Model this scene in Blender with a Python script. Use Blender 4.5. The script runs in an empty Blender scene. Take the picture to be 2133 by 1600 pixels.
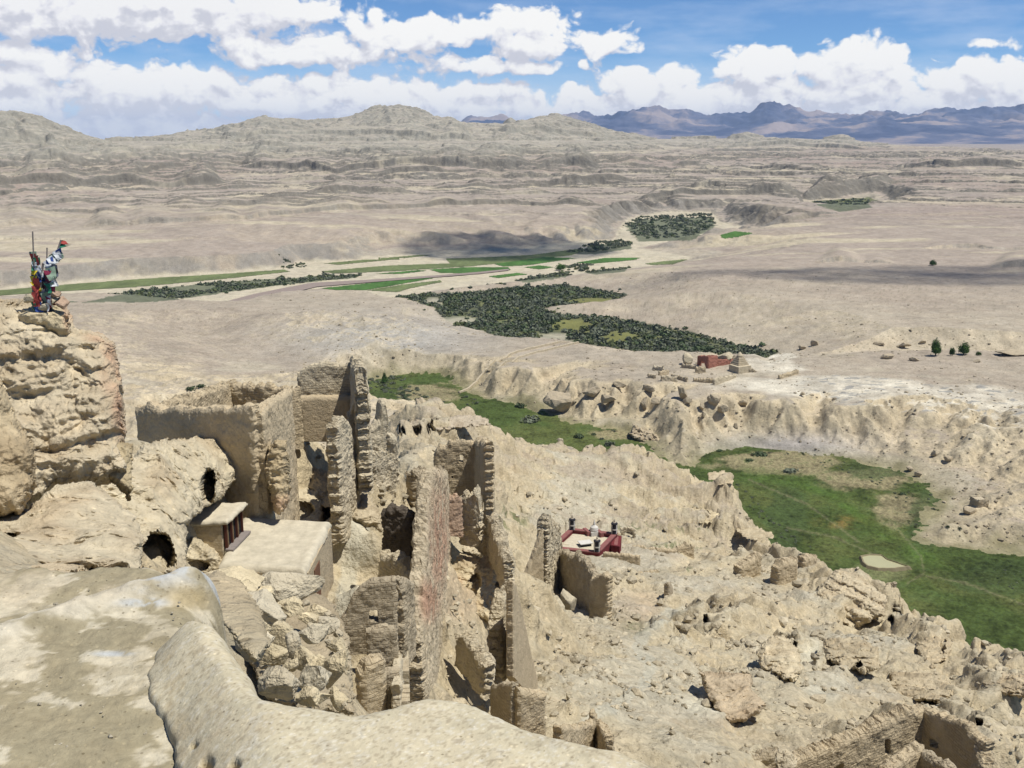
import bpy, bmesh, math, random
import numpy as np
from mathutils import Vector, Matrix
R = math.radians
scene = bpy.context.scene
Q = 1.0                            # mesh density
COL = scene.collection

# ------------------------------------------------------------------ camera, sky, sun, exposure
W0, H0 = 2133.0, 1600.0
FPX = 2049.0                      # focal length in photograph pixels
PITCH = R(14.24)                  # camera tilted down
cam_d = bpy.data.cameras.new('camera')
cam = bpy.data.objects.new('camera', cam_d); COL.objects.link(cam)
cam_d.sensor_width = 36.0; cam_d.lens = FPX / W0 * 36.0
cam_d.clip_start = 0.3; cam_d.clip_end = 90000.0
cam.location = (0, 0, 0); cam.rotation_euler = (R(90) - PITCH, 0, 0)
scene.camera = cam
SUN_EL, SUN_AZ = R(66), R(108)     # azimuth clockwise from the view direction (+Y)
sun_d = bpy.data.lights.new('sun', 'SUN'); sun_d.energy = 4.6; sun_d.angle = R(0.5); sun_d.color = (1.0, 0.955, 0.88)
sun = bpy.data.objects.new('sun', sun_d); COL.objects.link(sun)
SUN_DIR = Vector((math.sin(SUN_AZ)*math.cos(SUN_EL), math.cos(SUN_AZ)*math.cos(SUN_EL), math.sin(SUN_EL)))
sun.rotation_euler = SUN_DIR.to_track_quat('Z', 'Y').to_euler()
sun.location = SUN_DIR * 400
scene.view_settings.view_transform = 'Standard'; scene.view_settings.look = 'None'
scene.view_settings.exposure = 0.28; scene.view_settings.gamma = 1.0
scene.render.engine = 'CYCLES'
cy = scene.cycles
cy.use_denoising = True; cy.max_bounces = 5; cy.diffuse_bounces = 3; cy.glossy_bounces = 2
cy.transmission_bounces = 2; cy.volume_bounces = 0; cy.transparent_max_bounces = 6; cy.caustics_reflective = False; cy.caustics_refractive = False

# ------------------------------------------------------------------ node helpers
class NT:
    def __init__(s, tree): s.t = tree; s.n = tree.nodes; s.l = tree.links
    def node(s, typ, **kw):
        n = s.n.new(typ)
        for k, v in kw.items(): setattr(n, k, v)
        return n
    def put(s, sock, v):
        if v is None: return
        if isinstance(v, bpy.types.NodeSocket): s.l.new(v, sock)
        else:
            if isinstance(v, (tuple, list)) and sock.type == 'RGBA' and len(v) == 3: v = (*v, 1)
            sock.default_value = v
    def math(s, op, a, b=None, c=None, clamp=False):
        n = s.node('ShaderNodeMath', operation=op, use_clamp=clamp)
        for i, v in enumerate((a, b, c)):
            if v is not None: s.put(n.inputs[i], v)
        return n.outputs[0]
    def vmath(s, op, a, b=None, scale=None):
        n = s.node('ShaderNodeVectorMath', operation=op)
        s.put(n.inputs[0], a)
        if b is not None: s.put(n.inputs[1], b)
        if scale is not None: s.put(n.inputs[3], scale)
        return n.outputs[1] if op in ('LENGTH', 'DOT_PRODUCT', 'DISTANCE') else n.outputs[0]
    def noise(s, vec, scale, detail=4, rough=.55, dist=0.0, typ='FBM', color=False):
        n = s.node('ShaderNodeTexNoise')
        s.put(n.inputs['Vector'], vec); n.inputs['Scale'].default_value = scale
        n.inputs['Detail'].default_value = detail; n.inputs['Roughness'].default_value = rough
        n.inputs['Distortion'].default_value = dist
        return n.outputs['Color'] if color else n.outputs['Fac']
    def voro(s, vec, scale, feature='F1', rand=1.0, smooth=None):
        n = s.node('ShaderNodeTexVoronoi', feature=feature)
        s.put(n.inputs['Vector'], vec); n.inputs['Scale'].default_value = scale; n.inputs['Randomness'].default_value = rand
        if smooth is not None: n.inputs['Smoothness'].default_value = smooth
        return n.outputs['Distance']
    def maprange(s, v, a, b, c=0.0, d=1.0, smooth=False):
        n = s.node('ShaderNodeMapRange', interpolation_type='SMOOTHSTEP' if smooth else 'LINEAR')
        s.put(n.inputs[0], v); n.inputs[1].default_value = a; n.inputs[2].default_value = b
        n.inputs[3].default_value = c; n.inputs[4].default_value = d
        return n.outputs[0]
    def mix(s, f, a, b, blend='MIX'):
        n = s.node('ShaderNodeMix', data_type='RGBA', blend_type=blend)
        s.put(n.inputs[0], f); s.put(n.inputs[6], a); s.put(n.inputs[7], b)
        return n.outputs[2]
    def ramp(s, v, stops):
        n = s.node('ShaderNodeValToRGB'); cr = n.color_ramp
        while len(cr.elements) < len(stops): cr.elements.new(0.5)
        for e, (p, c) in zip(cr.elements, stops): e.position = p; e.color = (*c, 1)
        s.put(n.inputs[0], v); return n.outputs[0]
    def comb(s, x, y, z):
        n = s.node('ShaderNodeCombineXYZ')
        for i, v in enumerate((x, y, z)): s.put(n.inputs[i], v)
        return n.outputs[0]
    def sep(s, v):
        n = s.node('ShaderNodeSeparateXYZ'); s.put(n.inputs[0], v); return n.outputs

# ------------------------------------------------------------------ sky with clouds (direction space)
def build_world():
    w = bpy.data.worlds.new('World'); scene.world = w; w.use_nodes = True
    w.node_tree.nodes.clear(); t = NT(w.node_tree)
    out = t.node('ShaderNodeOutputWorld'); bg = t.node('ShaderNodeBackground')
    sky = t.node('ShaderNodeTexSky', sky_type='NISHITA', sun_disc=False)
    sky.sun_elevation = SUN_EL; sky.sun_rotation = SUN_AZ; sky.altitude = 3800; sky.air_density = 1.0; sky.dust_density = 0.3; sky.ozone_density = 2.0
    d = t.node('ShaderNodeTexCoord').outputs['Generated']
    x, y, z = t.sep(d)
    az = t.math('ARCTAN2', x, y); el = t.math('ARCSINE', z)
    X = t.math('MULTIPLY', az, 2049.0 / 100); Y = t.math('MULTIPLY', el, 2049.0 / 100)    # hundredths of a sky unit
    P = t.comb(X, Y, 0.0)
    # clouds: (cx, cy, rx, ry, strength), in units of 100/2049 rad from straight ahead and from the horizon
    C = []
    for px, py, rx, ry, a in [(-180, 25, 320, 62, 1.0), (130, 22, 520, 64, 1.2), (480, 18, 260, 50, 1.05), (650, 28, 110, 24, .8), (560, 75, 130, 12, .55),
         (-150, 180, 220, 75, 1.0), (55, 140, 145, 52, 1.0), (40, 195, 170, 60, 1.0), (530, 105, 85, 32, 1.05), (680, 108, 180, 32, 1.05), (830, 75, 140, 42, 1.1), (780, 28, 20, 18, .9), (950, 62, 110, 36, 1.05), (1105, 72, 112, 54, 1.2), (1255, 92, 66, 34, 1.05), (985, 138, 150, 26, .95), (1100, 140, 90, 20, .9), (1212, 132, 20, 14, .9),
         (185, 190, 90, 56, 1.15), (300, 190, 125, 50, 1.15), (450, 196, 140, 50, 1.15), (590, 205, 130, 48, 1.1), (712, 196, 112, 54, 1.15), (850, 212, 150, 44, 1.1), (1000, 212, 130, 44, 1.0), (1090, 226, 100, 36, 1.0), (120, 262, 620, 62, 1.15), (820, 258, 520, 50, 1.1),
         (1225, 212, 80, 30, 1.0), (1335, 188, 112, 44, 1.1), (1405, 168, 60, 24, 1.0), (1577, 135, 86, 42, 1.2), (1600, 196, 180, 48, 1.1), (1690, 140, 40, 30, 1.0), (1792, 145, 112, 58, 1.2), (1760, 200, 200, 46, 1.1), (1950, 205, 120, 42, 1.0), (2010, 165, 95, 42, 1.1), (2100, 178, 120, 50, 1.1), (1400, 230, 280, 40, 1.05), (1900, 236, 340, 40, 1.05), (2070, 98, 80, 8, .5), (1965, 118, 60, 6, .45), (2280, 170, 160, 66, 1.0)]:
        u, v = (px - 1066.5)/FPX, (800 - py)/FPX; dx, dy, dz = u, math.cos(PITCH) + v*math.sin(PITCH), -math.sin(PITCH) + v*math.cos(PITCH)
        C.append((math.atan2(dx, dy)*20.49, math.atan2(dz, math.hypot(dx, dy))*20.49, rx/100*.95, ry/100*.93, a))
    g = bpy.data.node_groups.new('cloud_density', 'ShaderNodeTree')
    g.interface.new_socket('P', in_out='INPUT', socket_type='NodeSocketVector')
    g.interface.new_socket('D', in_out='OUTPUT', socket_type='NodeSocketFloat')
    q = NT(g); gi = q.node('NodeGroupInput').outputs[0]; go = q.node('NodeGroupOutput')
    wn = q.noise(gi, 1.1, 3, .5, color=True)
    warp = q.vmath('SCALE', q.vmath('SUBTRACT', wn, (.5, .5, .5)), scale=.55)
    pw = q.vmath('ADD', gi, warp)
    acc = None
    for cx, cy_, rx, ry, a in C:
        ln = q.vmath('LENGTH', q.vmath('MULTIPLY', q.vmath('SUBTRACT', pw, (cx, cy_, 0)), (1/rx, 1/ry, 0)))
        v = q.math('MULTIPLY', q.math('SUBTRACT', 1.25, ln), a)
        acc = v if acc is None else q.math('SMOOTH_MAX', acc, v, .25)
    acc = q.math('MINIMUM', acc, .85)
    sc = q.vmath('MULTIPLY', pw, (1.0, 1.35, 1.0))
    v1 = q.voro(sc, 1.9, 'SMOOTH_F1', smooth=.35); v2 = q.voro(sc, 4.6, 'SMOOTH_F1', smooth=.3); v3 = q.voro(sc, 11.0, 'SMOOTH_F1', smooth=.3)
    puff = q.math('ADD', q.math('ADD', q.math('MULTIPLY', q.math('SUBTRACT', .45, v1), .85), q.math('MULTIPLY', q.math('SUBTRACT', .4, v2), .42)), q.math('MULTIPLY', q.math('SUBTRACT', .4, v3), .17))
    fb = q.math('MULTIPLY', q.math('SUBTRACT', q.noise(sc, 3.2, 8, .64), .5), .95)
    tot = q.math('ADD', acc, q.math('ADD', puff, fb))
    q.l.new(tot, go.inputs[0])
    def D(off):
        n = t.node('ShaderNodeGroup'); n.node_tree = g
        t.put(n.inputs[0], t.vmath('ADD', P, off) if off else P); return n.outputs[0]
    d0 = D(None); d1 = D((.10, .22, 0)); d2 = D((.22, .6, 0))
    alpha = t.maprange(d0, .04, .40, smooth=True)
    l1 = t.math('MULTIPLY', t.math('SUBTRACT', d0, d1), 1.15); l2 = t.math('MULTIPLY', t.math('SUBTRACT', d0, d2), .62)
    lit = t.math('ADD', t.math('ADD', l1, l2), .50)
    lit = t.math('SUBTRACT', lit, t.math('MULTIPLY', t.maprange(d0, .5, 1.5), .16), clamp=True)
    lit = t.math('MAXIMUM', lit, t.maprange(Y, 1.0, .25, 0, .34))
    # the high cloud at upper left is seen from below: in its own shade
    bigl = t.math('MULTIPLY', t.maprange(Y, 1.65, 2.05, smooth=True), t.maprange(X, -2.6, -5.5, smooth=True))
    lit = t.math('SUBTRACT', lit, t.math('MULTIPLY', bigl, .22), clamp=True)
    ccol = t.ramp(lit, [(0.0, (.53, .54, .60)), (.25, (.60, .605, .65)), (.5, (.70, .70, .735)), (.74, (.76, .76, .765)), (1.0, (.82, .815, .80))])
    low = t.maprange(Y, -.1, .75)                                # the farthest clouds, seen through more air
    ccol = t.mix(t.math('MULTIPLY', t.math('SUBTRACT', 1.0, low), .38), ccol, (.62, .68, .80))
    skc = t.vmath('SCALE', t.mix(1.0, sky.outputs[0], (.72, 1.0, 1.27), 'MULTIPLY'), scale=.073)
    skc0 = skc
    wisp = t.maprange(t.noise(t.vmath('MULTIPLY', P, (.35, 1.6, 1)), 1.2, 6, .6), .45, .8, 0, .35)
    wisp = t.math('MULTIPLY', wisp, t.maprange(Y, 4.5, 2.0))
    skc = t.mix(wisp, skc, (.72, .76, .84))
    hz = t.maprange(Y, 1.5, 0.1, 0.0, .8)
    skc = t.mix(hz, skc, (.60, .69, .82))
    a2 = t.math('MULTIPLY', alpha, t.maprange(el, .41, .25))
    fin = t.mix(a2, skc, ccol)
    t.put(bg.inputs['Color'], fin); bg.inputs['Strength'].default_value = 1.0
    # high sky and the band under the horizon need no cloud maths
    bg2 = t.node('ShaderNodeBackground'); t.put(bg2.inputs['Color'], skc0); ms = t.node('ShaderNodeMixShader')
    t.put(ms.inputs[0], t.math('MULTIPLY', t.math('GREATER_THAN', el, -.03), t.math('LESS_THAN', el, .42)))
    t.l.new(bg2.outputs[0], ms.inputs[1]); t.l.new(bg.outputs[0], ms.inputs[2]); t.l.new(ms.outputs[0], out.inputs[0])
    w.cycles.sampling_method = 'MANUAL'; w.cycles.sample_map_resolution = 512
build_world()
# ------------------------------------------------------------------ geometry of the view (a pixel of the photograph -> a point of the place)
CP, SP = math.cos(PITCH), math.sin(PITCH)
def ray(px, py):
    u = (np.asarray(px, float) - W0/2) / FPX; v = (H0/2 - np.asarray(py, float)) / FPX
    return np.stack([u, CP + v*SP, -SP + v*CP], -1)
def at_r(px, py, r):
    d = ray(px, py); return d * (np.asarray(r, float) / np.hypot(d[..., 0], d[..., 1]))[..., None]
def at_z(px, py, z):
    d = ray(px, py); return d * (np.asarray(z, float) / d[..., 2])[..., None]
def project(x, y, z):
    dep = y*CP - z*SP; v = y*SP + z*CP
    dep = np.where(dep < .1, .1, dep)
    return W0/2 + FPX*x/dep, H0/2 - FPX*v/dep
def az_of(px, py=800): d = ray(px, py); return np.arctan2(d[..., 0], d[..., 1])

# ------------------------------------------------------------------ noise
_rs = np.random.RandomState(7)
_perm = np.tile(_rs.permutation(256), 3).astype(np.int32)
_g3 = _rs.normal(size=(256, 3)); _g3 /= np.linalg.norm(_g3, axis=1)[:, None]; _g3 = _g3.astype(np.float32) * 1.5
_val = _rs.rand(256).astype(np.float32)
def perlin(p):
    p = np.asarray(p, np.float32); i = np.floor(p).astype(np.int32); f = p - i; i &= 255
    u = f*f*f*(f*(f*6 - 15) + 10)
    out = 0
    for dx in (0, 1):
        a = _perm[i[..., 0] + dx]; wx = u[..., 0] if dx else 1 - u[..., 0]
        for dy in (0, 1):
            b = _perm[a + i[..., 1] + dy]; wy = wx * (u[..., 1] if dy else 1 - u[..., 1])
            for dz in (0, 1):
                c = _perm[b + i[..., 2] + dz]; g = _g3[c]
                dot = g[..., 0]*(f[..., 0] - dx) + g[..., 1]*(f[..., 1] - dy) + g[..., 2]*(f[..., 2] - dz)
                out = out + dot * (wy * (u[..., 2] if dz else 1 - u[..., 2]))
    return out
def fbm(p, octv=4, gain=.5, lac=2.03):
    p = np.asarray(p, np.float32); s = 0; a = 1.0
    for k in range(octv): s = s + a*perlin(p + 17.3*k); p = p*lac; a *= gain
    return s
def ridged(p, octv=4, gain=.5, lac=2.03):
    p = np.asarray(p, np.float32); s = 0; a = 1.0; t = 0
    for k in range(octv): s = s + a*(1 - 2*np.abs(perlin(p + 31.7*k))); t += a; p = p*lac; a *= gain
    return s / t
def P3(x, y, z=0.0, s=1.0): return np.stack([x/s, y/s, (z + np.zeros_like(x))/s], -1)
def sstep(a, b, x): t = np.clip((x - a)/(b - a), 0, 1); return t*t*(3 - 2*t)
def lerp(a, b, t): return a + (b - a)*t
def worley(p, seed=0):                                     # cell noise: F1, F2, id
    p = np.asarray(p, np.float32); i = np.floor(p).astype(np.int32); f = p - i
    d1 = np.full(p.shape[:-1], 9., np.float32); d2 = d1.copy(); idd = np.zeros(p.shape[:-1], np.float32)
    for dx in (-1, 0, 1):
        for dy in (-1, 0, 1):
            for dz in (-1, 0, 1):
                a = _perm[(i[..., 0] + dx) & 255]; b = _perm[(a + i[..., 1] + dy) & 255]; c = _perm[(b + i[..., 2] + dz + seed) & 255]
                q = np.stack([dx + _val[c] - f[..., 0], dy + _val[_perm[c + 1]] - f[..., 1], dz + _val[_perm[c + 2]] - f[..., 2]], -1)
                dd = (q*q).sum(-1); m = dd < d1
                d2 = np.where(m, d1, np.minimum(d2, dd)); idd = np.where(m, _val[_perm[c + 3]], idd); d1 = np.where(m, dd, d1)
    return np.sqrt(d1), np.sqrt(d2), idd

def blur(a, n=1):
    for _ in range(n):
        p = np.pad(a, 1, mode='edge'); a = .25*p[1:-1, 1:-1] + .125*(p[:-2, 1:-1] + p[2:, 1:-1] + p[1:-1, :-2] + p[1:-1, 2:]) + .0625*(p[:-2, :-2] + p[2:, 2:] + p[:-2, 2:] + p[2:, :-2])
    return a
class Erosion:                                              # running water on a raster of the land: gullies and fans
    def __init__(s, x0, x1, y0, y1, cell, hfun, drops, steps=45, seed=1, er=.35, dep=.25, cap=5.0, mask=None, inertia=.12):
        rs = np.random.RandomState(seed); s.x0, s.y0, s.c = x0, y0, cell
        X, Y = np.meshgrid(np.arange(x0, x1, cell), np.arange(y0, y1, cell)); H = hfun(X, Y)/cell; H0 = H.copy(); ny, nx = H.shape
        M = np.ones(H.shape) if mask is None else mask(X, Y, H*cell)
        nb = 12000
        for b in range(max(1, drops//nb)):
            px = rs.rand(nb)*(nx-3) + 1; py = rs.rand(nb)*(ny-3) + 1; dx = np.zeros(nb); dy = np.zeros(nb); v = np.ones(nb); w = np.ones(nb); sed = np.zeros(nb)
            Hb = H
            for k in range(steps):
                ix = px.astype(int); iy = py.astype(int); fx = px-ix; fy = py-iy; i = iy*nx + ix; Hf = Hb.ravel()
                a, b_, c, d = Hf[i], Hf[i+1], Hf[i+nx], Hf[i+nx+1]
                gx = (b_-a)*(1-fy) + (d-c)*fy; gy = (c-a)*(1-fx) + (d-b_)*fx; h = a*(1-fx)*(1-fy) + b_*fx*(1-fy) + c*(1-fx)*fy + d*fx*fy
                dx = dx*inertia - gx*(1-inertia); dy = dy*inertia - gy*(1-inertia); L = np.hypot(dx, dy) + 1e-9; dx /= L; dy /= L
                qx = np.clip(px+dx, 1, nx-3); qy = np.clip(py+dy, 1, ny-3); jx = qx.astype(int); jy = qy.astype(int); ex = qx-jx; ey = qy-jy; j = jy*nx + jx
                h2 = Hf[j]*(1-ex)*(1-ey) + Hf[j+1]*ex*(1-ey) + Hf[j+nx]*(1-ex)*ey + Hf[j+nx+1]*ex*ey; dh = h2-h
                cp = np.maximum(-dh, .01)*v*w*cap
                drop = np.where(dh > 0, np.minimum(dh, sed), np.where(sed > cp, (sed-cp)*dep, -np.minimum((cp-sed)*er, np.maximum(-dh, 0)*.6)))*M.ravel()[i]
                sed = sed - drop
                for o, wt in ((0, (1-fx)*(1-fy)), (1, fx*(1-fy)), (nx, (1-fx)*fy), (nx+1, fx*fy)): np.add.at(Hf, i+o, drop*wt)
                v = np.sqrt(np.maximum(v*v - dh*2.0, .05)); v = np.minimum(v, 4); w *= .97; px, py = qx, qy
        D = np.clip((H - H0)*cell, -2.6*cell, .9*cell); s.D = (blur(D, 1)*.6 + D*.4).astype(np.float32)
    def __call__(s, x, y):
        ny, nx = s.D.shape; u = (x-s.x0)/s.c; v = (y-s.y0)/s.c; ok = (u > 2) & (v > 2) & (u < nx-4) & (v < ny-4)
        u = np.clip(u, 1, nx-3); v = np.clip(v, 1, ny-3); i = u.astype(int); j = v.astype(int); fx = u-i; fy = v-j; D = s.D
        return np.where(ok, D[j, i]*(1-fx)*(1-fy) + D[j, i+1]*fx*(1-fy) + D[j+1, i]*(1-fx)*fy + D[j+1, i+1]*fx*fy, 0)

class TPS:                                                  # smooth surface through scattered heights
    def __init__(s, p, v, lam=1e-4):
        p = np.asarray(p, float); v = np.asarray(v, float); n = len(p)
        K = s.k(np.linalg.norm(p[:, None] - p[None], axis=2)); Pm = np.c_[np.ones(n), p]
        A = np.zeros((n+3, n+3)); A[:n, :n] = K + lam*np.eye(n); A[:n, n:] = Pm; A[n:, :n] = Pm.T
        s.w = np.linalg.solve(A, np.r_[v, 0, 0, 0]); s.p = p
    @staticmethod
    def k(r): return np.where(r > 0, r*r*np.log(np.maximum(r, 1e-9)), 0)
    def __call__(s, q):
        sh = q.shape[:-1]; q = q.reshape(-1, 2); out = s.w[-3] + q @ s.w[-2:]
        for i in range(len(s.p)):
            r2 = ((q - s.p[i])**2).sum(1); out += s.w[i]*0.5*r2*np.log(np.maximum(r2, 1e-12))
        return out.reshape(sh)
def resample(pl, step, closed=True):
    pl = np.asarray(pl, float); out = []
    n = len(pl)
    for i in range(n if closed else n-1):
        a, b = pl[i], pl[(i+1) % n]; k = max(1, int(np.linalg.norm(b-a)/step))
        for j in range(k): out.append(a + (b-a)*j/k)
    if not closed: out.append(pl[-1])
    return np.array(out)
def inside(x, y, poly):
    m = np.zeros(x.shape, bool); n = len(poly)
    for i in range(n):
        x1, y1 = poly[i]; x2, y2 = poly[(i+1) % n]
        if y1 == y2: continue
        c = ((y1 > y) != (y2 > y)) & (x < (x2-x1)*(y-y1)/(y2-y1) + x1); m ^= c
    return m
def seg_dist(x, y, poly, closed=True):
    d = np.full(x.shape, 1e12); n = len(poly)
    for i in range(n if closed else n-1):
        ax, ay = poly[i]; bx, by = poly[(i+1) % n]; vx, vy = bx-ax, by-ay; L = vx*vx+vy*vy + 1e-12
        t = np.clip(((x-ax)*vx + (y-ay)*vy)/L, 0, 1)
        d = np.minimum(d, (x-ax-t*vx)**2 + (y-ay-t*vy)**2)
    return np.sqrt(d)
def sdist(x, y, poly):                                     # >0 outside; evaluated inside the padded box only
    poly = np.asarray(poly); pad = 160.0
    out = np.full(x.shape, 1e4)
    m = (x > poly[:, 0].min()-pad) & (x < poly[:, 0].max()+pad) & (y > poly[:, 1].min()-pad) & (y < poly[:, 1].max()+pad)
    if m.any():
        xs, ys = x[m], y[m]; d = seg_dist(xs, ys, poly); d[inside(xs, ys, poly)] *= -1; out[m] = d
    return out

# ------------------------------------------------------------------ mesh objects
def mesh_obj(name, verts, faces, mat=None, parent=None, smooth=False, attrs=None, mats=None, fmat=None):
    verts = np.asarray(verts, np.float32).reshape(-1, 3); me = bpy.data.meshes.new(name)
    if isinstance(faces, np.ndarray) and faces.ndim == 2:
        nf, k = faces.shape; flat = faces.astype(np.int32).ravel(); starts = np.arange(nf, dtype=np.int32)*k
    else:
        lens = np.array([len(f) for f in faces], np.int32); nf = len(faces)
        flat = np.fromiter((i for f in faces for i in f), np.int32); starts = np.r_[0, np.cumsum(lens)[:-1]].astype(np.int32)
    me.vertices.add(len(verts)); me.vertices.foreach_set('co', verts.ravel())
    me.loops.add(len(flat)); me.loops.foreach_set('vertex_index', flat)
    me.polygons.add(nf); me.polygons.foreach_set('loop_start', starts)
    me.update(calc_edges=True)
    me.polygons.foreach_set('use_smooth', np.full(len(me.polygons), smooth))
    for an, av in (attrs or {}).items():
        av = np.asarray(av, np.float32)
        if av.ndim == 2:
            a = me.color_attributes.new(an, 'FLOAT_COLOR', 'POINT'); a.data.foreach_set('color', np.c_[av, np.ones(len(av), np.float32)].ravel())
        else:
            a = me.attributes.new(an, 'FLOAT', 'POINT'); a.data.foreach_set('value', av)
    for m in (mats or ([mat] if mat else [])): me.materials.append(m)
    if fmat is not None: me.polygons.foreach_set('material_index', np.asarray(fmat, np.int32))
    o = bpy.data.objects.new(name, me); COL.objects.link(o)
    if parent: o.parent = parent
    return o
def grid_faces(nr, nc, mask=None):
    i, j = np.mgrid[0:nr-1, 0:nc-1]; a = i*nc + j
    f = np.stack([a, a+1, a+nc+1, a+nc], -1)
    return f.reshape(-1, 4) if mask is None else f[mask]
def compact(V, F, *ex):
    u, inv = np.unique(F, return_inverse=True); return (V[u], inv.reshape(F.shape)) + tuple(e[u] for e in ex)
def tag(o, label=None, cat=None, group=None, kind=None):
    for k, v in (('label', label), ('category', cat), ('group', group), ('kind', kind)):
        if v: o[k] = v
    return o
def empty(name, loc, label, cat, group=None):
    o = bpy.data.objects.new(name, None); COL.objects.link(o); o.location = [float(v) for v in loc]; o.empty_display_size = .3
    return tag(o, label, cat, group)
def local(V, root): return np.asarray(V) - np.array(root.location)

# ------------------------------------------------------------------ materials
def new_mat(name):
    m = bpy.data.materials.new(name); m.use_nodes = True; m.node_tree.nodes.clear(); t = NT(m.node_tree)
    out = t.node('ShaderNodeOutputMaterial'); b = t.node('ShaderNodeBsdfPrincipled')
    b.inputs['Roughness'].default_value = .95; b.inputs['Specular IOR Level'].default_value = .12
    t.l.new(b.outputs[0], out.inputs[0]); return m, t, b
def pos(t): return t.node('ShaderNodeNewGeometry').outputs['Position']
def earth_mat(name, scales=(40., 6., .8), amps=(.10, .14, .16), bump=((1.2, .5), (.25, .12)), attr=True, color=(.4, .34, .25), grit=0, tint=(.985, 1.0, .965)):
    """dry earth: albedo from the surface's own colour attribute, mottled at several real sizes, with pebbly bump"""
    m, t, b = new_mat(name); p = pos(t)
    col = t.node('ShaderNodeVertexColor', layer_name='Col').outputs[0] if attr else None
    base = col if attr else (*color, 1)
    f = None
    for s, a in zip(scales, amps):
        n = t.maprange(t.noise(p, 1.0/s, 5, .6), .25, .75, 1-a, 1+a)
        f = n if f is None else t.math('MULTIPLY', f, n)
    c = t.mix(1.0, base, t.comb(f, f, f), 'MULTIPLY')
    c = t.mix(1.0, c, tint, 'MULTIPLY')
    if grit:
        vd = t.node('ShaderNodeTexVoronoi'); t.put(vd.inputs['Vector'], p); vd.inputs['Scale'].default_value = 1.0/grit; vr = t.sep(vd.outputs['Color'])[0]
        peb = t.math('MULTIPLY', t.maprange(vd.outputs['Distance'], .34, .20), t.math('GREATER_THAN', vr, .62)); c = t.mix(peb, c, t.mix(1.0, c, t.comb(t.maprange(vr, .62, 1, .55, 1.35), t.maprange(vr, .62, 1, .53, 1.33), t.maprange(vr, .62, 1, .5, 1.3)), 'MULTIPLY'))
    hue = t.noise(p, 1.0/scales[0]*2.7, 4, .6)
    c = t.mix(t.maprange(hue, .35, .7, 0, .25), c, t.mix(1.0, c, (1.06, .95, .84), 'MULTIPLY'))
    t.put(b.inputs['Base Color'], c)
    nrm = None
    for s, d in bump:
        bn = t.node('ShaderNodeBump'); bn.inputs['Strength'].default_value = 1.0; bn.inputs['Distance'].default_value = d
        t.put(bn.inputs['Height'], t.noise(p, 1.0/s, 6, .62))
        if nrm is not None: t.put(bn.inputs['Normal'], nrm)
        nrm = bn.outputs[0]
    if nrm is not None: t.put(b.inputs['Normal'], nrm)
    return m
# ------------------------------------------------------------------ the land: valley, hills, mountains
Zoff = 0.0
def poly_at(pts, z): return at_z(np.array([p[0] for p in pts]), np.array([p[1] for p in pts]), z)[:, :2]
MEADOW_Z, GULLY_Z, FLOOD_Z, SIDE_Z = -150.0, -150.0, -156.0, -141.0
MEADOW = [(760, 795), (850, 780), (920, 782), (960, 810), (1000, 835), (1090, 850), (1130, 870), (1200, 890), (1290, 900), (1330, 917), (1352, 940), (1390, 966), (1435, 978), (1458, 962), (1490, 947), (1525, 939), (1560, 935), (1640, 945), (1750, 960), (1850, 985), (1920, 1010), (1950, 1040), (1945, 1080), (1900, 1120), (1960, 1140), (2133, 1160), (2400, 1185), (2500, 1500), (2200, 1480), (1900, 1320), (1600, 1170), (1400, 1020), (1100, 960), (900, 880), (760, 850)]
GULLY = [(820, 615), (960, 612), (1070, 600), (1180, 595), (1300, 615), (1280, 630), (1130, 640), (1150, 655), (1290, 665), (1420, 690), (1520, 715), (1620, 738), (1590, 748), (1480, 742), (1350, 738), (1200, 714), (1060, 707), (1000, 690), (930, 670), (905, 640)]
FLOOD = [(-80, 606), (130, 590), (300, 576), (450, 570), (600, 555), (640, 545), (700, 545), (900, 530), (1100, 522), (1280, 505), (1300, 470), (1330, 455), (1400, 450), (1480, 450), (1500, 470), (1590, 490), (1560, 495), (1440, 505), (1320, 520), (1440, 540), (1380, 552), (1300, 562), (1080, 586), (900, 606), (820, 622), (690, 612), (570, 628), (480, 652), (425, 652), (300, 640), (200, 636), (-80, 650)]
FAR = [(1690, 424), (1810, 419), (1850, 432), (1760, 444), (1700, 440)]
SIDE = [(1690, 738), (1800, 730), (1900, 724), (2133, 738), (2400, 745), (2400, 768), (2133, 755), (1900, 750), (1720, 752)]
CUT = [(620, 770), (700, 760), (620, 745), (500, 720), (440, 690), (430, 700), (480, 740), (540, 775)]

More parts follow.
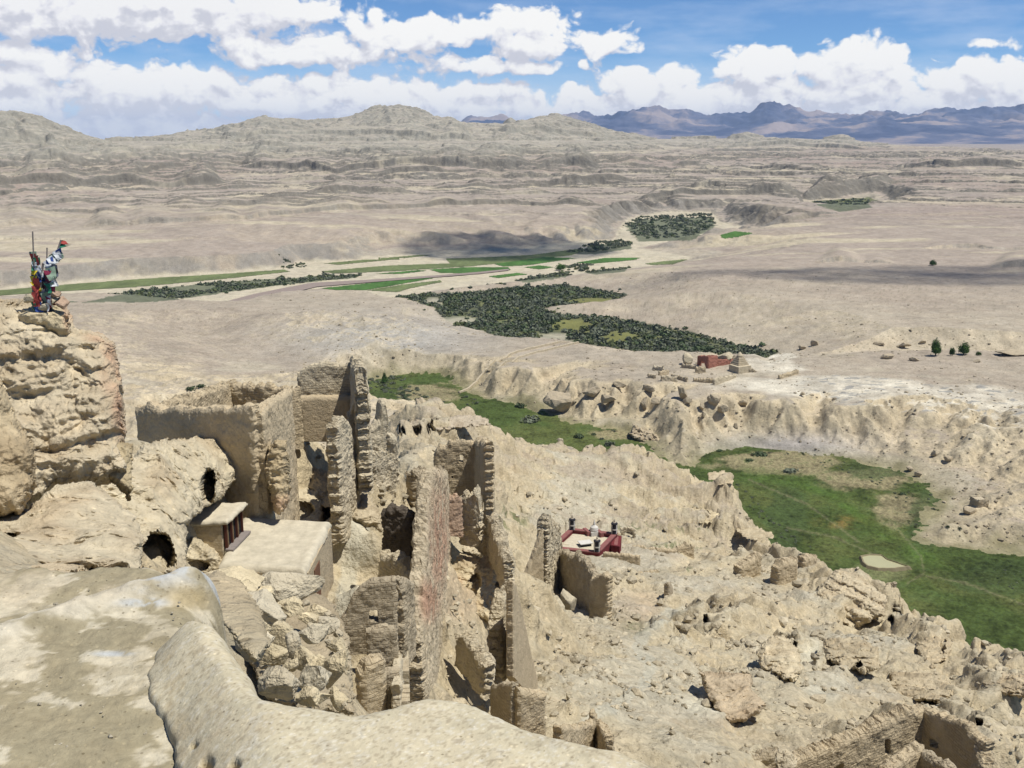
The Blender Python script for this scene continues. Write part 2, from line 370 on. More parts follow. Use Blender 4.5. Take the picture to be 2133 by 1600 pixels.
BELTS = [[(170, 630), (300, 604), (450, 588), (600, 579), (742, 571), (742, 579), (610, 592), (480, 608), (320, 630)], [(1072, 585), (1150, 569), (1192, 565), (1180, 577), (1100, 590)], [(1215, 568), (1312, 556), (1300, 566), (1240, 572)], [(1180, 529), (1240, 511), (1312, 503), (1316, 517), (1240, 530)], [(1302, 471), (1335, 457), (1480, 452), (1492, 470), (1440, 501), (1330, 503)], [(1695, 426), (1805, 420), (1815, 433), (1750, 442)], [(-80, 636), (60, 626), (170, 628), (60, 637)]]
BASE = [  # (px, py, z) seen points of the undissected land
 (-300, 560, -139), (0, 555, -140), (300, 555, -140), (600, 535, -142), (900, 515, -142), (1150, 508, -143),
 (-300, 500, -128), (0, 500, -130), (400, 500, -130), (800, 490, -131), (1250, 462, -132),
 (0, 445, -119), (400, 445, -120), (800, 445, -123), (1200, 445, -127),
 (1560, 440, -128), (1700, 500, -129), (1900, 500, -127), (2133, 480, -125), (2500, 480, -123), (1800, 600, -130), (2133, 600, -130), (1500, 560, -131), (1450, 630, -131), (1800, 690, -130), (2133, 690, -129), (2500, 650, -128),
 (1900, 400, -112), (2133, 370, -98), (2500, 370, -98),
 (1600, 790, -131), (1850, 800, -129), (2133, 840, -128), (2400, 850, -128), (1200, 775, -131), (1000, 765, -134), (700, 700, -134), (830, 745, -138), (1400, 760, -131), (500, 690, -127), (300, 690, -121), (300, 780, -122), (150, 650, -130), (560, 640, -139), (750, 640, -140), (-200, 680, -122), (-300, 800, -118), (900, 690, -139), (1000, 640, -142)]
FARB = [  # (px, py, r)
 (-300, 400, 1800), (0, 400, 1900), (400, 400, 2000), (800, 410, 2000), (1200, 410, 2100),
 (-300, 350, 2500), (0, 350, 2500), (400, 352, 2700), (800, 352, 2700), (1200, 365, 2600), (1550, 385, 2500), (1850, 360, 3000),
 (-300, 262, 3200), (0, 260, 3200), (70, 264, 3200), (130, 300, 3300), (260, 304, 3600), (350, 300, 3800), (430, 287, 3900), (560, 268, 4000), (740, 268, 4100), (820, 250, 4200), (880, 258, 4250), (960, 268, 4300), (1060, 268, 4350), (1150, 262, 4400), (1290, 282, 4500), (1370, 303, 4500), (1450, 298, 4900), (1600, 298, 5200), (1750, 298, 5400), (1900, 308, 5500), (2133, 318, 5600), (2500, 320, 5600)]
HID = [(-20, 6800, -130), (0, 7500, -150), (20, 8500, -130), (33, 8500, -120), (-33, 6000, -100), (-30, 130, -120), (-15, 130, -140), (0, 130, -150), (15, 130, -150), (32, 130, -140), (-30, 300, -118), (-20, 380, -122)]
def _tp(az, r): return np.stack([np.asarray(az)*1.6, np.log(r)], -1)
_q, _v = [], []
for px, py, z in BASE:
    p = at_z(px, py, z); _q.append(_tp(math.atan2(p[0], p[1]), math.hypot(p[0], p[1]))); _v.append(z)
for px, py, r in FARB:
    p = at_r(px, py, r); _q.append(_tp(math.atan2(p[0], p[1]), r)); _v.append(p[2])
for a, r, z in HID: _q.append(_tp(R(a), r)); _v.append(z)
land_tps = TPS(_q, _v, 2e-5)
PEAKS = [(820, 232, 4200, 105, 26), (700, 262, 4100, 120, 6), (1062, 250, 4350, 14, 22), (1150, 247, 4420, 60, 18), (565, 262, 4000, 70, 8), (440, 275, 3900, 40, 10), (40, 257, 3200, 120, 8), (1550, 284, 5250, 45, 22), (1750, 285, 5450, 40, 22), (1470, 291, 5000, 60, 12)]
def terrace(z, step, ph, sharp):
    u = z/step + ph; k = np.floor(u); f = u - k
    return (k + np.where(f < sharp, f*.45/sharp, .45 + .55*sstep(sharp, 1, f)) - ph)*step
_rb = np.exp(np.linspace(math.log(800.), math.log(6500.), 700))
def base_r(px, py):
    a = float(az_of(px, py)); z = land_tps(_tp(np.full(700, a), _rb)); d = ray(px, py); k = np.nonzero(z >= _rb*d[2]/math.hypot(d[0], d[1]))[0]
    return _rb[k[0]] if len(k) else 4500.
SCARPS = [  # cliff lines of the far side: foot of the cliff in the photograph, height in photograph pixels
 ([(-120, 398), (0, 392), (120, 388), (250, 388), (380, 391), (490, 384)], 24), ([(150, 478), (300, 471), (400, 463), (520, 457), (700, 441), (900, 433), (1100, 429), (1270, 433)], 15), ([(490, 352), (640, 357), (700, 363), (850, 360), (1000, 361), (1260, 358)], 20),
 ([(1255, 452), (1290, 452), (1345, 448)], 20), ([(1330, 414), (1500, 411), (1600, 408), (1680, 404)], 20), ([(1660, 408), (1720, 404), (1800, 402), (1890, 402)], 26), ([(1700, 420), (1780, 420), (1860, 416)], 16), ([(-120, 482), (0, 480), (60, 476), (145, 468)], 16), ([(620, 410), (750, 402), (880, 404)], 15),
 ([(420, 303), (560, 292), (750, 284), (900, 287), (1010, 293)], 16), ([(735, 268), (790, 254), (850, 252), (900, 264)], 11), ([(1010, 290), (1100, 280), (1200, 284), (1300, 296)], 13), ([(1840, 350), (1950, 353), (2060, 352), (2200, 352)], 15), ([(-100, 300), (0, 298), (90, 302), (150, 312)], 12), ([(-100, 330), (60, 332), (200, 336), (320, 334)], 9), ([(1260, 350), (1370, 356), (1440, 358)], 9), ([(880, 395), (1060, 390), (1250, 386), (1330, 392)], 9), ([(1420, 312), (1560, 308), (1700, 306), (1830, 316)], 10),
 ([(350, 502), (400, 498), (418, 490)], 22), ([(420, 350), (300, 356), (150, 362), (0, 360)], 10), ([(560, 385), (450, 395), (330, 402)], 9), ([(330, 322), (480, 318), (640, 312)], 11), ([(640, 325), (800, 330), (1000, 325), (1180, 328)], 12), ([(1480, 352), (1640, 358), (1800, 362)], 9), ([(1440, 440), (1560, 446), (1700, 446), (1760, 444)], 10),
 ([(1680, 549), (1760, 546), (1850, 550), (1875, 556)], 14), ([(1905, 520), (2000, 516), (2133, 522), (2300, 522)], 9), ([(2040, 556), (2133, 561), (2300, 562)], 16), ([(1540, 492), (1590, 490), (1612, 486)], 14)]
_sr = random.Random(8)
for k in range(46):                                            # many lesser ledges
    x0 = _sr.uniform(-120, 1500); L_ = _sr.uniform(130, 430); y0 = _sr.uniform(318, 462) + (0 if x0 < 900 else -14); tl = _sr.uniform(-.02, .012)
    SCARPS.append(([(x0 + L_*t, y0 + tl*L_*t + _sr.uniform(-2, 2)) for t in (0, .35, .7, 1)], _sr.uniform(4.5, 9.0)))
_SC = []
for pts, hpx in SCARPS:
    P = sorted((float(az_of(*p)), base_r(*p)) for p in pts); _SC.append((np.array([p[0] for p in P]), np.array([p[1] for p in P]), hpx))
def land_raw(x, y, scarps=True):
    r = np.hypot(x, y); az = np.arctan2(x, y)
    b = land_tps(_tp(az, r))
    far = sstep(1350, 2000, r); far2 = sstep(1900, 3000, r)
    # hills: crests, gullied cliff bands
    for px, py, rr, wd, hh in PEAKS:
        c = at_r(px, py, rr); d2 = ((x-c[0])**2 + ((y-c[1])*.7)**2)/(wd*2.0)**2
        b = b + hh*1.5*np.exp(-d2)
    g = ridged(P3(x, y, 0, 420), 4, .55); g2 = ridged(P3(x, y, 3, 95), 4, .6)
    b = b + far*(g - .3)*lerp(7, 24, far2) + far*(g2 - .3)*lerp(5, 10, far2) + far*fbm(P3(x, y, 9, 900), 3)*lerp(5, 14, far2)
    wob = fbm(P3(x, y, 5, 700), 3)*.35
    g3 = ridged(P3(x, y, 8, 60), 3, .6)*1.3 + fbm(P3(x, y, 18, 260), 3)*2.2
    t1 = terrace(b + g3, lerp(7.0, 11.0, far2), wob, .955); t2 = terrace(b + g3*1.3, lerp(17.0, 29.0, far2), wob*.5 + .35, .965)
    b = lerp(b, .50*t1 + .50*t2, far*(1 - .65*sstep(-15, 35, b))) + sstep(0, 40, b)*ridged(P3(x, y, 33, 70), 4, .6)*9
    b = b + far*fbm(P3(x, y, 2, 26), 3, .55)*.7
    for sa, sr_, hpx in (_SC if scarps else []):
        in_ = sstep(0, .03, az - sa[0])*sstep(0, .03, sa[-1] - az)
        m = (in_ > 0) & (r > sr_.min() - 120) & (r < sr_.max() + 1500)
        if not m.any(): continue
        rs_ = np.interp(az[m], sa, sr_); Hm = hpx*.85*rs_/2049*in_[m]*np.clip(.95 + .8*fbm(P3(az[m]*22, r[m]*0, hpx), 2), .3, 1.3); xs_, ys_ = rs_*np.sin(az[m]), rs_*np.cos(az[m]); jag = ridged(P3(xs_, ys_, 28, 42), 3, .55)*9 + fbm(P3(xs_, ys_, 29, 240), 4)*24; u = r[m] - rs_ + jag*np.clip(rs_/2600, .35, 1.2) + fbm(P3(x[m], y[m], 31, 18), 2)*2
        b[m] = b[m] + Hm*(sstep(0, 1, u/np.maximum(Hm*.40, 1))*.75 + .25*sstep(-1.6, .2, u/np.maximum(Hm, 1)))*(1 - sstep(1.5, 30, u/np.maximum(Hm, 1)))
    # near relief
    near = 1 - sstep(1100, 1700, r)
    lf = sstep(R(-3), R(-9), az)*near*(1 - sstep(700, 860, r))        # eroded badlands at left
    rg = ridged(P3(x + 9*fbm(P3(x, y, 4, 40), 2), y, 1, 90), 5, .55)
    b = b + lf*(rg - .45)*13 + lf*np.maximum(0, ridged(P3(x, y, 7, 28), 4) - .3)*4
    b = b + near*fbm(P3(x, y, 6, 60), 4)*.8 + near*fbm(P3(x, y, 3, 7), 3)*.12
    mesa = near*(1 - sstep(560, 650, r))*sstep(R(-2), R(4), az)
    b = b + mesa*fbm(P3(x, y, 12, 26), 4)*1.5
    h = b; info = {}
    gl = ridged(P3(x + 6*fbm(P3(x, y, 2, 25), 2), y*.8, 2, 30), 4, .55)
    for nm, pl, z0, sl, toe in (('flood', FLOOD, FLOOD_Z, .75, 2), ('far', FAR, -139.0, .6, 4), ('gully', GULLY, GULLY_Z, .24, 2), ('side', SIDE, SIDE_Z, .55, 0), ('meadow', MEADOW, MEADOW_Z, .72, 3), ('cut', CUT, -139., .2, 0)):
        P = poly_at(pl, z0); d = sdist(x, y, P); info[nm] = d
        wv = fbm(P3(x, y, 20, 22), 4)
        dd = d + wv*(2.5 if nm in ('meadow',) else 3.5)
        fl = z0 + fbm(P3(x, y, 30, 14), 3)*.22 + np.maximum(0, -d)*0
        if nm == 'meadow': sl = .72 - .44*sstep(R(17), R(24), az)
        if nm == 'flood': sl = .75 - .57*sstep(R(-11), R(-7), az)*(1 - sstep(1350, 1480, r))
        if nm == 'gully': sl = .24
        bank = fl + np.maximum(0, dd)*sl*(1 + (.5 if nm == 'meadow' else .15)*(gl-.4))
        if nm == 'meadow': bank = np.where(dd > 0, bank + sstep(0, 14, dd)*(gl - .4)*2.0, bank)
        if nm == 'meadow':   # cliffs under the mesa rim
            bank = bank + sstep(5, 13, dd)*np.maximum(0, fbm(P3(x, y, 41, 34), 3))*7
        h = np.minimum(h, bank)
    return h, info
ER_V = Erosion(-620, 760, 250, 1300, 2.0, lambda X, Y: land_raw(X, Y)[0], int(190000*max(Q, .4)), 55, 3, er=.30, cap=4.0)
ER_H = Erosion(-3300, 3600, 1250, 6000, 7.0, lambda X, Y: land_raw(X, Y, False)[0], int(260000*max(Q, .4)), 45, 4, er=.32, cap=5.0)
def land_height(x, y):
    h, info = land_raw(x, y); r = np.hypot(x, y); w = sstep(1150, 1500, r)
    e = ER_V(x, y)*(1 - w)*(1 - .88*sstep(560, 640, r))*(1 - .8*sstep(900, 1050, r)) + ER_H(x, y)*w
    info['er'] = e
    return h + e*1.15, info
def ell_(px, py, L):
    m = np.zeros(px.shape)
    for cx, cy_, sx, sy in L: m = np.maximum(m, np.exp(-(((px-cx)/sx)**2 + ((py-cy_)/sy)**2)**2))
    return m
def pix_noise(x, y, s, k=0): return fbm(P3(x, y, 50+k, s), 5, .55)
def land_color(x, y, z, slope, info):
    r = np.hypot(x, y); px, py = project(x, y, z); az = np.arctan2(x, y)
    def C(*c): return np.array(c, np.float32)
    def over(col, m, c): return col + (c - col)*np.clip(m, 0, 1)[:, None]
    n1 = pix_noise(x, y, 160); n2 = pix_noise(x, y, 30, 1); n3 = pix_noise(x, y, 7, 2)
    col = np.tile(C(.350, .302, .238), (len(x), 1))
    col = over(col, .5 + n1*1.1, C(.325, .274, .22))
    mid = sstep(820, 1150, r)
    col = over(col, mid*.9, C(.305, .256, .216))                      # pinkish gravel fans
    col = over(col, mid*sstep(.1, .5, fbm(P3(x*.25, y, 60, 60), 4))*.75, C(.44, .385, .28))
    grey = np.exp(-(((px-800)/190)**2 + ((py-705)/48)**2)); col = over(col, grey*1.2, C(.335, .315, .285))
    # cream clay where the ground is steep
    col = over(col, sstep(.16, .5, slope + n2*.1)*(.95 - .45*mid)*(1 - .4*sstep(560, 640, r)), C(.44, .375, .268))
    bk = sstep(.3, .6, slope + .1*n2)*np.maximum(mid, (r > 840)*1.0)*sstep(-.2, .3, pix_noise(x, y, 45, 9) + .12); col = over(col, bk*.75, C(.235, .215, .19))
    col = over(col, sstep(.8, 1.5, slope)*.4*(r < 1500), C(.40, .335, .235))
    e = info['er']; ew = 1 - sstep(1300, 1700, r)
    col = over(col, sstep(.15, 1.0, -e)*.6*(1 - .75*sstep(560, 660, r))*ew, C(.45, .375, .262)); col = over(col, sstep(.12, .6, e)*.6*ew, C(.40, .355, .275))
    col = over(col, sstep(.45, .62, fbm(P3(x, y, 71, 2.3), 3, .6) + .25*n1)*.7*(r < 1000), C(.23, .20, .15))
    # far hills: banded beds
    far = sstep(1450, 1900, r)
    zb = z + 6*fbm(P3(x, y, 5, 500), 3)
    bed = perlin(P3(zb*0, zb*0, zb, 6.5)) + .6*perlin(P3(zb*0+5.5, zb*0, zb, 2.6))
    hc = np.tile(C(.325, .277, .236), (len(x), 1))
    hc = over(hc, sstep(.0, .5, bed + n2*.4)*.8, C(.44, .385, .285))
    hc = over(hc, sstep(.15, .6, -bed + n2*.3)*.7, C(.27, .228, .20))
    hc = over(hc, sstep(.22, .55, slope + .08*n2)*.97, C(.165, .15, .126)); hc = over(hc, sstep(.5, 3.5, e)*.6, C(.38, .335, .26))  # steep cliff faces darkened: their shade is put into the colour
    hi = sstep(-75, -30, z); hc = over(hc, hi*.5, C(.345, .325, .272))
    pk = sstep(.15, .6, fbm(P3(x, y, 77, 600), 3) + .1)*(1 - hi)*(1 - sstep(.2, .4, slope)); hc = over(hc, pk*.8, C(.29, .232, .20))
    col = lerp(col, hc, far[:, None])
    # pale crust on the mesa
    ws = 0
    for cx, cy_, sx, sy in ((1600, 765, 75, 22), (1560, 800, 90, 16), (1750, 805, 190, 24), (1950, 830, 230, 34), (2100, 860, 120, 30), (1600, 745, 60, 14), (1420, 905, 40, 30)):
        ws = np.maximum(ws, np.exp(-(((px-cx)/sx)**2 + ((py-cy_)/sy)**2)**2))
    ws = sstep(.25, .7, ws + n2*.35)*(r < 700)*(1 - sstep(.35, .6, slope))
    col = over(col, ws*(.62 + .35*n2 + .3*n3), C(.52, .48, .40))
    sp = sstep(.30, .42, fbm(P3(x*.5, y, 63, 4.0), 2))*ws*sstep(1640, 1720, px); col = over(col, sp, C(.27, .26, .24))
    md = info['meadow'] + 6*n2 + 3*n3; col = over(col, (1 - sstep(0, 9, md))*.85, C(.17, .16, .075)); col = over(col, (1 - sstep(6, 22, md))*.35, C(.27, .235, .15))
    # dark gravel toes above the meadow
    gr = np.exp(-(((px-1650)/150)**2 + ((py-925)/26)**2)); col = over(col, gr*.9, C(.33, .305, .29))
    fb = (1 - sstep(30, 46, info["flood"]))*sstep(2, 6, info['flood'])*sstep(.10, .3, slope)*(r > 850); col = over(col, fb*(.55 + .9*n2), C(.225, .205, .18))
    # flood plain silt
    fd = info['flood']; silt = 1 - sstep(-2, 6, fd); col = over(col, silt*.9, C(.46, .41, .315))
    col = over(col, silt*sstep(.05, .35, n2)*.5, C(.38, .34, .25))
    fl2 = 1 - sstep(-3, 3, np.minimum(info['gully'], info['far']) + 4*n2)
    gc = C(.080, .094, .052) + (C(.11, .122, .05) - C(.080, .094, .052))*sstep(-.2, .3, n2)[:, None]
    bare = ell_(px, py, [(960, 670, 45, 10), (1160, 703, 50, 9), (905, 628, 22, 8)]); gcl = ell_(px, py, [(1190, 678, 55, 13), (1290, 703, 40, 15), (1240, 627, 60, 7)])
    gc = gc + (C(.15, .155, .045) - gc)*gcl[:, None]; gc = gc + (C(.40, .37, .29) - gc)*(bare*.8)[:, None]
    col = col + (gc - col)*(fl2*.92)[:, None]
    bm = np.zeros(len(x), bool)
    for pl in BELTS: bm |= inside(px + 6*n3*1.0, py + 1.5*n2, pl)
    col = over(col, bm*(r > 850)*.9, C(.105, .12, .075))
    col = over(col, (1 - sstep(-1, 4, info['side']))*.6, C(.42, .36, .27))
    col = col*(1 + .16*n3[:, None] + .12*n2[:, None])
    return np.clip(col, .02, .75)

LAND = earth_mat('dry_earth', (38., 5., 1.1), (.05, .10, .22), ((2.4, .5), (.8, .30)), grit=1.6)
AZ = np.linspace(R(-36), R(36), int(1330*Q))
def polar_sheet(rows):
    A, Rr = np.meshgrid(AZ, rows); x = Rr*np.sin(A); y = Rr*np.cos(A); return x, y
def slope_of(x, y, z):
    gz = np.zeros(z.shape)
    for ax in (0, 1):
        d = np.hypot(np.gradient(x, axis=ax), np.gradient(y, axis=ax)); gz += (np.gradient(z, axis=ax)/np.maximum(d, 1e-6))**2
    return np.sqrt(gz)
rows_v = 1/np.linspace(1/170.0, 1/1500.0, int(650*Q))
rows_v = np.unique(np.r_[rows_v[(rows_v < 172) | (rows_v > 290)], np.linspace(172, 290, 12), np.linspace(330, 780, int(400*Q)), np.linspace(950, 1500, int(160*Q))])
xv, yv = polar_sheet(rows_v); zv, inf_v = land_height(xv, yv)
sv = slope_of(xv, yv, zv)
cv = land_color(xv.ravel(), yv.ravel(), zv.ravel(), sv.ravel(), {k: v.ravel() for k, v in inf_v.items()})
Vv = np.stack([xv, yv, zv], -1).reshape(-1, 3)
nrv, ncv = xv.shape
fmid = lambda a: .25*(a[:-1, :-1] + a[1:, :-1] + a[:-1, 1:] + a[1:, 1:])
mead = (fmid(inf_v['meadow']) + 5*fmid(fbm(P3(xv, yv, 81, 16), 4)) + 2.5*fmid(fbm(P3(xv, yv, 82, 3), 3))) < -1.0
Fall = grid_faces(nrv, ncv).reshape(nrv-1, ncv-1, 4)
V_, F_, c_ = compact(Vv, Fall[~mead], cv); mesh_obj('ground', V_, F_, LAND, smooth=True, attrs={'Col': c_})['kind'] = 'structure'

# the green meadow along the stream: grass is one mass
def meadow_color(x, y, z):
    px, py = project(x, y, z); n1 = pix_noise(x, y, 55, 5); n2 = pix_noise(x, y, 12, 6); n3 = pix_noise(x, y, 3, 7)
    C = lambda *c: np.array(c, np.float32)
    def over(col, m, c): return col + (c - col)*np.clip(m, 0, 1)[:, None]
    col = np.tile(C(.056, .080, .021), (len(x), 1))
    col = over(col, sstep(-.15, .35, n1)*.8, C(.095, .110, .034))
    def blob(cx, cy_, sx, sy): return np.exp(-(((px-cx)/sx)**2 + ((py-cy_)/sy)**2)**2)
    dry = np.maximum.reduce([blob(1620, 965, 150, 28), blob(1800, 1000, 110, 26), blob(1880, 1060, 60, 40), blob(895, 820, 70, 22), blob(1290, 905, 60, 12)])
    col = over(col, sstep(.3, .75, dry + n2*.45)*.9, C(.24, .205, .115))
    col = over(col, blob(1755, 1088, 60, 14)*(.25 + .8*n2), C(.20, .125, .04))
    edge = blob(1840, 1190, 62, 26); col = over(col, edge*sstep(.2, .6, edge + n2*.3)*.8, C(.16, .165, .075))
    dk = np.maximum.reduce([blob(1860, 975, 130, 20), blob(1930, 1080, 40, 60), blob(2080, 1200, 130, 40), blob(1640, 1090, 40, 90)])
    col = over(col, sstep(.2, .7, dk + n2*.6)*.75, C(.045, .066, .022))
    lush = seg_dist(px, py, [(1545, 985), (1640, 1000), (1720, 1025), (1775, 1065), (1830, 1110), (1900, 1150), (1990, 1185)], False); col = over(col, np.exp(-(lush/13)**2)*(.6 + .6*n2), C(.060, .098, .020))
    for tr in ([(1850, 1080), (1885, 1120), (1918, 1160), (1925, 1195), (1890, 1215)], [(1640, 1100), (1740, 1120), (1830, 1160)], [(1930, 1200), (2010, 1215), (2133, 1260)], [(1560, 1000), (1680, 1050), (1790, 1130)]):
        tp_ = seg_dist(px, py, tr, False); col = over(col, np.exp(-((tp_ + 2*n3)/2.2)**2)*.55, C(.17, .16, .085))
    n4 = pix_noise(x, y, 1.3, 8); tuft = sstep(.28, .5, n3*.6 + n4*.6 + .2*n2); col = over(col, tuft*.6, C(.035, .055, .018))
    return np.clip(col*(1 + .45*n2[:, None] + .45*n3[:, None] + .25*n4[:, None]), .01, .6)
mm, tm, bm_ = new_mat('meadow_grass')
cn = tm.node('ShaderNodeVertexColor', layer_name='Col').outputs[0]
f1 = tm.maprange(tm.noise(pos(tm), .9, 6, .7), .3, .7, .62, 1.4)
tm.put(bm_.inputs['Base Color'], tm.mix(1.0, cn, tm.comb(f1, f1, f1), 'MULTIPLY'))
bn = tm.node('ShaderNodeBump'); bn.inputs['Distance'].default_value = .5; tm.put(bn.inputs['Height'], tm.noise(pos(tm), 1.3, 6, .7)); tm.put(bm_.inputs['Normal'], bn.outputs[0])
MEADOW_MAT = mm
zv2 = Vv[:, 2] + np.maximum(0, fbm(P3(Vv[:, 0], Vv[:, 1], 90, 2.2), 3))*.7*(inf_v['meadow'].ravel() < -3)
V_, F_, c_ = compact(np.c_[Vv[:, :2], zv2], Fall[mead], meadow_color(Vv[:, 0], Vv[:, 1], Vv[:, 2]))
tag(mesh_obj('meadow_grass', V_, F_, mm, smooth=True, attrs={'Col': c_}), 'green meadow along the stream below the ruined ridge', 'grass', kind='stuff')

rows_h = np.exp(np.linspace(math.log(1500.0), math.log(6200.0), int(1050*Q))); rows_h = np.r_[rows_h, np.exp(np.linspace(math.log(6300.), math.log(16500.), 40))]
xh, yh = polar_sheet(rows_h); zh, inf_h = land_height(np.where(np.hypot(xh, yh) > 8000, xh*8000/np.hypot(xh, yh), xh), np.where(np.hypot(xh, yh) > 8000, yh*8000/np.hypot(xh, yh), yh))
zh = lerp(zh, -120., sstep(6200, 8500, np.hypot(xh, yh)))
sh = slope_of(xh, yh, zh)
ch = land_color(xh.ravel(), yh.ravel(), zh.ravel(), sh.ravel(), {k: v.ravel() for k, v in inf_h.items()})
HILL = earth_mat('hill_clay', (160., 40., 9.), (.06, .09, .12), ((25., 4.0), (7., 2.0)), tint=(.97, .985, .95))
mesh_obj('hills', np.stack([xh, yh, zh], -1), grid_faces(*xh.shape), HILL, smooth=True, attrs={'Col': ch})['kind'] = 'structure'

# mountains far beyond, the blue of distance haze put into their rock colour
MT = [(-200, 330), (200, 325), (285, 301), (330, 318), (700, 320), (900, 300), (975, 262), (1030, 258), (1120, 262), (1190, 250), (1270, 256), (1310, 245), (1400, 246), (1430, 243), (1500, 248), (1560, 246), (1615, 234), (1680, 246), (1740, 243), (1810, 231), (1870, 240), (1950, 236), (2010, 240), (2060, 246), (2133, 236), (2300, 240), (2500, 250)]
rows_m = np.linspace(13800., 27000., int(240*Q))
Am, Rm = np.meshgrid(np.linspace(R(-36), R(36), int(1000*Q)), rows_m); xm, ym = Rm*np.sin(Am), Rm*np.cos(Am)
mp = at_r(np.array([p[0] for p in MT]), np.array([p[1] for p in MT]), 21000.0)
crest = np.interp(Am, np.arctan2(mp[:, 0], mp[:, 1]), mp[:, 2])
wx = 900*fbm(P3(xm, ym, 1, 4000), 3)
prof = np.clip(1 - np.abs((Rm + wx - 21000)/6500), 0, 1)
rdg = ridged(P3(xm + wx, ym, 2, 2600), 5, .5)
zm = -128 + (crest + 128)*np.maximum(prof**1.15*(.66 + .92*(rdg - .2)), 0) + prof*(ridged(P3(xm, ym, 4, 900), 4) - .3)*230
MTM, tmm, bmm = new_mat('hazed_mountain_rock')
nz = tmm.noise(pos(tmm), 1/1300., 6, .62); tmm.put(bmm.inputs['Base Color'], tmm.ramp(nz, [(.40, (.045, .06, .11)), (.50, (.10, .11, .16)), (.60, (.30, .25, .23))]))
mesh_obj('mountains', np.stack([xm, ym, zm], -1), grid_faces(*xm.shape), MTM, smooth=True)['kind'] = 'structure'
# ------------------------------------------------------------------ the ruined ridge under the viewpoint
RP = [  # (px, py, r) seen
 (-300, 1230, 13), (-100, 1210, 14), (0, 1210, 17), (150, 1205, 20), (300, 1205, 29), (430, 1200, 33), (0, 1080, 28), (150, 1020, 31), (280, 1000, 37), (400, 930, 45), (480, 960, 49), (100, 930, 38), (250, 920, 48), (-300, 1000, 24),
 (450, 1170, 37), (600, 1195, 38), (680, 1235, 38.5), (690, 1150, 43), (560, 1062, 44), (650, 1088, 46), (720, 1130, 47), (740, 1080, 52), (720, 1300, 36), (700, 1255, 38),
 (320, 930, 49), (450, 1000, 46.5), (610, 1060, 50), (660, 905, 60), (640, 960, 56), (665, 1010, 54), (700, 1078, 52), (780, 990, 60), (850, 1000, 63), (770, 930, 70), (800, 925, 71),
 (850, 845, 232), (950, 852, 240), (1020, 885, 240), (850, 930, 165), (930, 900, 200), (1060, 960, 215),
 (950, 1080, 81), (1020, 1085, 84), (1080, 1075, 152), (1100, 1000, 215), (1100, 937, 282), (1350, 938, 292), (1200, 1000, 242), (1300, 1060, 215), (1220, 1155, 178), (1150, 1125, 180), (1320, 1155, 184), (1450, 1000, 262), (1520, 993, 266), (1450, 1085, 225), (1600, 1112, 226), (1550, 1172, 184), (1700, 1168, 202), (1680, 1232, 166), (1860, 1243, 186), (1850, 1305, 150), (2000, 1297, 165), (2133, 1374, 152), (2260, 1435, 142),
 (1100, 1170, 140), (1250, 1300, 114), (1100, 1260, 112), (1000, 1180, 76), (1000, 1300, 60), (920, 1290, 50), (960, 1400, 45), (880, 1450, 37), (1085, 1500, 43), (1200, 1420, 72), (1250, 1500, 58), (1330, 1380, 90), (1400, 1300, 110), (1500, 1250, 136), (1500, 1400, 88), (1600, 1350, 110), (1700, 1300, 136), (1550, 1500, 70), (1700, 1420, 94), (1850, 1400, 112), (2000, 1400, 120), (2100, 1450, 106), (1700, 1520, 67), (1900, 1500, 76), (2050, 1570, 68), (2133, 1540, 78), (1450, 1590, 52), (1650, 1605, 52), (2133, 1650, 62), (1300, 1570, 45), (1150, 1570, 40),
 (780, 1470, 32), (760, 1330, 34), (850, 1320, 38), (830, 1230, 47), (840, 1190, 50)]
RH = [  # (px, r, z) unseen
 (100, 62, -26), (300, 80, -44), (450, 74, -26), (450, 110, -58), (-300, 60, -26), (850, 95, -36), (600, 95, -44), (700, 140, -62),
 (300, 140, -95), (-300, 140, -95), (600, 250, -118), (850, 300, -130), (1100, 345, -152), (1350, 350, -154), (1550, 315, -152), (1700, 262, -138), (1860, 235, -135), (2133, 195, -128), (2400, 190, -128),
 (-300, 440, -185), (300, 440, -185), (850, 440, -185), (1350, 440, -190), (1860, 440, -190), (2400, 440, -190), (0, 250, -150), (1700, 340, -170), (2133, 300, -165),
 (1000, 12, -9.5), (1500, 15, -12), (2000, 15, -12), (2400, 15, -12), (1500, 30, -24), (2000, 36, -28), (2400, 36, -28), (1100, 25, -19.5),
 (480, 9, -6.2), (600, 10, -7.2), (700, 10, -7.6), (600, 17, -9.2), (730, 15, -10), (740, 22, -15), (600, 27, -15.5), (480, 14, -8.0), (450, 22, -12.5), (300, 12, -8), (0, 9, -8), (-300, 8, -7), (1100, 8, -6.5), (1600, 8, -6.6), (2100, 8, -6.6), (2500, 8, -6.6), (2400, 62, -47), (2400, 100, -66)]
_q, _v = [], []
for px, py, r in RP:
    p = at_r(px, py, r); _q.append(_tp(math.atan2(p[0], p[1]), r)); _v.append(p[2]/r)
for px, r, z in RH: _q.append(_tp(float(az_of(px, 1200)), r)); _v.append(z/r)
ridge_tps = TPS(_q, _v, 3e-5)
def ell(px, py, L):
    m = np.zeros(px.shape)
    for cx, cy_, sx, sy in L: m = np.maximum(m, np.exp(-(((px-cx)/sx)**2 + ((py-cy_)/sy)**2)**2))
    return m
SMOOTH = [(735, 1120, 40, 70), (715, 1260, 36, 70), (655, 960, 50, 60), (560, 1130, 120, 60), (1210, 1160, 80, 30), (1310, 1430, 45, 50), (1690, 1450, 100, 45), (1200, 1075, 100, 20), (1150, 1330, 40, 60)]
SINKS = []   # (polygon in xy, height the ground is cut down to)
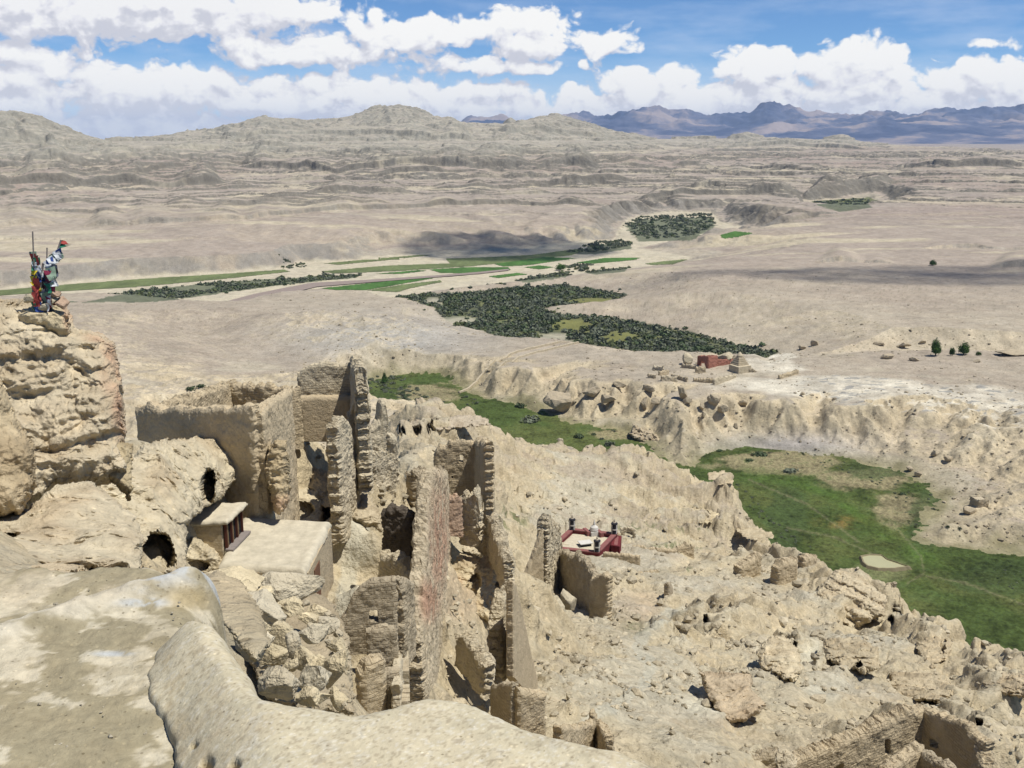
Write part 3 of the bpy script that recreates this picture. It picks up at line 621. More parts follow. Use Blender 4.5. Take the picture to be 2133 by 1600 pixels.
def ridge_height(x, y, detail=True):
    r = np.hypot(x, y); az = np.arctan2(x, y); z = ridge_tps(_tp(az, r))*r
    if not detail: return z
    px, py = project(x, y, z); A = np.clip(r/110, .06, 1.1); S = 1 - .6*ell(px, py, SMOOTH); A = A*S*(1 - .28*sstep(1480, 1700, px)*sstep(1180, 1300, py))
    wx, wy = x + 4*fbm(P3(x, y, 1, 18), 3), y + 4*fbm(P3(x, y, 2, 18), 3)
    z = z + A*(ridged(P3(wx, wy, 3, 34), 4, .5) - .55)*4.8
    rug = sstep(-.25, .2, fbm(P3(x, y, 14, 42), 2) + .12)
    t = z + 1.0*fbm(P3(x, y, 4, 9), 3); ph = fbm(P3(x, y, 5, 45), 2)*.5
    lit = .6*terrace(t, 5.2, ph, .74) + .4*terrace(t, 1.9, ph*2 + .3, .7)
    z = lerp(z, lit - .15, .85*np.clip(A, 0, 1)*rug)
    z = z + A*(ridged(P3(x, y, 6, 8.0), 4, .55) - .5)*1.7*(.5 + rug*.6)
    if ER_R is not None: z = z + ER_R(x, y)*1.6*np.clip(r/45, .12, 1)
    f1, f2, idd = worley(P3(wx, wy, z, 3.6)); z = z + A*rug*(np.clip(f2 - f1, 0, .3)*1.7 + (idd - .5)*.6 - .12)
    f1, f2, idd = worley(P3(x, y, z, .95)); z = z + np.clip(r/70, .15, 1)*sstep(.0, .4, fbm(P3(x, y, 44, 9), 3) + .1)*(np.clip(.55 - f1, 0, 1)*.55)*(.25 + .75*S)
    z = z + np.clip(r/70, .2, 1)*(fbm(P3(x, y, 7, 2.4), 4, .6)*.30*A + fbm(P3(x, y, 8, .7), 3, .6)*.09)
    for P, zc in SINKS:
        d = sdist(x, y, P); z = np.where(d < 1.0, np.minimum(z, lerp(zc, z, sstep(0, 1.0, d))), z)
    return z
ER_R = None
def _er_mask(X, Y, Z): return np.clip(np.hypot(X, Y)/60, .1, 1)
ER_R = Erosion(-240, 260, 18, 430, .9, lambda X, Y: ridge_height(X, Y), int(220000*max(Q, .4)), 50, 6, er=.30, cap=4.0, mask=_er_mask)
CAVES = [(1030, 931, 14, 9, 8), (870, 893, 10, 6, 8), (897, 890, 9, 6, 8), (838, 898, 9, 4, 6), (1470, 1291, 6, 9, 6), (1870, 1275, 12, 8, 7), (1856, 1291, 7, 6, 5), (1988, 1404, 6, 4, 4), (2090, 1490, 8, 7, 5), (2040, 1505, 8, 7, 4), (1655, 1343, 5, 6, 4), (1060, 1195, 8, 12, 4)]
def dig(V, caves):
    px, py = project(V[:, 0], V[:, 1], V[:, 2]); r = np.hypot(V[:, 0], V[:, 1]); k = np.ones(len(V))
    wob = fbm(np.stack([px/9, py/9, px*0], -1), 3)*.12
    for cx, cy_, a, b, dep in caves:
        rr = np.median(r[(abs(px-cx) < a) & (abs(py-cy_) < b)]) if ((abs(px-cx) < a) & (abs(py-cy_) < b)).any() else 1e9
        d = ((px-cx)/a)**2 + ((py-cy_)/b)**2 + wob
        k += np.where(np.abs(r - rr) < 25, (1 - sstep(.55, 1.05, d))*dep/np.maximum(r, 1), 0)
    return V*k[:, None]
def ridge_color(V, slope, er):
    x, y, z = V.T; px, py = project(x, y, z); r = np.hypot(x, y)
    C = lambda *c: np.array(c, np.float32)
    def over(col, m, c): return col + (c - col)*np.clip(m, 0, 1)[:, None]
    n1 = fbm(P3(x, y, 1, 24), 4); n2 = fbm(P3(x, y, 2, 5), 4); n3 = fbm(P3(x, y, z, 1.2), 4)
    col = np.tile(C(.425, .372, .272), (len(x), 1))
    col = over(col, sstep(-.1, .4, n1)*.8, C(.375, .33, .248))
    col = over(col, sstep(.25, .5, n1*.6 + n2*.6)*.55, C(.325, .275, .205))
    col = over(col, sstep(.55, 1.2, slope + n2*.2)*.75, C(.45, .37, .245))
    col = over(col, sstep(.1, .6, -er)*.5, C(.45, .375, .255)); col = over(col, sstep(.08, .4, er)*.6, C(.44, .40, .315))
    col = over(col, sstep(.30, .5, n3 + .3*n2)*.5, C(.27, .225, .16))
    bed = perlin(P3(n1*.6, n2*0, z + 1.5*n1, .9)) + .6*perlin(P3(n1*0 + 4, n2*.3, z, .34)); col = col*(1 + .16*(bed*sstep(.35, .8, slope))[:, None])
    far = sstep(150, 215, r)*(1 - sstep(1520, 1620, px)); col = over(col, far*.8*sstep(-.1, .2, n1 + n2*.5 + .1)*(1 - .6*sstep(.5, 1.0, slope)), C(.325, .272, .208))
    pth = np.minimum(seg_dist(px, py, [(1205, 1530), (1250, 1490), (1300, 1455), (1338, 1420), (1352, 1385), (1330, 1350), (1345, 1310), (1420, 1270)], False), seg_dist(px, py, [(700, 1300), (716, 1240), (728, 1190), (740, 1130), (745, 1095)], False)*.55)
    col = over(col, (1 - sstep(9, 15, pth + n2*6))*.75, C(.43, .405, .33))
    pale = ell(px, py, [(1690, 1365, 30, 55), (1460, 1468, 40, 22), (1720, 1430, 60, 30), (735, 1130, 50, 60)])
    col = over(col, pale*(.55 + .5*n2), C(.47, .44, .355))
    gre = ell(px, py, [(1318, 1310, 30, 12), (1400, 1140, 70, 10), (1440, 1100, 45, 10), (1330, 1100, 60, 10), (1060, 1080, 40, 30), (1430, 1185, 16, 6)])
    col = over(col, gre*sstep(.05, .3, n3 + n2*.5)*.8, C(.10, .115, .05))
    dk = ell(px, py, [(1318, 1305, 45, 26)]); col = over(col, dk*.5, C(.27, .235, .17))
    red = ell(px, py, [(1330, 1260, 50, 30), (960, 1240, 60, 60)]); col = over(col, red*.35, C(.44, .32, .22))
    return np.clip(col*(1 + .14*n2[:, None] + .20*n3[:, None]), .02, .7)
ROCKY = earth_mat('ridge_earth', (20., 3.0, .5), (.07, .12, .22), ((1.1, .40), (.30, .18)), grit=.42)
HZ = -17.05
HOUSE4 = [at_z(452, 1178, HZ), at_z(637, 1190, HZ), at_z(690, 1086, HZ), at_z(505, 1076, HZ)]
SINKS.append((np.array([at_r(px, 1230, r)[:2] for px, r in ((1128, 119), (1160, 133), (1238, 119), (1228, 113), (1170, 111))]), -61.8))
_c = np.mean(HOUSE4, 0)
SINKS.append((np.array([(_c + (p-_c)*1.12)[:2] for p in HOUSE4]), HZ - 1.9))
SINKS.append((np.array([at_r(px, 1050, r)[:2] for px, r in ((330, 53), (545, 47), (600, 54), (590, 60), (490, 62))]), -19.5))
SINKS.append((np.array([at_r(px, 1500, r)[:2] for px, r in ((1660, 46), (1640, 49), (1890, 54), (2030, 52), (2100, 46), (1900, 42))]), -44.0))
rows_r = np.exp(np.linspace(math.log(8.0), math.log(430.0), int(900*Q)))
xr, yr = polar_sheet(rows_r); zr = ridge_height(xr, yr)
Vr0 = np.stack([xr, yr, zr], -1); sr = slope_of(xr, yr, zr)
Vr = Vr0.reshape(-1, 3); cr_ = ridge_color(Vr, sr.ravel(), ER_R(Vr[:, 0], Vr[:, 1]))
# small overhangs: push the rock sideways a little
rr_ = np.hypot(Vr[:, 0], Vr[:, 1]); dsp = np.stack([fbm(P3(Vr[:, 0], Vr[:, 1], Vr[:, 2] + 40*k, 4.5) , 3) for k in (1, 2)], -1)*np.clip(rr_/110, .05, 1)[:, None]*.9
Vr = Vr + np.c_[dsp, np.zeros(len(Vr))]
Vr = dig(Vr, CAVES)
mesh_obj('ridge', Vr, grid_faces(*xr.shape), ROCKY, smooth=True, attrs={'Col': cr_})['kind'] = 'structure'
_ray_r = np.exp(np.linspace(math.log(10.), math.log(420.), 420))
def vis_r(px, py):                                         # distance at which the line of sight through a pixel meets the ridge
    a = float(az_of(px, py)); x, y = _ray_r*math.sin(a), _ray_r*math.cos(a); z = ridge_height(x, y, True); d = ray(px, py); zz = _ray_r*d[2]/math.hypot(d[0], d[1])
    k = np.nonzero(z >= zz)[0]; return float(_ray_r[k[0]]) if len(k) else 420.0
def ground_z(x, y):                                        # highest land under a point
    x = np.atleast_1d(np.asarray(x, float)); y = np.atleast_1d(np.asarray(y, float)); r = np.hypot(x, y)
    h = land_height(x, y)[0]
    return np.where(r < 428, np.maximum(h, ridge_height(x, y)), h)
# ------------------------------------------------------------------ builders for ruins and rock
def brick_mat(name, color, course=.16, dark=None, plaster=0.0, attr=False):
    """mud brick: courses and joints as relief, a little colour from brick to brick"""
    m, t, b = new_mat(name); p = pos(t); x, y, z = t.sep(p)
    hx = t.node('ShaderNodeAttribute', attribute_name='along').outputs['Fac']
    wz = t.math('ADD', z, t.math('MULTIPLY', t.noise(p, 1.3, 3), .16))
    br = t.node('ShaderNodeTexBrick'); br.offset = .5
    t.put(br.inputs['Vector'], t.comb(hx, wz, 0.0)); br.inputs['Scale'].default_value = 1.0
    br.inputs['Brick Width'].default_value = course*2.7; br.inputs['Row Height'].default_value = course; br.inputs['Mortar Size'].default_value = course*.16; br.inputs['Mortar Smooth'].default_value = .6
    br.inputs['Color1'].default_value = (.90, .90, .90, 1); br.inputs['Color2'].default_value = (1.06, 1.05, 1.03, 1); br.inputs['Mortar'].default_value = (.80, .77, .74, 1)
    worn = t.maprange(t.noise(p, .9, 4, .6), .38 + plaster*.3, .6 + plaster*.3)
    n = t.maprange(t.noise(p, 1.1, 5, .6), .25, .75, .84, 1.16); n2 = t.maprange(t.noise(p, 9.0, 5, .65), .25, .75, .86, 1.14)
    f = t.math('MULTIPLY', n, n2)
    c = t.node('ShaderNodeVertexColor', layer_name='Col').outputs[0] if attr else (*color, 1)
    c = t.mix(1.0, c, t.comb(f, f, f), 'MULTIPLY')
    c = t.mix(worn, c, t.mix(1.0, c, br.outputs['Color'], 'MULTIPLY'))
    if dark is not None: c = t.mix(t.maprange(t.noise(p, .45, 4, .6), .42, .62, 0, .85), c, dark)
    t.put(b.inputs['Base Color'], c)
    h = t.math('ADD', t.math('MULTIPLY', t.math('SUBTRACT', 1.0, br.outputs['Fac']), t.math('MULTIPLY', worn, .055)), t.math('MULTIPLY', t.noise(p, 5.5, 7, .7), .13))
    bn = t.node('ShaderNodeBump'); bn.inputs['Distance'].default_value = 1.0; bn.inputs['Strength'].default_value = .9
    t.put(bn.inputs['Height'], h); t.put(b.inputs['Normal'], bn.outputs[0])
    return m
TAN = brick_mat('mud_brick', (.46, .38, .25)); PALE = brick_mat('pale_mud_brick', (.49, .425, .30)); REDW = brick_mat('red_mud_brick', (.40, .285, .195), .13, plaster=.2)
PLASTER = brick_mat('mud_plaster', (.46, .375, .245), plaster=1.0); DARKW = brick_mat('soot_and_shade_stone', (.11, .092, .072), .13); GREYW = brick_mat('grey_mud_brick', (.385, .325, .225))
MAROON = brick_mat('maroon_plaster', (.14, .03, .032), plaster=1.0); PINKRIM = brick_mat('worn_red_paint', (.225, .095, .085), plaster=1.0)
RUINRED = brick_mat('red_ochre_wall', (.30, .135, .095), plaster=.8)
def simple_mat(name, color, rough=.8, noise=.15, scale=6.0, bump=.01):
    m, t, b = new_mat(name); p = pos(t); f = t.maprange(t.noise(p, scale, 5, .6), .25, .75, 1-noise, 1+noise)
    t.put(b.inputs['Base Color'], t.mix(1.0, (*color, 1), t.comb(f, f, f), 'MULTIPLY')); b.inputs['Roughness'].default_value = rough
    if bump:
        bn = t.node('ShaderNodeBump'); bn.inputs['Distance'].default_value = bump; t.put(bn.inputs['Height'], t.noise(p, scale*3, 5, .6)); t.put(b.inputs['Normal'], bn.outputs[0])
    return m
WHITEW = simple_mat('whitewash', (.52, .50, .45)); WOOD = simple_mat('old_wood', (.16, .085, .05)); GREYWOOD = simple_mat('weathered_plank', (.22, .19, .17)); DARKCLOTH = simple_mat('black_yak_cloth', (.025, .025, .03)); BLUEP = simple_mat('blue_painted_metal', (.17, .24, .32), .5)
GLASS = simple_mat('dark_window_pane', (.02, .02, .022), .15, .05)

def wall_mesh(A, B, top, thick=.5, holes=(), batter=.04, rough=.1, foot=1.5, res=None, seed=0, ragged=.12):
    """A wall standing on the line A-B; top and holes are read from the photograph in the wall's own plane. A, B, top points: (px, py[, r])."""
    a = at_r(A[0], A[1], A[2]); b = at_r(B[0], B[1], B[2]); d2 = b[:2] - a[:2]; L = np.linalg.norm(d2); u = np.r_[d2/L, 0]; n = np.r_[-u[1], u[0], 0]
    if np.dot(n[:2], -a[:2]) < 0: n = -n                          # n looks at the viewer
    def plane(px, py):
        d = ray(px, py); k = np.dot(a, n)/np.dot(d, n); p = d*k; return np.dot(p - a, u), p[2]
    tp = sorted(plane(*q) for q in top); ts = np.array([q[0] for q in tp]); zs = np.array([q[1] for q in tp])
    t0, t1 = 0.0, L
    rr = np.linalg.norm((a+b)[:2])/2; res = res or max(.05, rr/2049*2.0)
    nt = int(np.clip(L/res, 6, 420)); H = max(zs.max() - min(a[2], b[2]) + foot, .5); nz = int(np.clip(H/res, 6, 420))
    T = np.linspace(t0, t1, nt+1); ztop = np.interp(T, ts, zs)
    rg = np.stack([T/.9 + seed*3.1, T*0, T*0 + seed], -1); ztop = ztop + ragged*(fbm(rg, 4, .6) + .5*fbm(rg*4.1 + 7, 2))*np.clip(rr/40, .5, 2)
    zbot = lerp(a[2], b[2], T/L) - foot; ztop = np.maximum(ztop, zbot + .1)
    Tm, Vm = np.meshgrid(T, np.linspace(0, 1, nz+1)); Z = zbot + (ztop - zbot)*Vm
    cen = np.ones((nz, nt), bool)
    for hpoly in holes:
        hp = np.array([plane(*q) for q in hpoly]); cen &= ~inside((Tm[:-1, :-1]+Tm[1:, 1:])/2, (Z[:-1, :-1]+Z[1:, 1:])/2, hp)
    P0 = a[:2][None, None] + Tm[..., None]*u[:2]
    core = np.dstack([P0, Z]); th = thick*(1 - batter*(Z - Z.min())/max(1, thick)*.5)
    edge = np.minimum(np.minimum(Tm, L - Tm), (ztop - Z)); rnd = np.clip(1 - edge/(thick*.35), 0, 1)**2*.32
    sides = []
    for s in (1, -1):
        q = core + n*(s*(th/2*(1-rnd)))[..., None]; w = q*np.array([1, 1, 1.0])
        dn = rough*(fbm(w/1.1 + seed, 4, .55)*.9 + .5*fbm(w/.34 + 9, 3)) if rough else 0
        sd = np.exp(-np.minimum(Tm, L - Tm)/.35)*np.where(Tm < L/2, 1, -1)
        q = q + n*(s*dn)[..., None] + u*(rough*.6*fbm(w/.8 + 33, 3) + sd*ragged*1.0*(fbm(np.stack([Z/.4, Z*0 + seed, Tm*0 + 3*(Tm > L/2)], -1), 4, .6) + .1))[..., None]; sides.append(q)
    N = (nz+1)*(nt+1); idx = np.arange(N).reshape(nz+1, nt+1)
    quads = np.stack([idx[:-1, :-1], idx[:-1, 1:], idx[1:, 1:], idx[1:, :-1]], -1)[cen]
    e = {}
    for f in quads:
        for k in range(4):
            i, j = int(f[k]), int(f[(k+1) % 4])
            if (j, i) in e: del e[(j, i)]
            else: e[(i, j)] = 1
    NS = max(2, min(6, int(thick/(res*1.6)))); lay = []
    for k in range(NS + 1):                                     # front, layers across the thickness, back
        q = sides[0] + (sides[1] - sides[0])*(k/NS)
        if 0 < k < NS: q = q + (np.stack([fbm(q/.45 + 60 + 9*j, 4, .6) for j in (1, 2, 3)], -1)*np.array([.5, .5, 1.0]) + np.array([0, 0, .25]))*min(.22*thick, .14)*(.4 + 6*rough)
        lay.append(q.reshape(-1, 3))
    rim = np.array([[j + k*N, i + k*N, i + (k+1)*N, j + (k+1)*N] for i, j in e for k in range(NS)], int)
    F = np.concatenate([quads, quads[:, ::-1] + N*NS, rim]); V = np.concatenate(lay); AL = np.tile(Tm.ravel(), NS + 1)
    if np.dot(np.cross(u, [0, 0, 1]), n) < 0: F = F[:, ::-1]
    return compact(V, F, AL)
def wall(name, A, B, top, mat=None, parent=None, label=None, cat=None, group=None, **kw):
    V, F, AL = wall_mesh(A, B, top, **kw)
    if parent is not None: V = local(V, parent)
    o = mesh_obj(name, V, F, mat or TAN, parent, smooth=False, attrs={'along': AL})
    return tag(o, label, cat, group)

def smooth_d(d, R): return np.sqrt(np.maximum(0, 1 - (1 - np.clip(d/R, 0, 1))**2))
def rock_mass(name, outline, r_top, r_bot, bulge=None, pxR=None, color=(.45, .38, .27), color2=None, label=None, cat='rock', group=None, step=2.0, rough=1.0, caves=(), strata=0.0, kind=None, seed=0, mat=None, plan=None, red=None, auto=0):
    """a rock body whose outline is read from the photograph: a front and a back shell round a sloping core, closed all round, then broken up with noise"""
    if auto:
        o = np.array(outline, float); cx = o[:, 0].mean(); yb, yt = o[:, 1].max(), o[:, 1].min(); r_bot = vis_r(cx, yb - .08*(yb-yt)) - auto; r_top = min(vis_r(cx, yt + .08*(yb-yt)), r_bot*1.14) - auto*.3
    o = np.array(outline, float); x0, y0 = o.min(0) - 6; x1, y1 = o.max(0) + 6; step = step/max(Q, .6)
    gx = np.arange(x0, x1 + step, step); gy = np.arange(y0, y1 + step, step); PX, PY = np.meshgrid(gx, gy)
    d = seg_dist(PX, PY, o); d[~inside(PX, PY, o)] *= -1
    d = d + fbm(np.stack([PX/16, PY/16, PX*0 + seed], -1), 4)*5 + fbm(np.stack([PX/5, PY/5, PX*0 + seed], -1), 2)*1.6
    msk = d > 0; R = pxR or .32*min(x1-x0, y1-y0); rm = (r_top+r_bot)/2; bulge = bulge or R*rm/2049*1.0
    t = np.clip((PY - o[:, 1].min())/np.ptp(o[:, 1]), 0, 1); rc = lerp(r_top, r_bot, t)
    if plan: rc = rc + plan(PX, PY)
    s = smooth_d(np.maximum(d, 0), R)*bulge
    base = at_r(PX, PY, rc); k = rough*np.clip(rm/30, .3, 1.15 if auto else 3)
    q = base; n = ridged(q/4.5 + seed, 4, .55)*.55 + fbm(q/1.6 + seed, 4, .6)*.30 + fbm(q/.45 + seed, 3, .6)*.08
    f1, f2, _ = worley(q/2.4 + seed); n = n + np.clip(f2-f1, 0, .3)*.5 + .22*fbm(q/.9 + 3, 4, .6)
    if strata: zz = q[..., 2]; n = n + strata*(perlin(P3(zz*0 + fbm(q/6, 2)*.3, zz*0, zz, .55)) + .5*perlin(P3(zz*0+3, zz*0, zz, .2)))
    hole = np.zeros(PX.shape)
    for cx, cy_, a_, b_, dep in caves:
        dd = ((PX-cx)/a_)**2 + ((PY-cy_)/b_)**2 + .25*fbm(np.stack([PX/7, PY/7, PX*0], -1), 2); hole = np.maximum(hole, (1 - sstep(.7, 1.0, dd))*dep)
    ed = np.clip(d/(R*.25), 0, 1)
    rf = rc - s - n*k*ed*.8 + hole; rb = rc + s*.9 + np.maximum(hole, 0) + .15*k
    Vf = at_r(PX, PY, rf); Vb = at_r(PX, PY, rb)
    dv = np.stack([fbm(Vf/2.2 + 7*j + seed, 3) for j in (1, 2, 3)], -1)*(.22*k*ed)[..., None]; Vf = Vf + dv
    nr, nc = PX.shape; N = nr*nc; F = grid_faces(nr, nc).reshape(nr-1, nc-1, 4)
    cm = msk[:-1, :-1] & msk[1:, :-1] & msk[:-1, 1:] & msk[1:, 1:]; quads = F[cm][:, ::-1]
    ed2 = {}
    for f in quads:
        for j in range(4):
            a, b = int(f[j]), int(f[(j+1) % 4])
            if (b, a) in ed2: del ed2[(b, a)]
            else: ed2[(a, b)] = 1
    rim = np.array([[b, a, a+N, b+N] for a, b in ed2], int)
    F = np.concatenate([quads, quads[:, ::-1] + N, rim]); V = np.concatenate([Vf.reshape(-1, 3), Vb.reshape(-1, 3)])
    V, F = compact(V, F)
    c = np.tile(np.array(color, np.float32), (len(V), 1)); c2 = np.array(color2 or (color[0]*.8, color[1]*.77, color[2]*.74), np.float32)
    m = sstep(-.1, .35, fbm(V/3.0 + 5, 4))[:, None]; c = c + (c2 - c)*m*.8; c = c*(1 + .16*fbm(V/.6, 3)[:, None])
    if red is not None:
        px, py = project(*V.T); w = ell(px, py, red)[:, None]*(.6 + .8*fbm(V/1.2 + 3, 3)[:, None]); c = c + (np.array((.46, .30, .20), np.float32) - c)*np.clip(w, 0, 1)
    o_ = mesh_obj(name, V, F, mat or ROCK, smooth=False, attrs={'Col': np.clip(c, .03, .7)})
    return tag(o_, label, cat if kind is None else None, group, kind)
ROCK = earth_mat('clay_rock', (7.0, 1.6, .30), (.08, .12, .17), ((.7, .22), (.16, .08)), grit=.22)

def boulder_mesh(seed, sub=4, flat=1.0, cuts=9):
    rs = np.random.RandomState(seed); bm = bmesh.new(); bmesh.ops.create_icosphere(bm, subdivisions=sub, radius=1.0)
    V = np.array([v.co[:] for v in bm.verts]); F = np.array([[v.index for v in f.verts] for f in bm.faces]); bm.free()
    V = V*1.25
    for _ in range(cuts):                                       # broken faces
        n = rs.normal(size=3); n /= np.linalg.norm(n); h = rs.uniform(.5, .85); dd = V @ n - h; V = V - np.outer(np.maximum(dd, 0)*.93, n)
    V[:, 2] *= flat; V = V*(1 + .10*fbm(V*1.4 + seed, 3)[:, None] + .045*fbm(V*5 + seed, 3, .6)[:, None])
    return V, F
def boulder(px, py, w, h, r, seed, label, group=None, name='boulder', color=(.47, .40, .28), sub=4, rot=None, depth=None, cuts=9, dz=0):
    rs = np.random.RandomState(seed + 100); V, F = boulder_mesh(seed, sub, 1.0, cuts)
    e = V.max(0) - V.min(0); k = r/2049.0/math.cos(R(14)) ; V = (V - (V.max(0)+V.min(0))/2)/e
    hz = h*1.05*k; V = V*np.array([w*k, depth or (w+h)/2*k*.9, hz])
    a = rs.uniform(-.35, .35) if rot is None else rot; c, s = math.cos(a), math.sin(a)
    V = np.c_[c*V[:, 0] + s*V[:, 2]*.4, V[:, 1], -s*V[:, 0]*.4 + c*V[:, 2]]
    p = at_r(px, py, r) + np.array([0, 0, dz])
    cc = np.tile(np.array(color, np.float32), (len(V), 1)); cc = cc*(1 + .15*fbm(V/.35 + seed, 3)[:, None])
    o = mesh_obj(name, V, F, ROCK, smooth=False, attrs={'Col': np.clip(cc, .03, .7)}); o.location = p
    return tag(o, label, 'boulder', group)
def slab_mesh(corners, thick, seed=0, res=.12, rough=.03, rim=0.0):
    """a mud slab (flat roof) over a quad of corners [4x3], its edge rounded"""
    c = np.array(corners, float); nu = max(4, int(np.linalg.norm(c[1]-c[0])/res)); nv = max(4, int(np.linalg.norm(c[3]-c[0])/res))
    U, V_ = np.meshgrid(np.linspace(0, 1, nu+1), np.linspace(0, 1, nv+1)); p = (c[0]*((1-U)*(1-V_))[..., None] + c[1]*(U*(1-V_))[..., None] + c[2]*(U*V_)[..., None] + c[3]*((1-U)*V_)[..., None])
    du = np.minimum(U, 1-U)*np.linalg.norm(c[1]-c[0]); dv = np.minimum(V_, 1-V_)*np.linalg.norm(c[3]-c[0]); e = np.minimum(du, dv)
    top = p.copy(); top[..., 2] += -thick*.6*(1 - smooth_d(e, .22)) + rough*fbm(p/.5 + seed, 4) + rim*np.exp(-((e-.28)/.2)**2)
    wob = np.stack([fbm(p/.7 + 4 + seed, 3), fbm(p/.7 + 8 + seed, 3), p[..., 0]*0], -1)*(.08*(e < .05))[..., None]; top += wob
    bot = p.copy() + wob; bot[..., 2] -= thick
    nr, nc = U.shape; N = nr*nc; F = grid_faces(nr, nc); b = [i for i in range(nc)] + [i*nc + nc-1 for i in range(1, nr)] + [(nr-1)*nc + i for i in range(nc-2, -1, -1)] + [i*nc for i in range(nr-2, 0, -1)]
    side = np.array([[b[k], b[k-1], b[k-1]+N, b[k]+N] for k in range(len(b))])
    return np.concatenate([top.reshape(-1, 3), bot.reshape(-1, 3)]), np.concatenate([F, F[:, ::-1] + N, side])
def box_mesh(c, sx, sy, sz, rot=0.0):                        # c = centre of the base
    v = np.array([[x, y, z] for z in (0, 1) for x, y in ((-.5, -.5), (.5, -.5), (.5, .5), (-.5, .5))])*np.array([sx, sy, sz])
    co, si = math.cos(rot), math.sin(rot); v = np.c_[v[:, 0]*co - v[:, 1]*si, v[:, 0]*si + v[:, 1]*co, v[:, 2]] + np.array(c)
    return v, np.array([[3, 2, 1, 0], [4, 5, 6, 7], [0, 1, 5, 4], [1, 2, 6, 5], [2, 3, 7, 6], [3, 0, 4, 7]])
def lathe_mesh(c, prof, n=14):                               # prof: (radius, height)
    a = np.linspace(0, 2*math.pi, n, endpoint=False); V = np.array([[r*math.cos(t), r*math.sin(t), h] for r, h in prof for t in a]) + np.array(c); F = []
    for i in range(len(prof)-1):
        for j in range(n): F.append([i*n+j, i*n+(j+1) % n, (i+1)*n+(j+1) % n, (i+1)*n+j])
    F.append(list(range(n))[::-1]); F.append([(len(prof)-1)*n+j for j in range(n)])
    return V, F
def tube_mesh(path, rad, n=8):
    P = np.array(path, float); V, F = [], []
    for i, p in enumerate(P):
        t = P[min(i+1, len(P)-1)] - P[max(i-1, 0)]; t /= np.linalg.norm(t) + 1e-9; s = np.cross(t, [.3, .9, .2]); s /= np.linalg.norm(s); w = np.cross(t, s)
        rr = rad[i] if hasattr(rad, '__len__') else rad
        for k in range(n): V.append(p + rr*(math.cos(2*math.pi*k/n)*s + math.sin(2*math.pi*k/n)*w))
    for i in range(len(P)-1):
        for k in range(n): F.append([i*n+k, i*n+(k+1) % n, (i+1)*n+(k+1) % n, (i+1)*n+k])
    F.append(list(range(n))[::-1]); F.append([(len(P)-1)*n+k for k in range(n)]); return np.array(V), F
def merge(*ms):
    V, F, o = [], [], 0
    for v, f in ms: V.append(np.asarray(v)); F += [[int(i)+o for i in q] for q in f]; o += len(v)
    return np.concatenate(V), F
# ------------------------------------------------------------------ the mud terrace and the rounded parapet in front
TZ = -3.5
TERR = at_z(np.array([-500, -200, 0, 150, 270, 440, 455, 428, 425, 460, 520, 700, 1500, 2000, -900]), np.array([1200, 1194, 1194, 1190, 1187, 1190, 1215, 1260, 1310, 1420, 1490, 1560, 1720, 3400, 3400]), TZ)[:, :2]
g = .022/max(Q, .6)
xs, ys = np.meshgrid(np.arange(-6.4, 1.2, g), np.arange(1.6, 8.2, g)); dT = sdist(xs, ys, TERR) + fbm(P3(xs, ys, 0, .8), 4)*.16
rimp = at_z(np.array([-300, 0, 120, 250, 350, 440]), np.array([1370, 1335, 1295, 1258, 1230, 1203]), TZ)[:, :2]
dr = seg_dist(xs, ys, rimp, closed=False)
zt = TZ + fbm(P3(xs, ys, 1, 1.6), 3)*.05 + fbm(P3(xs, ys, 2, .35), 4, .55)*.022 + fbm(P3(xs, ys, 3, .09), 3, .6)*.006 + .11*np.exp(-(dr/.16)**2)*(1 + .5*fbm(P3(xs, ys, 4, .4), 3))
zt = zt - .45*(1 - smooth_d(np.maximum(-dT, 0), .42))*sstep(300, 420, project(xs, ys, zt)[0])
zt = zt - np.where(dT > 0, np.minimum(dT*14, 4.5), 0)
pxt, pyt = project(xs, ys, zt)
C = lambda *c: np.array(c, np.float32)
n1 = fbm(P3(xs, ys, 7, .9), 5, .6); n2 = fbm(P3(xs*.7, ys, 8, .28), 4, .6); n3 = fbm(P3(xs, ys, 9, .06), 3)
col = np.zeros(xs.shape + (3,), np.float32) + C(.285, .245, .165)
def over(col, m, c): return col + (c - col)*np.clip(m, 0, 1)[..., None]
col = over(col, sstep(.10, .22, n1 + .55*n2 + .15*n3)*.85, C(.41, .36, .268))
col = over(col, sstep(.30, .38, n2 + .25*n1 + .15*n3)*.8, C(.47, .42, .325))
col = over(col, np.exp(-(dr/.13)**2)*sstep(-.5, .2, n2 + n1), C(.50, .455, .37))
blue = np.maximum(np.exp(-(dr/.10)**2)*sstep(235, 330, pxt), ell(pxt, pyt, [(235, 1362, 45, 6), (190, 1540, 40, 10), (300, 1255, 60, 10)]))
col = over(col, blue*sstep(.02, .2, n2 + .4*n3)*.8, C(.38, .40, .42))
col = over(col, ell(pxt, pyt, [(390, 1245, 45, 28)])*.8, C(.33, .26, .145))
col = over(col, ell(pxt, pyt, [(60, 1225, 200, 45)])*sstep(0, .3, n1 + .2)*.7, C(.42, .36, .265))
col = np.clip(col*(1 + .16*n3[..., None] + .1*n2[..., None]), .02, .7)
MUD = earth_mat('trodden_mud', (1.1, .3, .05), (.06, .08, .12), ((.12, .022), (.02, .008)), grit=.035)
nr, nc = xs.shape
Ft = grid_faces(nr, nc).reshape(nr-1, nc-1, 4)[(fmid(dT) < .4)]
V_, F_, c_ = compact(np.stack([xs, ys, zt], -1).reshape(-1, 3), Ft, col.reshape(-1, 3))
mesh_obj('terrace_floor', V_, F_, MUD, smooth=True, attrs={'Col': c_})['kind'] = 'structure'

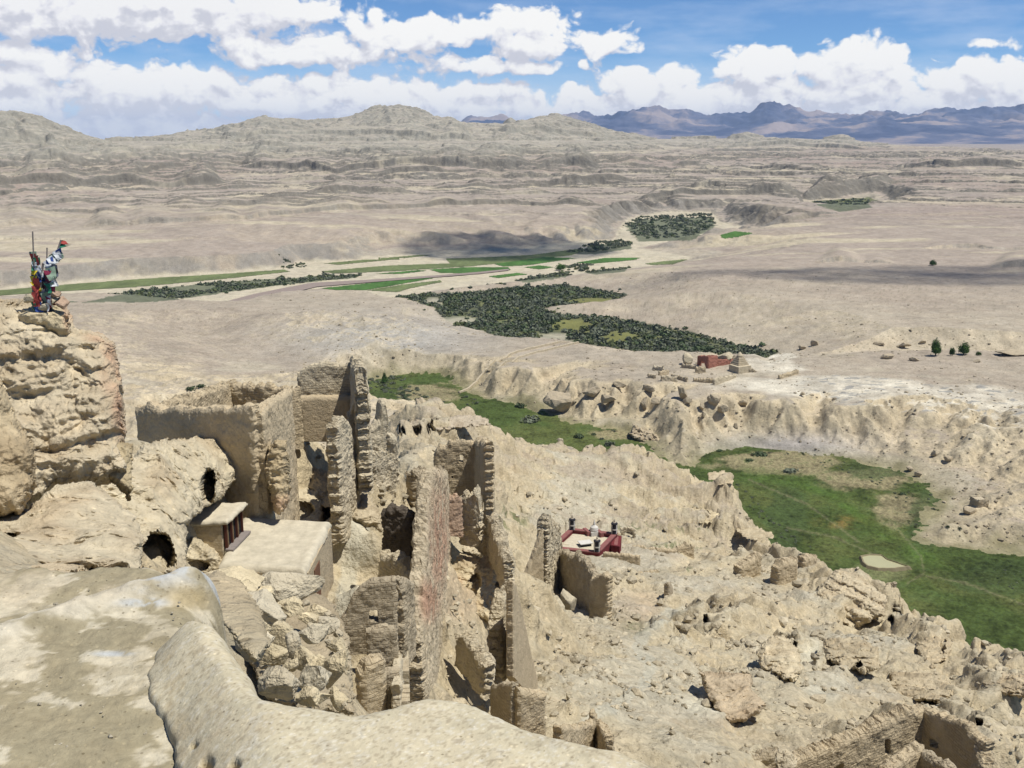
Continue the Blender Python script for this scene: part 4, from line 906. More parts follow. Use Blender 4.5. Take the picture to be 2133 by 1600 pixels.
PARA = [(300, 1345), (318, 1305), (352, 1282), (400, 1270), (448, 1284), (478, 1318), (508, 1365), (540, 1425), (566, 1448), (640, 1462), (745, 1476), (820, 1462), (890, 1447), (955, 1450), (1010, 1466), (1100, 1506), (1200, 1530), (1310, 1548), (1430, 1610), (1700, 1760), (1700, 2300), (900, 2300), (600, 2300), (430, 1760), (392, 1620), (378, 1560), (352, 1480), (335, 1430), (305, 1392)]
PP = at_z(np.array([p[0] for p in PARA], float), np.array([p[1] for p in PARA], float), -3.28)[:, :2]
g = .013/max(Q, .6)
xs, ys = np.meshgrid(np.arange(-2.6, 1.7, g), np.arange(2.0, 6.9, g)); dP = -sdist(xs, ys, PP) + fbm(P3(xs, ys, 11, .5), 3)*.035 + fbm(P3(xs, ys, 12, .1), 3)*.006
dL = seg_dist(xs, ys, at_z(np.array([448, 400, 352, 318, 300, 305, 335, 352, 378, 392, 430, 600.]), np.array([1284, 1270, 1282, 1305, 1345, 1392, 1430, 1480, 1560, 1620, 1760, 2300.]), -3.4)[:, :2], False)
hP = .30*smooth_d(np.maximum(dP, 0), .24)*(.30 + .70*sstep(0, .50, dL)**.8) + .02*fbm(P3(xs, ys, 13, .8), 3) + fbm(P3(xs, ys, 14, .22), 4, .5)*.006 + fbm(P3(xs, ys, 15, .035), 3)*.0028
zp = TZ + .0 + hP; out = np.maximum(0, -dP); zp = zp - out*9
pxp, pyp = project(xs, ys, zp)
for cx, cy_, a_, b_ in ((432, 1590, 15, 14), (490, 1592, 11, 12), (405, 1552, 6, 8)):   # drain holes near the foot
    zp = zp - .22*(1 - sstep(.5, 1.1, ((pxp-cx)/a_)**2 + ((pyp-cy_)/b_)**2 + .3*fbm(P3(xs, ys, 5, .05), 2)))
n1 = fbm(P3(xs, ys, 17, .7), 5, .6); n2 = fbm(P3(xs, ys, 18, .15), 4, .6); n3 = fbm(P3(xs, ys, 19, .03), 3)
col = np.zeros(xs.shape + (3,), np.float32) + C(.475, .42, .305)
col = over(col, sstep(0, .45, n1)*.6, C(.41, .36, .262)); col = over(col, sstep(.15, .5, -n1)*.6, C(.475, .42, .31))
col = over(col, sstep(.30, .6, n2 + .3*n1)*.35, C(.40, .385, .345)); col = over(col, sstep(.30, .42, n3 + .2*n2)*.65, C(.27, .225, .16)); col = over(col, sstep(.40, .52, -n3)*.7, C(.58, .54, .46))
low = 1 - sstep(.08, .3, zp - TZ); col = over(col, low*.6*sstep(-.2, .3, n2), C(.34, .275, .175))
nr, nc = xs.shape
Fp = grid_faces(nr, nc).reshape(nr-1, nc-1, 4)[fmid(dP) > -.30]
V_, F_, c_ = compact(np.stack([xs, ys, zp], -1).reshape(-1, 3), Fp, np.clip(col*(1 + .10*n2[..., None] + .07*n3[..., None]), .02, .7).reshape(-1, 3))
PMUD = earth_mat('parapet_mud', (.9, .22, .04), (.05, .07, .10), ((.10, .010), (.018, .005)), grit=.03)
tag(mesh_obj('parapet', V_, F_, PMUD, smooth=True, attrs={'Col': c_}), 'thick rounded mud parapet curving across the bottom foreground', 'parapet')
# ------------------------------------------------------------------ rock bodies beside the ruins
rock_mass('rock_pinnacle', [(-90, 618), (20, 622), (70, 616), (118, 618), (146, 645), (156, 682), (205, 690), (240, 715), (250, 760), (262, 840), (262, 925), (272, 1000), (200, 1015), (130, 1025), (60, 1075), (-90, 1085)], 35.0, 29.5, bulge=1.6, pxR=60, color=(.49, .415, .30), color2=(.42, .34, .235), label='tall clay rock pinnacle below the prayer flags at the left edge', rough=1.15, strata=.35, red=[(235, 760, 30, 60), (255, 860, 22, 70), (150, 640, 30, 30), (215, 700, 40, 14)])
rock_mass('rock_ledge', [(30, 655), (60, 636), (110, 630), (140, 648), (150, 690), (138, 712), (131, 748), (108, 706), (85, 694), (60, 690), (38, 682)], 33.4, 33.2, bulge=.8, pxR=24, color=(.47, .39, .26), color2=(.38, .29, .18), label='overhanging rock cap the prayer flags stand on', rough=.7, strata=.5, seed=3, red=[(145, 650, 14, 40)])
rock_mass('fluted_rock', [(-90, 780), (8, 796), (36, 870), (72, 930), (79, 1012), (44, 1072), (0, 1078), (-90, 1085)], 27.5, 25.0, bulge=.9, pxR=40, color=(.42, .34, .225), label='smooth fluted rock face at the far left edge under the pinnacle', rough=.8, strata=.2, seed=5)
rock_mass('rock_block', [(200, 922), (248, 916), (278, 927), (275, 1000), (270, 1050), (258, 1030), (206, 985)], 30.5, 29.5, bulge=.5, pxR=14, color=(.42, .345, .225), label='square cut rock block standing at the foot of the pinnacle', rough=.4, seed=7)
rock_mass('cave_rock', [(270, 950), (300, 925), (345, 914), (420, 910), (470, 918), (497, 940), (488, 1000), (462, 1040), (425, 1062), (392, 1088), (390, 1165), (380, 1205), (280, 1210), (250, 1130), (190, 1060), (200, 1000)], 43.0, 31.0, bulge=1.4, pxR=34, color=(.50, .43, .31), color2=(.43, .35, .24), label='rounded clay rock with two hollowed caves left of the mud house', rough=.9, seed=9, caves=[(438, 1012, 15, 36, 3.2), (326, 1152, 40, 46, 3.0)], plan=lambda X, Y: np.maximum(0, X - 330)*.035)
rock_mass('rock_mound', [(-90, 1085), (0, 1075), (60, 1056), (115, 1010), (190, 1000), (250, 1050), (285, 1075), (300, 1120), (292, 1200), (180, 1205), (120, 1225), (0, 1228), (-90, 1228)], 28.5, 19.0, bulge=1.2, pxR=60, color=(.49, .42, .305), color2=(.42, .34, .235), label='broad broken rock mound above the terrace at the lower left', rough=1.3, seed=11, caves=[(200, 1190, 30, 8, 1.2), (20, 1105, 16, 10, .8)])
rock_mass('hollow_rock', [(372, 1130), (398, 1110), (450, 1140), (470, 1170), (500, 1195), (430, 1200), (380, 1195)], 34.0, 31.0, bulge=.7, pxR=20, color=(.47, .40, .28), label='low rock with a small hollow between the cave rock and the mud house', rough=.6, seed=13, auto=0.4, caves=[(415, 1178, 24, 13, .9)])
rock_mass('rock_spur', [(556, 930), (575, 915), (596, 918), (606, 960), (606, 1045), (585, 1075), (566, 1062), (556, 1000)], 44.5, 43.5, bulge=.9, pxR=16, color=(.47, .385, .25), label='rock spur grown into the corner of the walled compound', rough=.6, seed=15, red=[(590, 1050, 30, 22)])
rock_mass('cave_rock', [(596, 1050), (606, 1020), (640, 1012), (668, 1022), (676, 1070), (668, 1095), (600, 1092)], 49, 47, bulge=.8, pxR=16, color=(.48, .41, .29), label='low rock with an arched hollow behind the mud house', rough=.5, seed=17, auto=0.5, caves=[(630, 1062, 24, 17, 1.8), (684, 1070, 12, 16, 1.5)])
rock_mass('rubble_slope', [(640, 965), (690, 985), (745, 1000), (775, 1040), (800, 1080), (800, 1110), (740, 1090), (690, 1085), (668, 1050), (640, 1010)], 57, 50, bulge=.7, pxR=30, color=(.43, .36, .255), label='collapsed rubble slope under the stone stump', rough=.9, seed=19, auto=0.4, caves=[(690, 1068, 14, 14, 2.0)])
rock_mass('rock_buttress', [(930, 1185), (960, 1150), (1000, 1160), (1035, 1130), (1066, 1145), (1070, 1200), (1060, 1265), (1040, 1300), (1000, 1295), (960, 1300), (925, 1265)], 66, 58, bulge=1.6, pxR=26, color=(.48, .40, .27), color2=(.42, .33, .215), label='carved rock buttress right of the long red wall', rough=1.0, seed=21, auto=0.8, caves=[(985, 1220, 14, 30, 1.2), (1045, 1225, 16, 28, 1.8)], red=[(950, 1240, 25, 40)])
rock_mass('rock_mass', [(925, 1040), (960, 1060), (990, 1075), (1030, 1090), (1050, 1140), (1000, 1165), (960, 1150), (930, 1190), (922, 1120)], 76, 66, bulge=1.0, pxR=24, color=(.47, .395, .275), label='rubble covered rock between the red wall and the window tower', rough=1.2, seed=23, auto=0.5)
rock_mass('rock_dome', [(1575, 1352), (1600, 1328), (1630, 1320), (1660, 1345), (1676, 1392), (1655, 1425), (1620, 1412), (1585, 1395)], 112, 104, bulge=2.2, pxR=26, color=(.51, .43, .30), label='cream domed rock with strata on the lower right slope', rough=.9, strata=.5, seed=25, auto=0.8)
rock_mass('striated_rock', [(1456, 1400), (1480, 1396), (1528, 1400), (1566, 1404), (1570, 1440), (1598, 1470), (1584, 1486), (1555, 1505), (1505, 1510), (1482, 1470), (1462, 1425)], 91, 82, bulge=1.6, pxR=20, color=(.43, .345, .24), label='toothed red brown block of layered brick on the lower right slope', rough=.8, strata=.9, seed=27, auto=0.6)
rock_mass('rock_crag', [(1715, 1330), (1760, 1325), (1800, 1330), (1830, 1350), (1835, 1395), (1800, 1405), (1750, 1390), (1715, 1370)], 128, 118, bulge=2.0, pxR=22, color=(.42, .35, .24), label='brown crag with a cave hole at its middle, low right slope', rough=1.4, seed=29, auto=1, caves=[(1790, 1385, 8, 7, 3)])
rock_mass('rock_crag', [(1905, 1335), (1950, 1325), (1985, 1335), (1975, 1375), (1940, 1395), (1915, 1375)], 134, 127, bulge=2, pxR=16, color=(.45, .37, .25), label='crag split by a dark upright cleft near the right edge', rough=1.2, seed=31, auto=1, caves=[(1965, 1342, 5, 20, 4)])
rock_mass('rock_crag', [(1850, 1400), (1900, 1395), (1960, 1400), (2000, 1440), (1960, 1465), (1890, 1460), (1845, 1440)], 114, 106, bulge=1.8, pxR=22, color=(.44, .365, .25), label='broad eroded crag above the corner ruin', rough=1.3, seed=33, auto=1, caves=[(1850, 1415, 6, 9, 2)])
rock_mass('rock_crag', [(2040, 1420), (2090, 1400), (2150, 1405), (2160, 1460), (2110, 1450), (2060, 1450)], 118, 110, bulge=2, pxR=18, color=(.43, .355, .245), label='crag cut by the right edge of the picture', rough=1.3, seed=35, auto=1)
rock_mass('rock_ledge', [(1368, 1072), (1400, 1060), (1450, 1056), (1500, 1066), (1512, 1082), (1470, 1090), (1400, 1092)], 230, 222, bulge=2.5, pxR=12, color=(.50, .42, .28), label='cream ledge with dark cave mouths on the far ridge shoulder', rough=1.0, seed=37, auto=1, caves=[(1463, 1072, 17, 8, 7), (1412, 1074, 10, 6, 4)])
rock_mass('rock_ledge', [(1530, 1098), (1580, 1100), (1608, 1108), (1612, 1120), (1570, 1126), (1540, 1118)], 224, 220, bulge=2.2, pxR=9, color=(.48, .40, .27), label='cream ledge at the rim above the green meadow', rough=.9, seed=39, auto=1)
rock_mass('rock_ledge', [(1470, 985), (1505, 978), (1527, 985), (1526, 1008), (1500, 1010), (1475, 1000)], 268, 263, bulge=2.5, pxR=9, color=(.49, .41, .28), label='jutting clay knob at the end of the far ridge shoulder', rough=1.0, seed=41, auto=1)
rock_mass('rock_ledge', [(830, 886), (860, 876), (920, 872), (970, 862), (1016, 868), (1022, 886), (960, 892), (900, 902), (840, 902)], 224, 220, bulge=2.4, pxR=10, color=(.41, .345, .26), label='overhanging ledge with three small caves behind the tall wall', rough=1.0, seed=43, auto=1, caves=[(870, 893, 10, 6, 6), (898, 890, 9, 6, 6), (842, 895, 8, 4, 5)])
rock_mass('rock_knoll', [(1740, 1185), (1790, 1195), (1850, 1245), (1842, 1285), (1780, 1310), (1700, 1300), (1690, 1240)], 178, 160, bulge=3, pxR=26, color=(.48, .405, .285), label='layered knoll under the leaning rim wall', rough=1.2, strata=.9, seed=45, auto=1)
rock_mass('rock_cliff', [(1112, 866), (1125, 830), (1150, 812), (1180, 812), (1196, 830), (1190, 856), (1150, 862)], 545, 536, bulge=5, pxR=12, color=(.36, .305, .22), label='dark cliff face across the stream below the road', rough=1.0, seed=47)
rock_mass('rock_cliff', [(1308, 905), (1320, 886), (1360, 898), (1378, 915), (1370, 926), (1330, 920)], 482, 474, bulge=4, pxR=7, color=(.40, .335, .24), label='low cut cliff beside the meadow across the stream', rough=1.0, seed=49)

# ------------------------------------------------------------------ ruined walls
COMPW = brick_mat('pitted_mud_wall', (.48, .395, .26), plaster=.85)
WALLMIX = brick_mat('weathered_red_wall', (.4, .3, .2), .10, plaster=.2, attr=True)
comp = empty('walled_compound', at_r(450, 1060, 47), 'big roofless mud compound with high plain walls above the mud house', 'ruin')
wall('wall', (298, 940, 50.5), (549, 1078, 44), [(298, 848), (306, 842), (318, 839), (345, 850), (372, 847), (470, 849), (505, 848), (549, 841)], COMPW, comp, thick=.7, rough=.07, foot=1.2, ragged=.08)
wall('wall', (549, 1078, 44), (611, 1035, 53), [(549, 841), (575, 826), (611, 806)], COMPW, comp, thick=.7, rough=.07, foot=1.5, ragged=.08, seed=2)
wall('wall', (330, 930, 51), (480, 880, 64), [(330, 846), (400, 822), (440, 808), (480, 797)], TAN, comp, thick=.7, rough=.09, ragged=.2, seed=3)
wall('wall', (478, 880, 64), (612, 880, 62), [(478, 797), (500, 794), (520, 800), (528, 812), (540, 800), (565, 803), (612, 808)], TAN, comp, thick=.7, rough=.09, ragged=.15, seed=4)
tall = empty('ruined_house', at_r(690, 888, 60), 'tall ruined house wall with a plastered lower half and a ledge, beside the compound', 'ruin')
wall('upper_wall', (624, 870, 60.6), (745, 870, 60.6), [(624, 775), (632, 768), (645, 761), (665, 757), (745, 757)], PALE, tall, thick=.6, rough=.05, ragged=.06, seed=5)
wall('plaster_wall', (626, 890, 59.9), (735, 890, 59.9), [(626, 826), (735, 823)], PLASTER, tall, thick=.7, rough=.015, ragged=.03, foot=.8, seed=6)
wall('side_wall', (746, 900, 61), (760, 962, 55), [(744, 757), (752, 762), (757, 800), (762, 950)], PALE, tall, thick=.9, rough=.12, ragged=.3, foot=2, seed=7)
wall('end_pier', (728, 955, 56.5), (750, 955, 56.5), [(728, 860), (736, 822), (742, 815), (750, 850)], PALE, tall, thick=.8, rough=.12, ragged=.2, seed=8)
wall('link_wall', (604, 885, 58.5), (628, 885, 59), [(604, 810), (628, 806)], TAN, tall, thick=.5, rough=.06, seed=9)
wall('ruined_wall', (700, 1080, 52), (738, 1040, 56.5), [(694, 884), (700, 876), (710, 872), (720, 882), (722, 905), (728, 950), (738, 990)], PALE, label='narrow free standing stone stump of wall between the mud house and the stepped slope', cat='ruin', thick=.85, rough=.12, ragged=.2, seed=10)
wall('ruined_wall', (764, 930, 70), (809, 925, 71), [(764, 897), (778, 884), (786, 874), (790, 834), (795, 829), (799, 836), (801, 872), (809, 872)], PALE, label='broken brick wall with a thin upright finger right of the tall house wall', cat='ruin', thick=.8, rough=.1, ragged=.15, seed=11)
wall('ruined_wall', (807, 965, 67), (829, 965, 67), [(807, 898), (815, 903), (824, 912), (829, 930)], PALE, label='small brick corner stub below the finger of brick', cat='ruin', thick=.7, rough=.1, ragged=.15, seed=12)
wall('ruined_wall', (770, 985, 64), (820, 1000, 66), [(770, 955), (785, 930), (800, 940), (820, 970)], PALE, label='low broken wall with an open niche on the slope under the brick stub', cat='ruin', thick=.8, rough=.14, ragged=.3, seed=13)
wall('ruined_wall', (924, 1135, 74), (865, 1462, 37), [(924, 988), (906, 983), (892, 984), (885, 1005), (880, 1060), (876, 1110), (872, 1175), (868, 1235), (865, 1300)], WALLMIX, label='long high wall of red brown brick running down the slope, seen end on', cat='ruin', thick=1.1, rough=.12, ragged=.3, foot=2.5, seed=14)
wall('ruined_wall', (856, 1075, 71), (905, 1060, 73), [(856, 990), (868, 976), (885, 974), (905, 985)], GREYW, label='cracked dark block of wall behind the top of the long red wall', cat='ruin', thick=1.2, rough=.14, ragged=.2, seed=15)
wall('ruined_wall', (806, 1200, 50), (866, 1205, 49), [(806, 1064), (815, 1056), (832, 1058), (850, 1064), (866, 1066)], DARKW, label='soot blackened dry stone wall left of the long red wall', cat='ruin', thick=.8, rough=.13, ragged=.2, seed=16)
wall('ruined_wall', (803, 1240, 47), (870, 1300, 44), [(803, 1152), (820, 1150), (838, 1160), (852, 1180), (870, 1215)], PALE, label='stepped brick wall below the soot blackened one', cat='ruin', thick=.8, rough=.12, ragged=.2, seed=17)
low = empty('ruined_room', at_r(780, 1360, 33), 'small roofless room with one square window hole just above the parapet', 'ruin')
wall('window_wall', (710, 1330, 34), (829, 1318, 34), [(710, 1290), (722, 1268), (728, 1255), (735, 1240), (752, 1222), (770, 1210), (800, 1204), (829, 1204)], GREYW, low, thick=.5, rough=.05, ragged=.08, foot=.6, holes=[[(769, 1268), (771, 1265), (787, 1266), (788, 1290), (769, 1289)]], seed=18)
wall('return_wall', (829, 1318, 34.2), (852, 1290, 36.5), [(829, 1204), (840, 1207), (852, 1216)], GREYW, low, thick=.6, rough=.1, ragged=.1, seed=19)
wall('brick_wall', (765, 1375, 33.2), (828, 1370, 33.2), [(765, 1312), (790, 1304), (828, 1306)], GREYW, low, thick=.5, rough=.06, ragged=.05, seed=20)
wall('ruined_wall', (748, 1490, 31.2), (800, 1465, 31.6), [(748, 1400), (756, 1380), (768, 1372), (785, 1366), (800, 1368)], TAN, label='upright mud wall stub with a pale rubble top just behind the parapet', cat='ruin', thick=.7, rough=.06, ragged=.1, foot=1.5, seed=21)
wall('ruined_wall', (798, 1470, 31.8), (832, 1470, 32), [(798, 1395), (815, 1392), (832, 1390)], GREYW, label='recessed low brick wall right of the upright stub', cat='ruin', thick=.5, rough=.08, ragged=.08, foot=1.5, seed=22)
wall('ruined_wall', (826, 1480, 31.0), (831, 1420, 33.8), [(826, 1400), (831, 1330)], PALE, label='thin stone edge between the recessed wall and the stairway', cat='ruin', thick=.35, rough=.08, ragged=.1, foot=1.5, seed=23)
tower = empty('ruined_tower', at_r(955, 1075, 82), 'ruined brick tower with a tapered window opening, tallest on the slope', 'ruin')
wall('front_wall', (906, 1070, 82), (999, 1082, 82), [(906, 945), (908, 936), (913, 930), (930, 926), (936, 920), (960, 918), (999, 919)], TAN, tower, thick=.8, rough=.07, ragged=.12, holes=[[(958, 945), (964, 945), (966, 961), (956, 961)], [(941, 988), (945, 988), (945, 993), (941, 993)]], seed=24)
wall('side_wall', (999, 1082, 82.3), (1020, 1100, 75), [(999, 919), (1010, 921), (1020, 928)], TAN, tower, thick=1.1, rough=.10, ragged=.2, foot=2.5, seed=25)
wall('ruined_wall', (1018, 1100, 77), (1060, 1190, 68), [(1018, 1060), (1030, 1082), (1040, 1102), (1048, 1135), (1060, 1172)], PALE, label='stepped rubble wall coming down from the window tower', cat='ruin', thick=1.0, rough=.16, ragged=.4, seed=26)
wall('ruined_wall', (960, 1095, 75), (1002, 1100, 74), [(960, 1045), (966, 1030), (973, 1016), (982, 1030), (988, 1036), (994, 1020), (1002, 1060)], PALE, label='two jagged stone stumps in front of the window tower', cat='ruin', thick=.9, rough=.16, ragged=.35, seed=27)
wall('ruined_wall', (925, 1075, 73), (962, 1080, 73.5), [(925, 1032), (940, 1030), (955, 1034), (962, 1045)], REDW, label='short red brick wall at the foot of the window tower', cat='ruin', thick=.8, rough=.1, ragged=.15, seed=28)
wall('ruined_wall', (1112, 1428, 60), (1062, 1360, 50), [(1062, 1212), (1067, 1212), (1076, 1250), (1085, 1290), (1095, 1340), (1111, 1408)], PLASTER, label='smooth tapering buttress wall like a long triangle', cat='ruin', thick=.6, rough=.02, ragged=.06, seed=29)
wall('ruined_wall', (1030, 1400, 52), (1062, 1300, 56), [(1030, 1290), (1040, 1240), (1062, 1215)], PALE, label='rough stone wall leaning on the long triangular buttress', cat='ruin', thick=.9, rough=.16, ragged=.3, seed=30)
wall('ruined_wall', (960, 1330, 52), (1020, 1400, 48), [(960, 1318), (980, 1325), (1000, 1355), (1020, 1385)], PALE, label='fallen bank of wall crossing the slope below the carved buttress', cat='ruin', thick=.9, rough=.16, ragged=.2, seed=31)
corner = empty('ruined_house', at_r(1075, 1500, 44), 'low corner of two thick mud walls on the slope right above the parapet', 'ruin')
wall('wall', (1072, 1505, 44), (1131, 1500, 45), [(1072, 1428), (1085, 1437), (1131, 1440)], TAN, corner, thick=.7, rough=.06, ragged=.06, foot=1.5, seed=32)
wall('wall', (1029, 1480, 46), (1072, 1505, 44), [(1029, 1428), (1045, 1424), (1072, 1422)], GREYW, corner, thick=.6, rough=.06, ragged=.06, foot=1.5, seed=33)
wall('ruined_wall', (1160, 1540, 42), (1232, 1535, 48), [(1160, 1512), (1190, 1516), (1215, 1508), (1232, 1500)], TAN, label='low sloping wall on the slope right of the two wall corner', cat='ruin', thick=.6, rough=.08, ragged=.1, seed=34)
wall('ruined_wall', (1226, 1545, 48.5), (1243, 1545, 48.5), [(1226, 1490), (1230, 1482), (1239, 1482), (1243, 1492)], TAN, label='upright pillar of wall with a stone on top at the path bend', cat='ruin', thick=.7, rough=.05, ragged=.05, seed=35)
wall('ruined_wall', (1243, 1545, 49), (1270, 1560, 45), [(1243, 1500), (1258, 1512), (1270, 1535)], TAN, label='short curved wall falling away right of the upright pillar', cat='ruin', thick=.6, rough=.08, ragged=.1, seed=36)
hall = empty('ruined_hall', at_r(1190, 1260, 126), 'large broken hall with jagged high walls below the red chapel', 'ruin')
wall('gable_wall', (1080, 1250, 124), (1129, 1240, 127), [(1080, 1240), (1088, 1205), (1098, 1185), (1115, 1140), (1129, 1102)], TAN, hall, thick=1.0, rough=.06, ragged=.15, seed=37)
wall('pier', (1129, 1240, 127), (1160, 1215, 136), [(1129, 1082), (1133, 1078), (1142, 1082), (1152, 1092), (1157, 1100), (1158, 1140), (1160, 1185)], PALE, hall, thick=2.0, rough=.22, ragged=.5, seed=38)
wall('back_wall', (1158, 1240, 136), (1243, 1270, 119), [(1158, 1165), (1164, 1148), (1180, 1148), (1198, 1160), (1205, 1152), (1222, 1166), (1236, 1186), (1243, 1198)], GREYW, hall, thick=1.3, rough=.16, ragged=.35, seed=39)
wall('front_wall', (1232, 1305, 117), (1269, 1315, 115), [(1232, 1206), (1240, 1202), (1255, 1198), (1262, 1190), (1269, 1200)], TAN, hall, thick=1.4, rough=.10, ragged=.2, foot=2.5, holes=[[(1243, 1293), (1248, 1293), (1248, 1302), (1243, 1302)]], seed=40)
wall('ruined_wall', (1256, 1184, 170), (1333, 1182, 170), [(1256, 1150), (1290, 1152), (1333, 1158)], TAN, label='low plain mud wall right of the chapel steps', cat='ruin', thick=.9, rough=.08, ragged=.15, seed=41)
gate = empty('ruined_gatehouse', at_r(1305, 1132, 196), 'small rubble gatehouse with a dark doorway behind the red chapel', 'ruin')
wall('wall', (1291, 1136, 196), (1323, 1136, 196), [(1291, 1100), (1300, 1098), (1315, 1098), (1323, 1102)], PALE, gate, thick=.9, rough=.2, ragged=.2, holes=[[(1302, 1107), (1318, 1107), (1318, 1128), (1302, 1128)]], seed=42)
wall('side_wall', (1270, 1140, 192), (1292, 1137, 194), [(1270, 1113), (1292, 1110)], TAN, gate, thick=.7, rough=.1, ragged=.1, seed=43)
wall('room_wall', (1299, 1136, 199.5), (1321, 1136, 199.5), [(1299, 1104), (1321, 1104)], DARKW, gate, thick=.6, rough=.1, seed=44)  # dark wall behind the doorway, the room's shade put into its colour
for k, (A, B, tp, lb) in enumerate([((1316, 1150, 186), (1366, 1156, 186), [(1316, 1136), (1340, 1138), (1366, 1144)], 'low dark topped field wall right of the rubble gatehouse'),
        ((1366, 1156, 186), (1445, 1150, 190), [(1366, 1142), (1400, 1144), (1425, 1132), (1445, 1136)], 'curved field wall ending in a mound right of the gatehouse'),
        ((1290, 1208, 160), (1372, 1200, 164), [(1290, 1193), (1330, 1192), (1372, 1188)], 'long low bank of wall below the plain chapel wall'),
        ((1368, 1098, 222), (1376, 1078, 230), [(1368, 1078), (1376, 1066)], 'short stone fence left of the cream cave ledge')]):
    wall('field_wall', A, B, tp, TAN, label=lb, cat='wall', group='low field walls by the chapel', thick=1.0, rough=.15, ragged=.2, seed=50+k)
wall('ruined_wall', (1532, 1215, 174), (1577, 1210, 178), [(1532, 1180), (1550, 1170), (1577, 1152)], TAN, label='weathered wall face with upright cracks, left of three on the ridge', cat='ruin', group='wall faces on the ridge rim', thick=2.5, rough=.14, ragged=.2, foot=3, seed=60)
wall('ruined_wall', (1611, 1218, 172), (1652, 1212, 176), [(1611, 1185), (1625, 1168), (1652, 1162)], TAN, label='weathered wall face beside a dark cleft, middle of three on the ridge', cat='ruin', group='wall faces on the ridge rim', thick=2.5, rough=.14, ragged=.2, foot=3, seed=61)
wall('ruined_wall', (1664, 1206, 182), (1692, 1198, 186), [(1664, 1164), (1680, 1156), (1692, 1158)], TAN, label='weathered wall face nearest the meadow, right of three on the ridge', cat='ruin', group='wall faces on the ridge rim', thick=2.2, rough=.14, ragged=.2, foot=3, seed=62)
wall('ruined_wall', (1735, 1225, 203), (1863, 1246, 190), [(1735, 1205), (1755, 1210), (1790, 1224), (1830, 1220), (1863, 1212)], GREYW, label='long leaning wall on the rim against the dark green meadow', cat='ruin', thick=1.2, rough=.14, ragged=.2, foot=2, seed=63)
big = empty('ruined_house', at_r(1850, 1610, 58), 'big roofless house with window holes at the lower right corner', 'ruin')
wall('long_wall', (1622, 1640, 48), (1908, 1600, 56), [(1622, 1590), (1700, 1556), (1780, 1522), (1860, 1483), (1890, 1474), (1908, 1473)], TAN, big, thick=1.0, rough=.07, ragged=.22, foot=2, holes=[[(1829, 1533), (1841, 1530), (1841, 1562), (1831, 1566)], [(1724, 1590), (1744, 1578), (1746, 1612), (1724, 1615)]], seed=64)
wall('end_wall', (1908, 1600, 56.2), (2050, 1640, 52), [(1908, 1472), (1925, 1474), (1960, 1486), (2000, 1503), (2020, 1512), (2033, 1518), (2050, 1540)], TAN, big, thick=.9, rough=.06, ragged=.18, foot=2.5, holes=[[(1948, 1537), (1954, 1536), (1968, 1545), (1969, 1557), (1962, 1558), (1949, 1553)]], seed=65)
wall('end_pier', (2030, 1640, 52.5), (2062, 1640, 51), [(2030, 1522), (2042, 1530), (2062, 1590)], TAN, big, thick=1.0, rough=.12, ragged=.2, foot=2, seed=66)
wall('inner_wall', (1835, 1660, 46), (1903, 1640, 49), [(1835, 1604), (1870, 1578), (1903, 1556)], TAN, big, thick=.8, rough=.08, ragged=.12, foot=1.5, seed=67)
wall('inner_wall', (1903, 1640, 49.2), (1996, 1670, 46), [(1903, 1556), (1940, 1572), (1996, 1610)], GREYW, big, thick=.8, rough=.10, ragged=.2, foot=1.5, seed=68)
wall('gate_pier', (1616, 1640, 48), (1650, 1640, 48), [(1616, 1580), (1628, 1568), (1642, 1570), (1650, 1585)], PALE, big, thick=1.0, rough=.2, ragged=.3, foot=1.5, seed=69)
wall('ruined_wall', (1478, 1490, 84), (1530, 1575, 62), [(1478, 1486), (1492, 1494), (1510, 1520), (1530, 1552)], GREYW, label='thin leaning wall running downhill beside the grey slab', cat='ruin', thick=.6, rough=.08, ragged=.15, seed=70)
wall('ruined_wall', (1555, 1592, 56), (1625, 1582, 57), [(1555, 1572), (1590, 1566), (1625, 1562)], GREYW, label='low stone footing left of the big roofless house', cat='ruin', thick=.9, rough=.14, ragged=.15, seed=71)
wall('ruined_wall', (1388, 1245, 140), (1396, 1235, 145), [(1388, 1216), (1392, 1213), (1396, 1222)], GREYW, label='small pointed standing slab of wall on the middle slope', cat='ruin', thick=.9, rough=.1, ragged=.1, seed=72)

def paint(o, base, spots):                                   # ochre wash that survives in patches on a wall
    V = np.empty(len(o.data.vertices)*3, np.float32); o.data.vertices.foreach_get('co', V); V = V.reshape(-1, 3) + np.array(o.location); px, py = project(*V.T)
    c = np.tile(np.array(base, np.float32), (len(V), 1)); w = ell(px, py, spots)[:, None]*np.clip(.75 + 1.1*fbm(V/1.6, 4)[:, None], 0, 1); c = c + (np.array((.40, .255, .17), np.float32) - c)*w; c *= (1 + .15*fbm(V/.5, 3)[:, None])
    a = o.data.color_attributes.new('Col', 'FLOAT_COLOR', 'POINT'); a.data.foreach_set('color', np.c_[c, np.ones(len(c))].astype(np.float32).ravel())
for o in list(bpy.data.objects):
    if o.type == 'MESH' and o.data.materials and o.data.materials[0] == WALLMIX: paint(o, (.455, .385, .265), [(915, 1120, 22, 120), (895, 1250, 22, 50)])
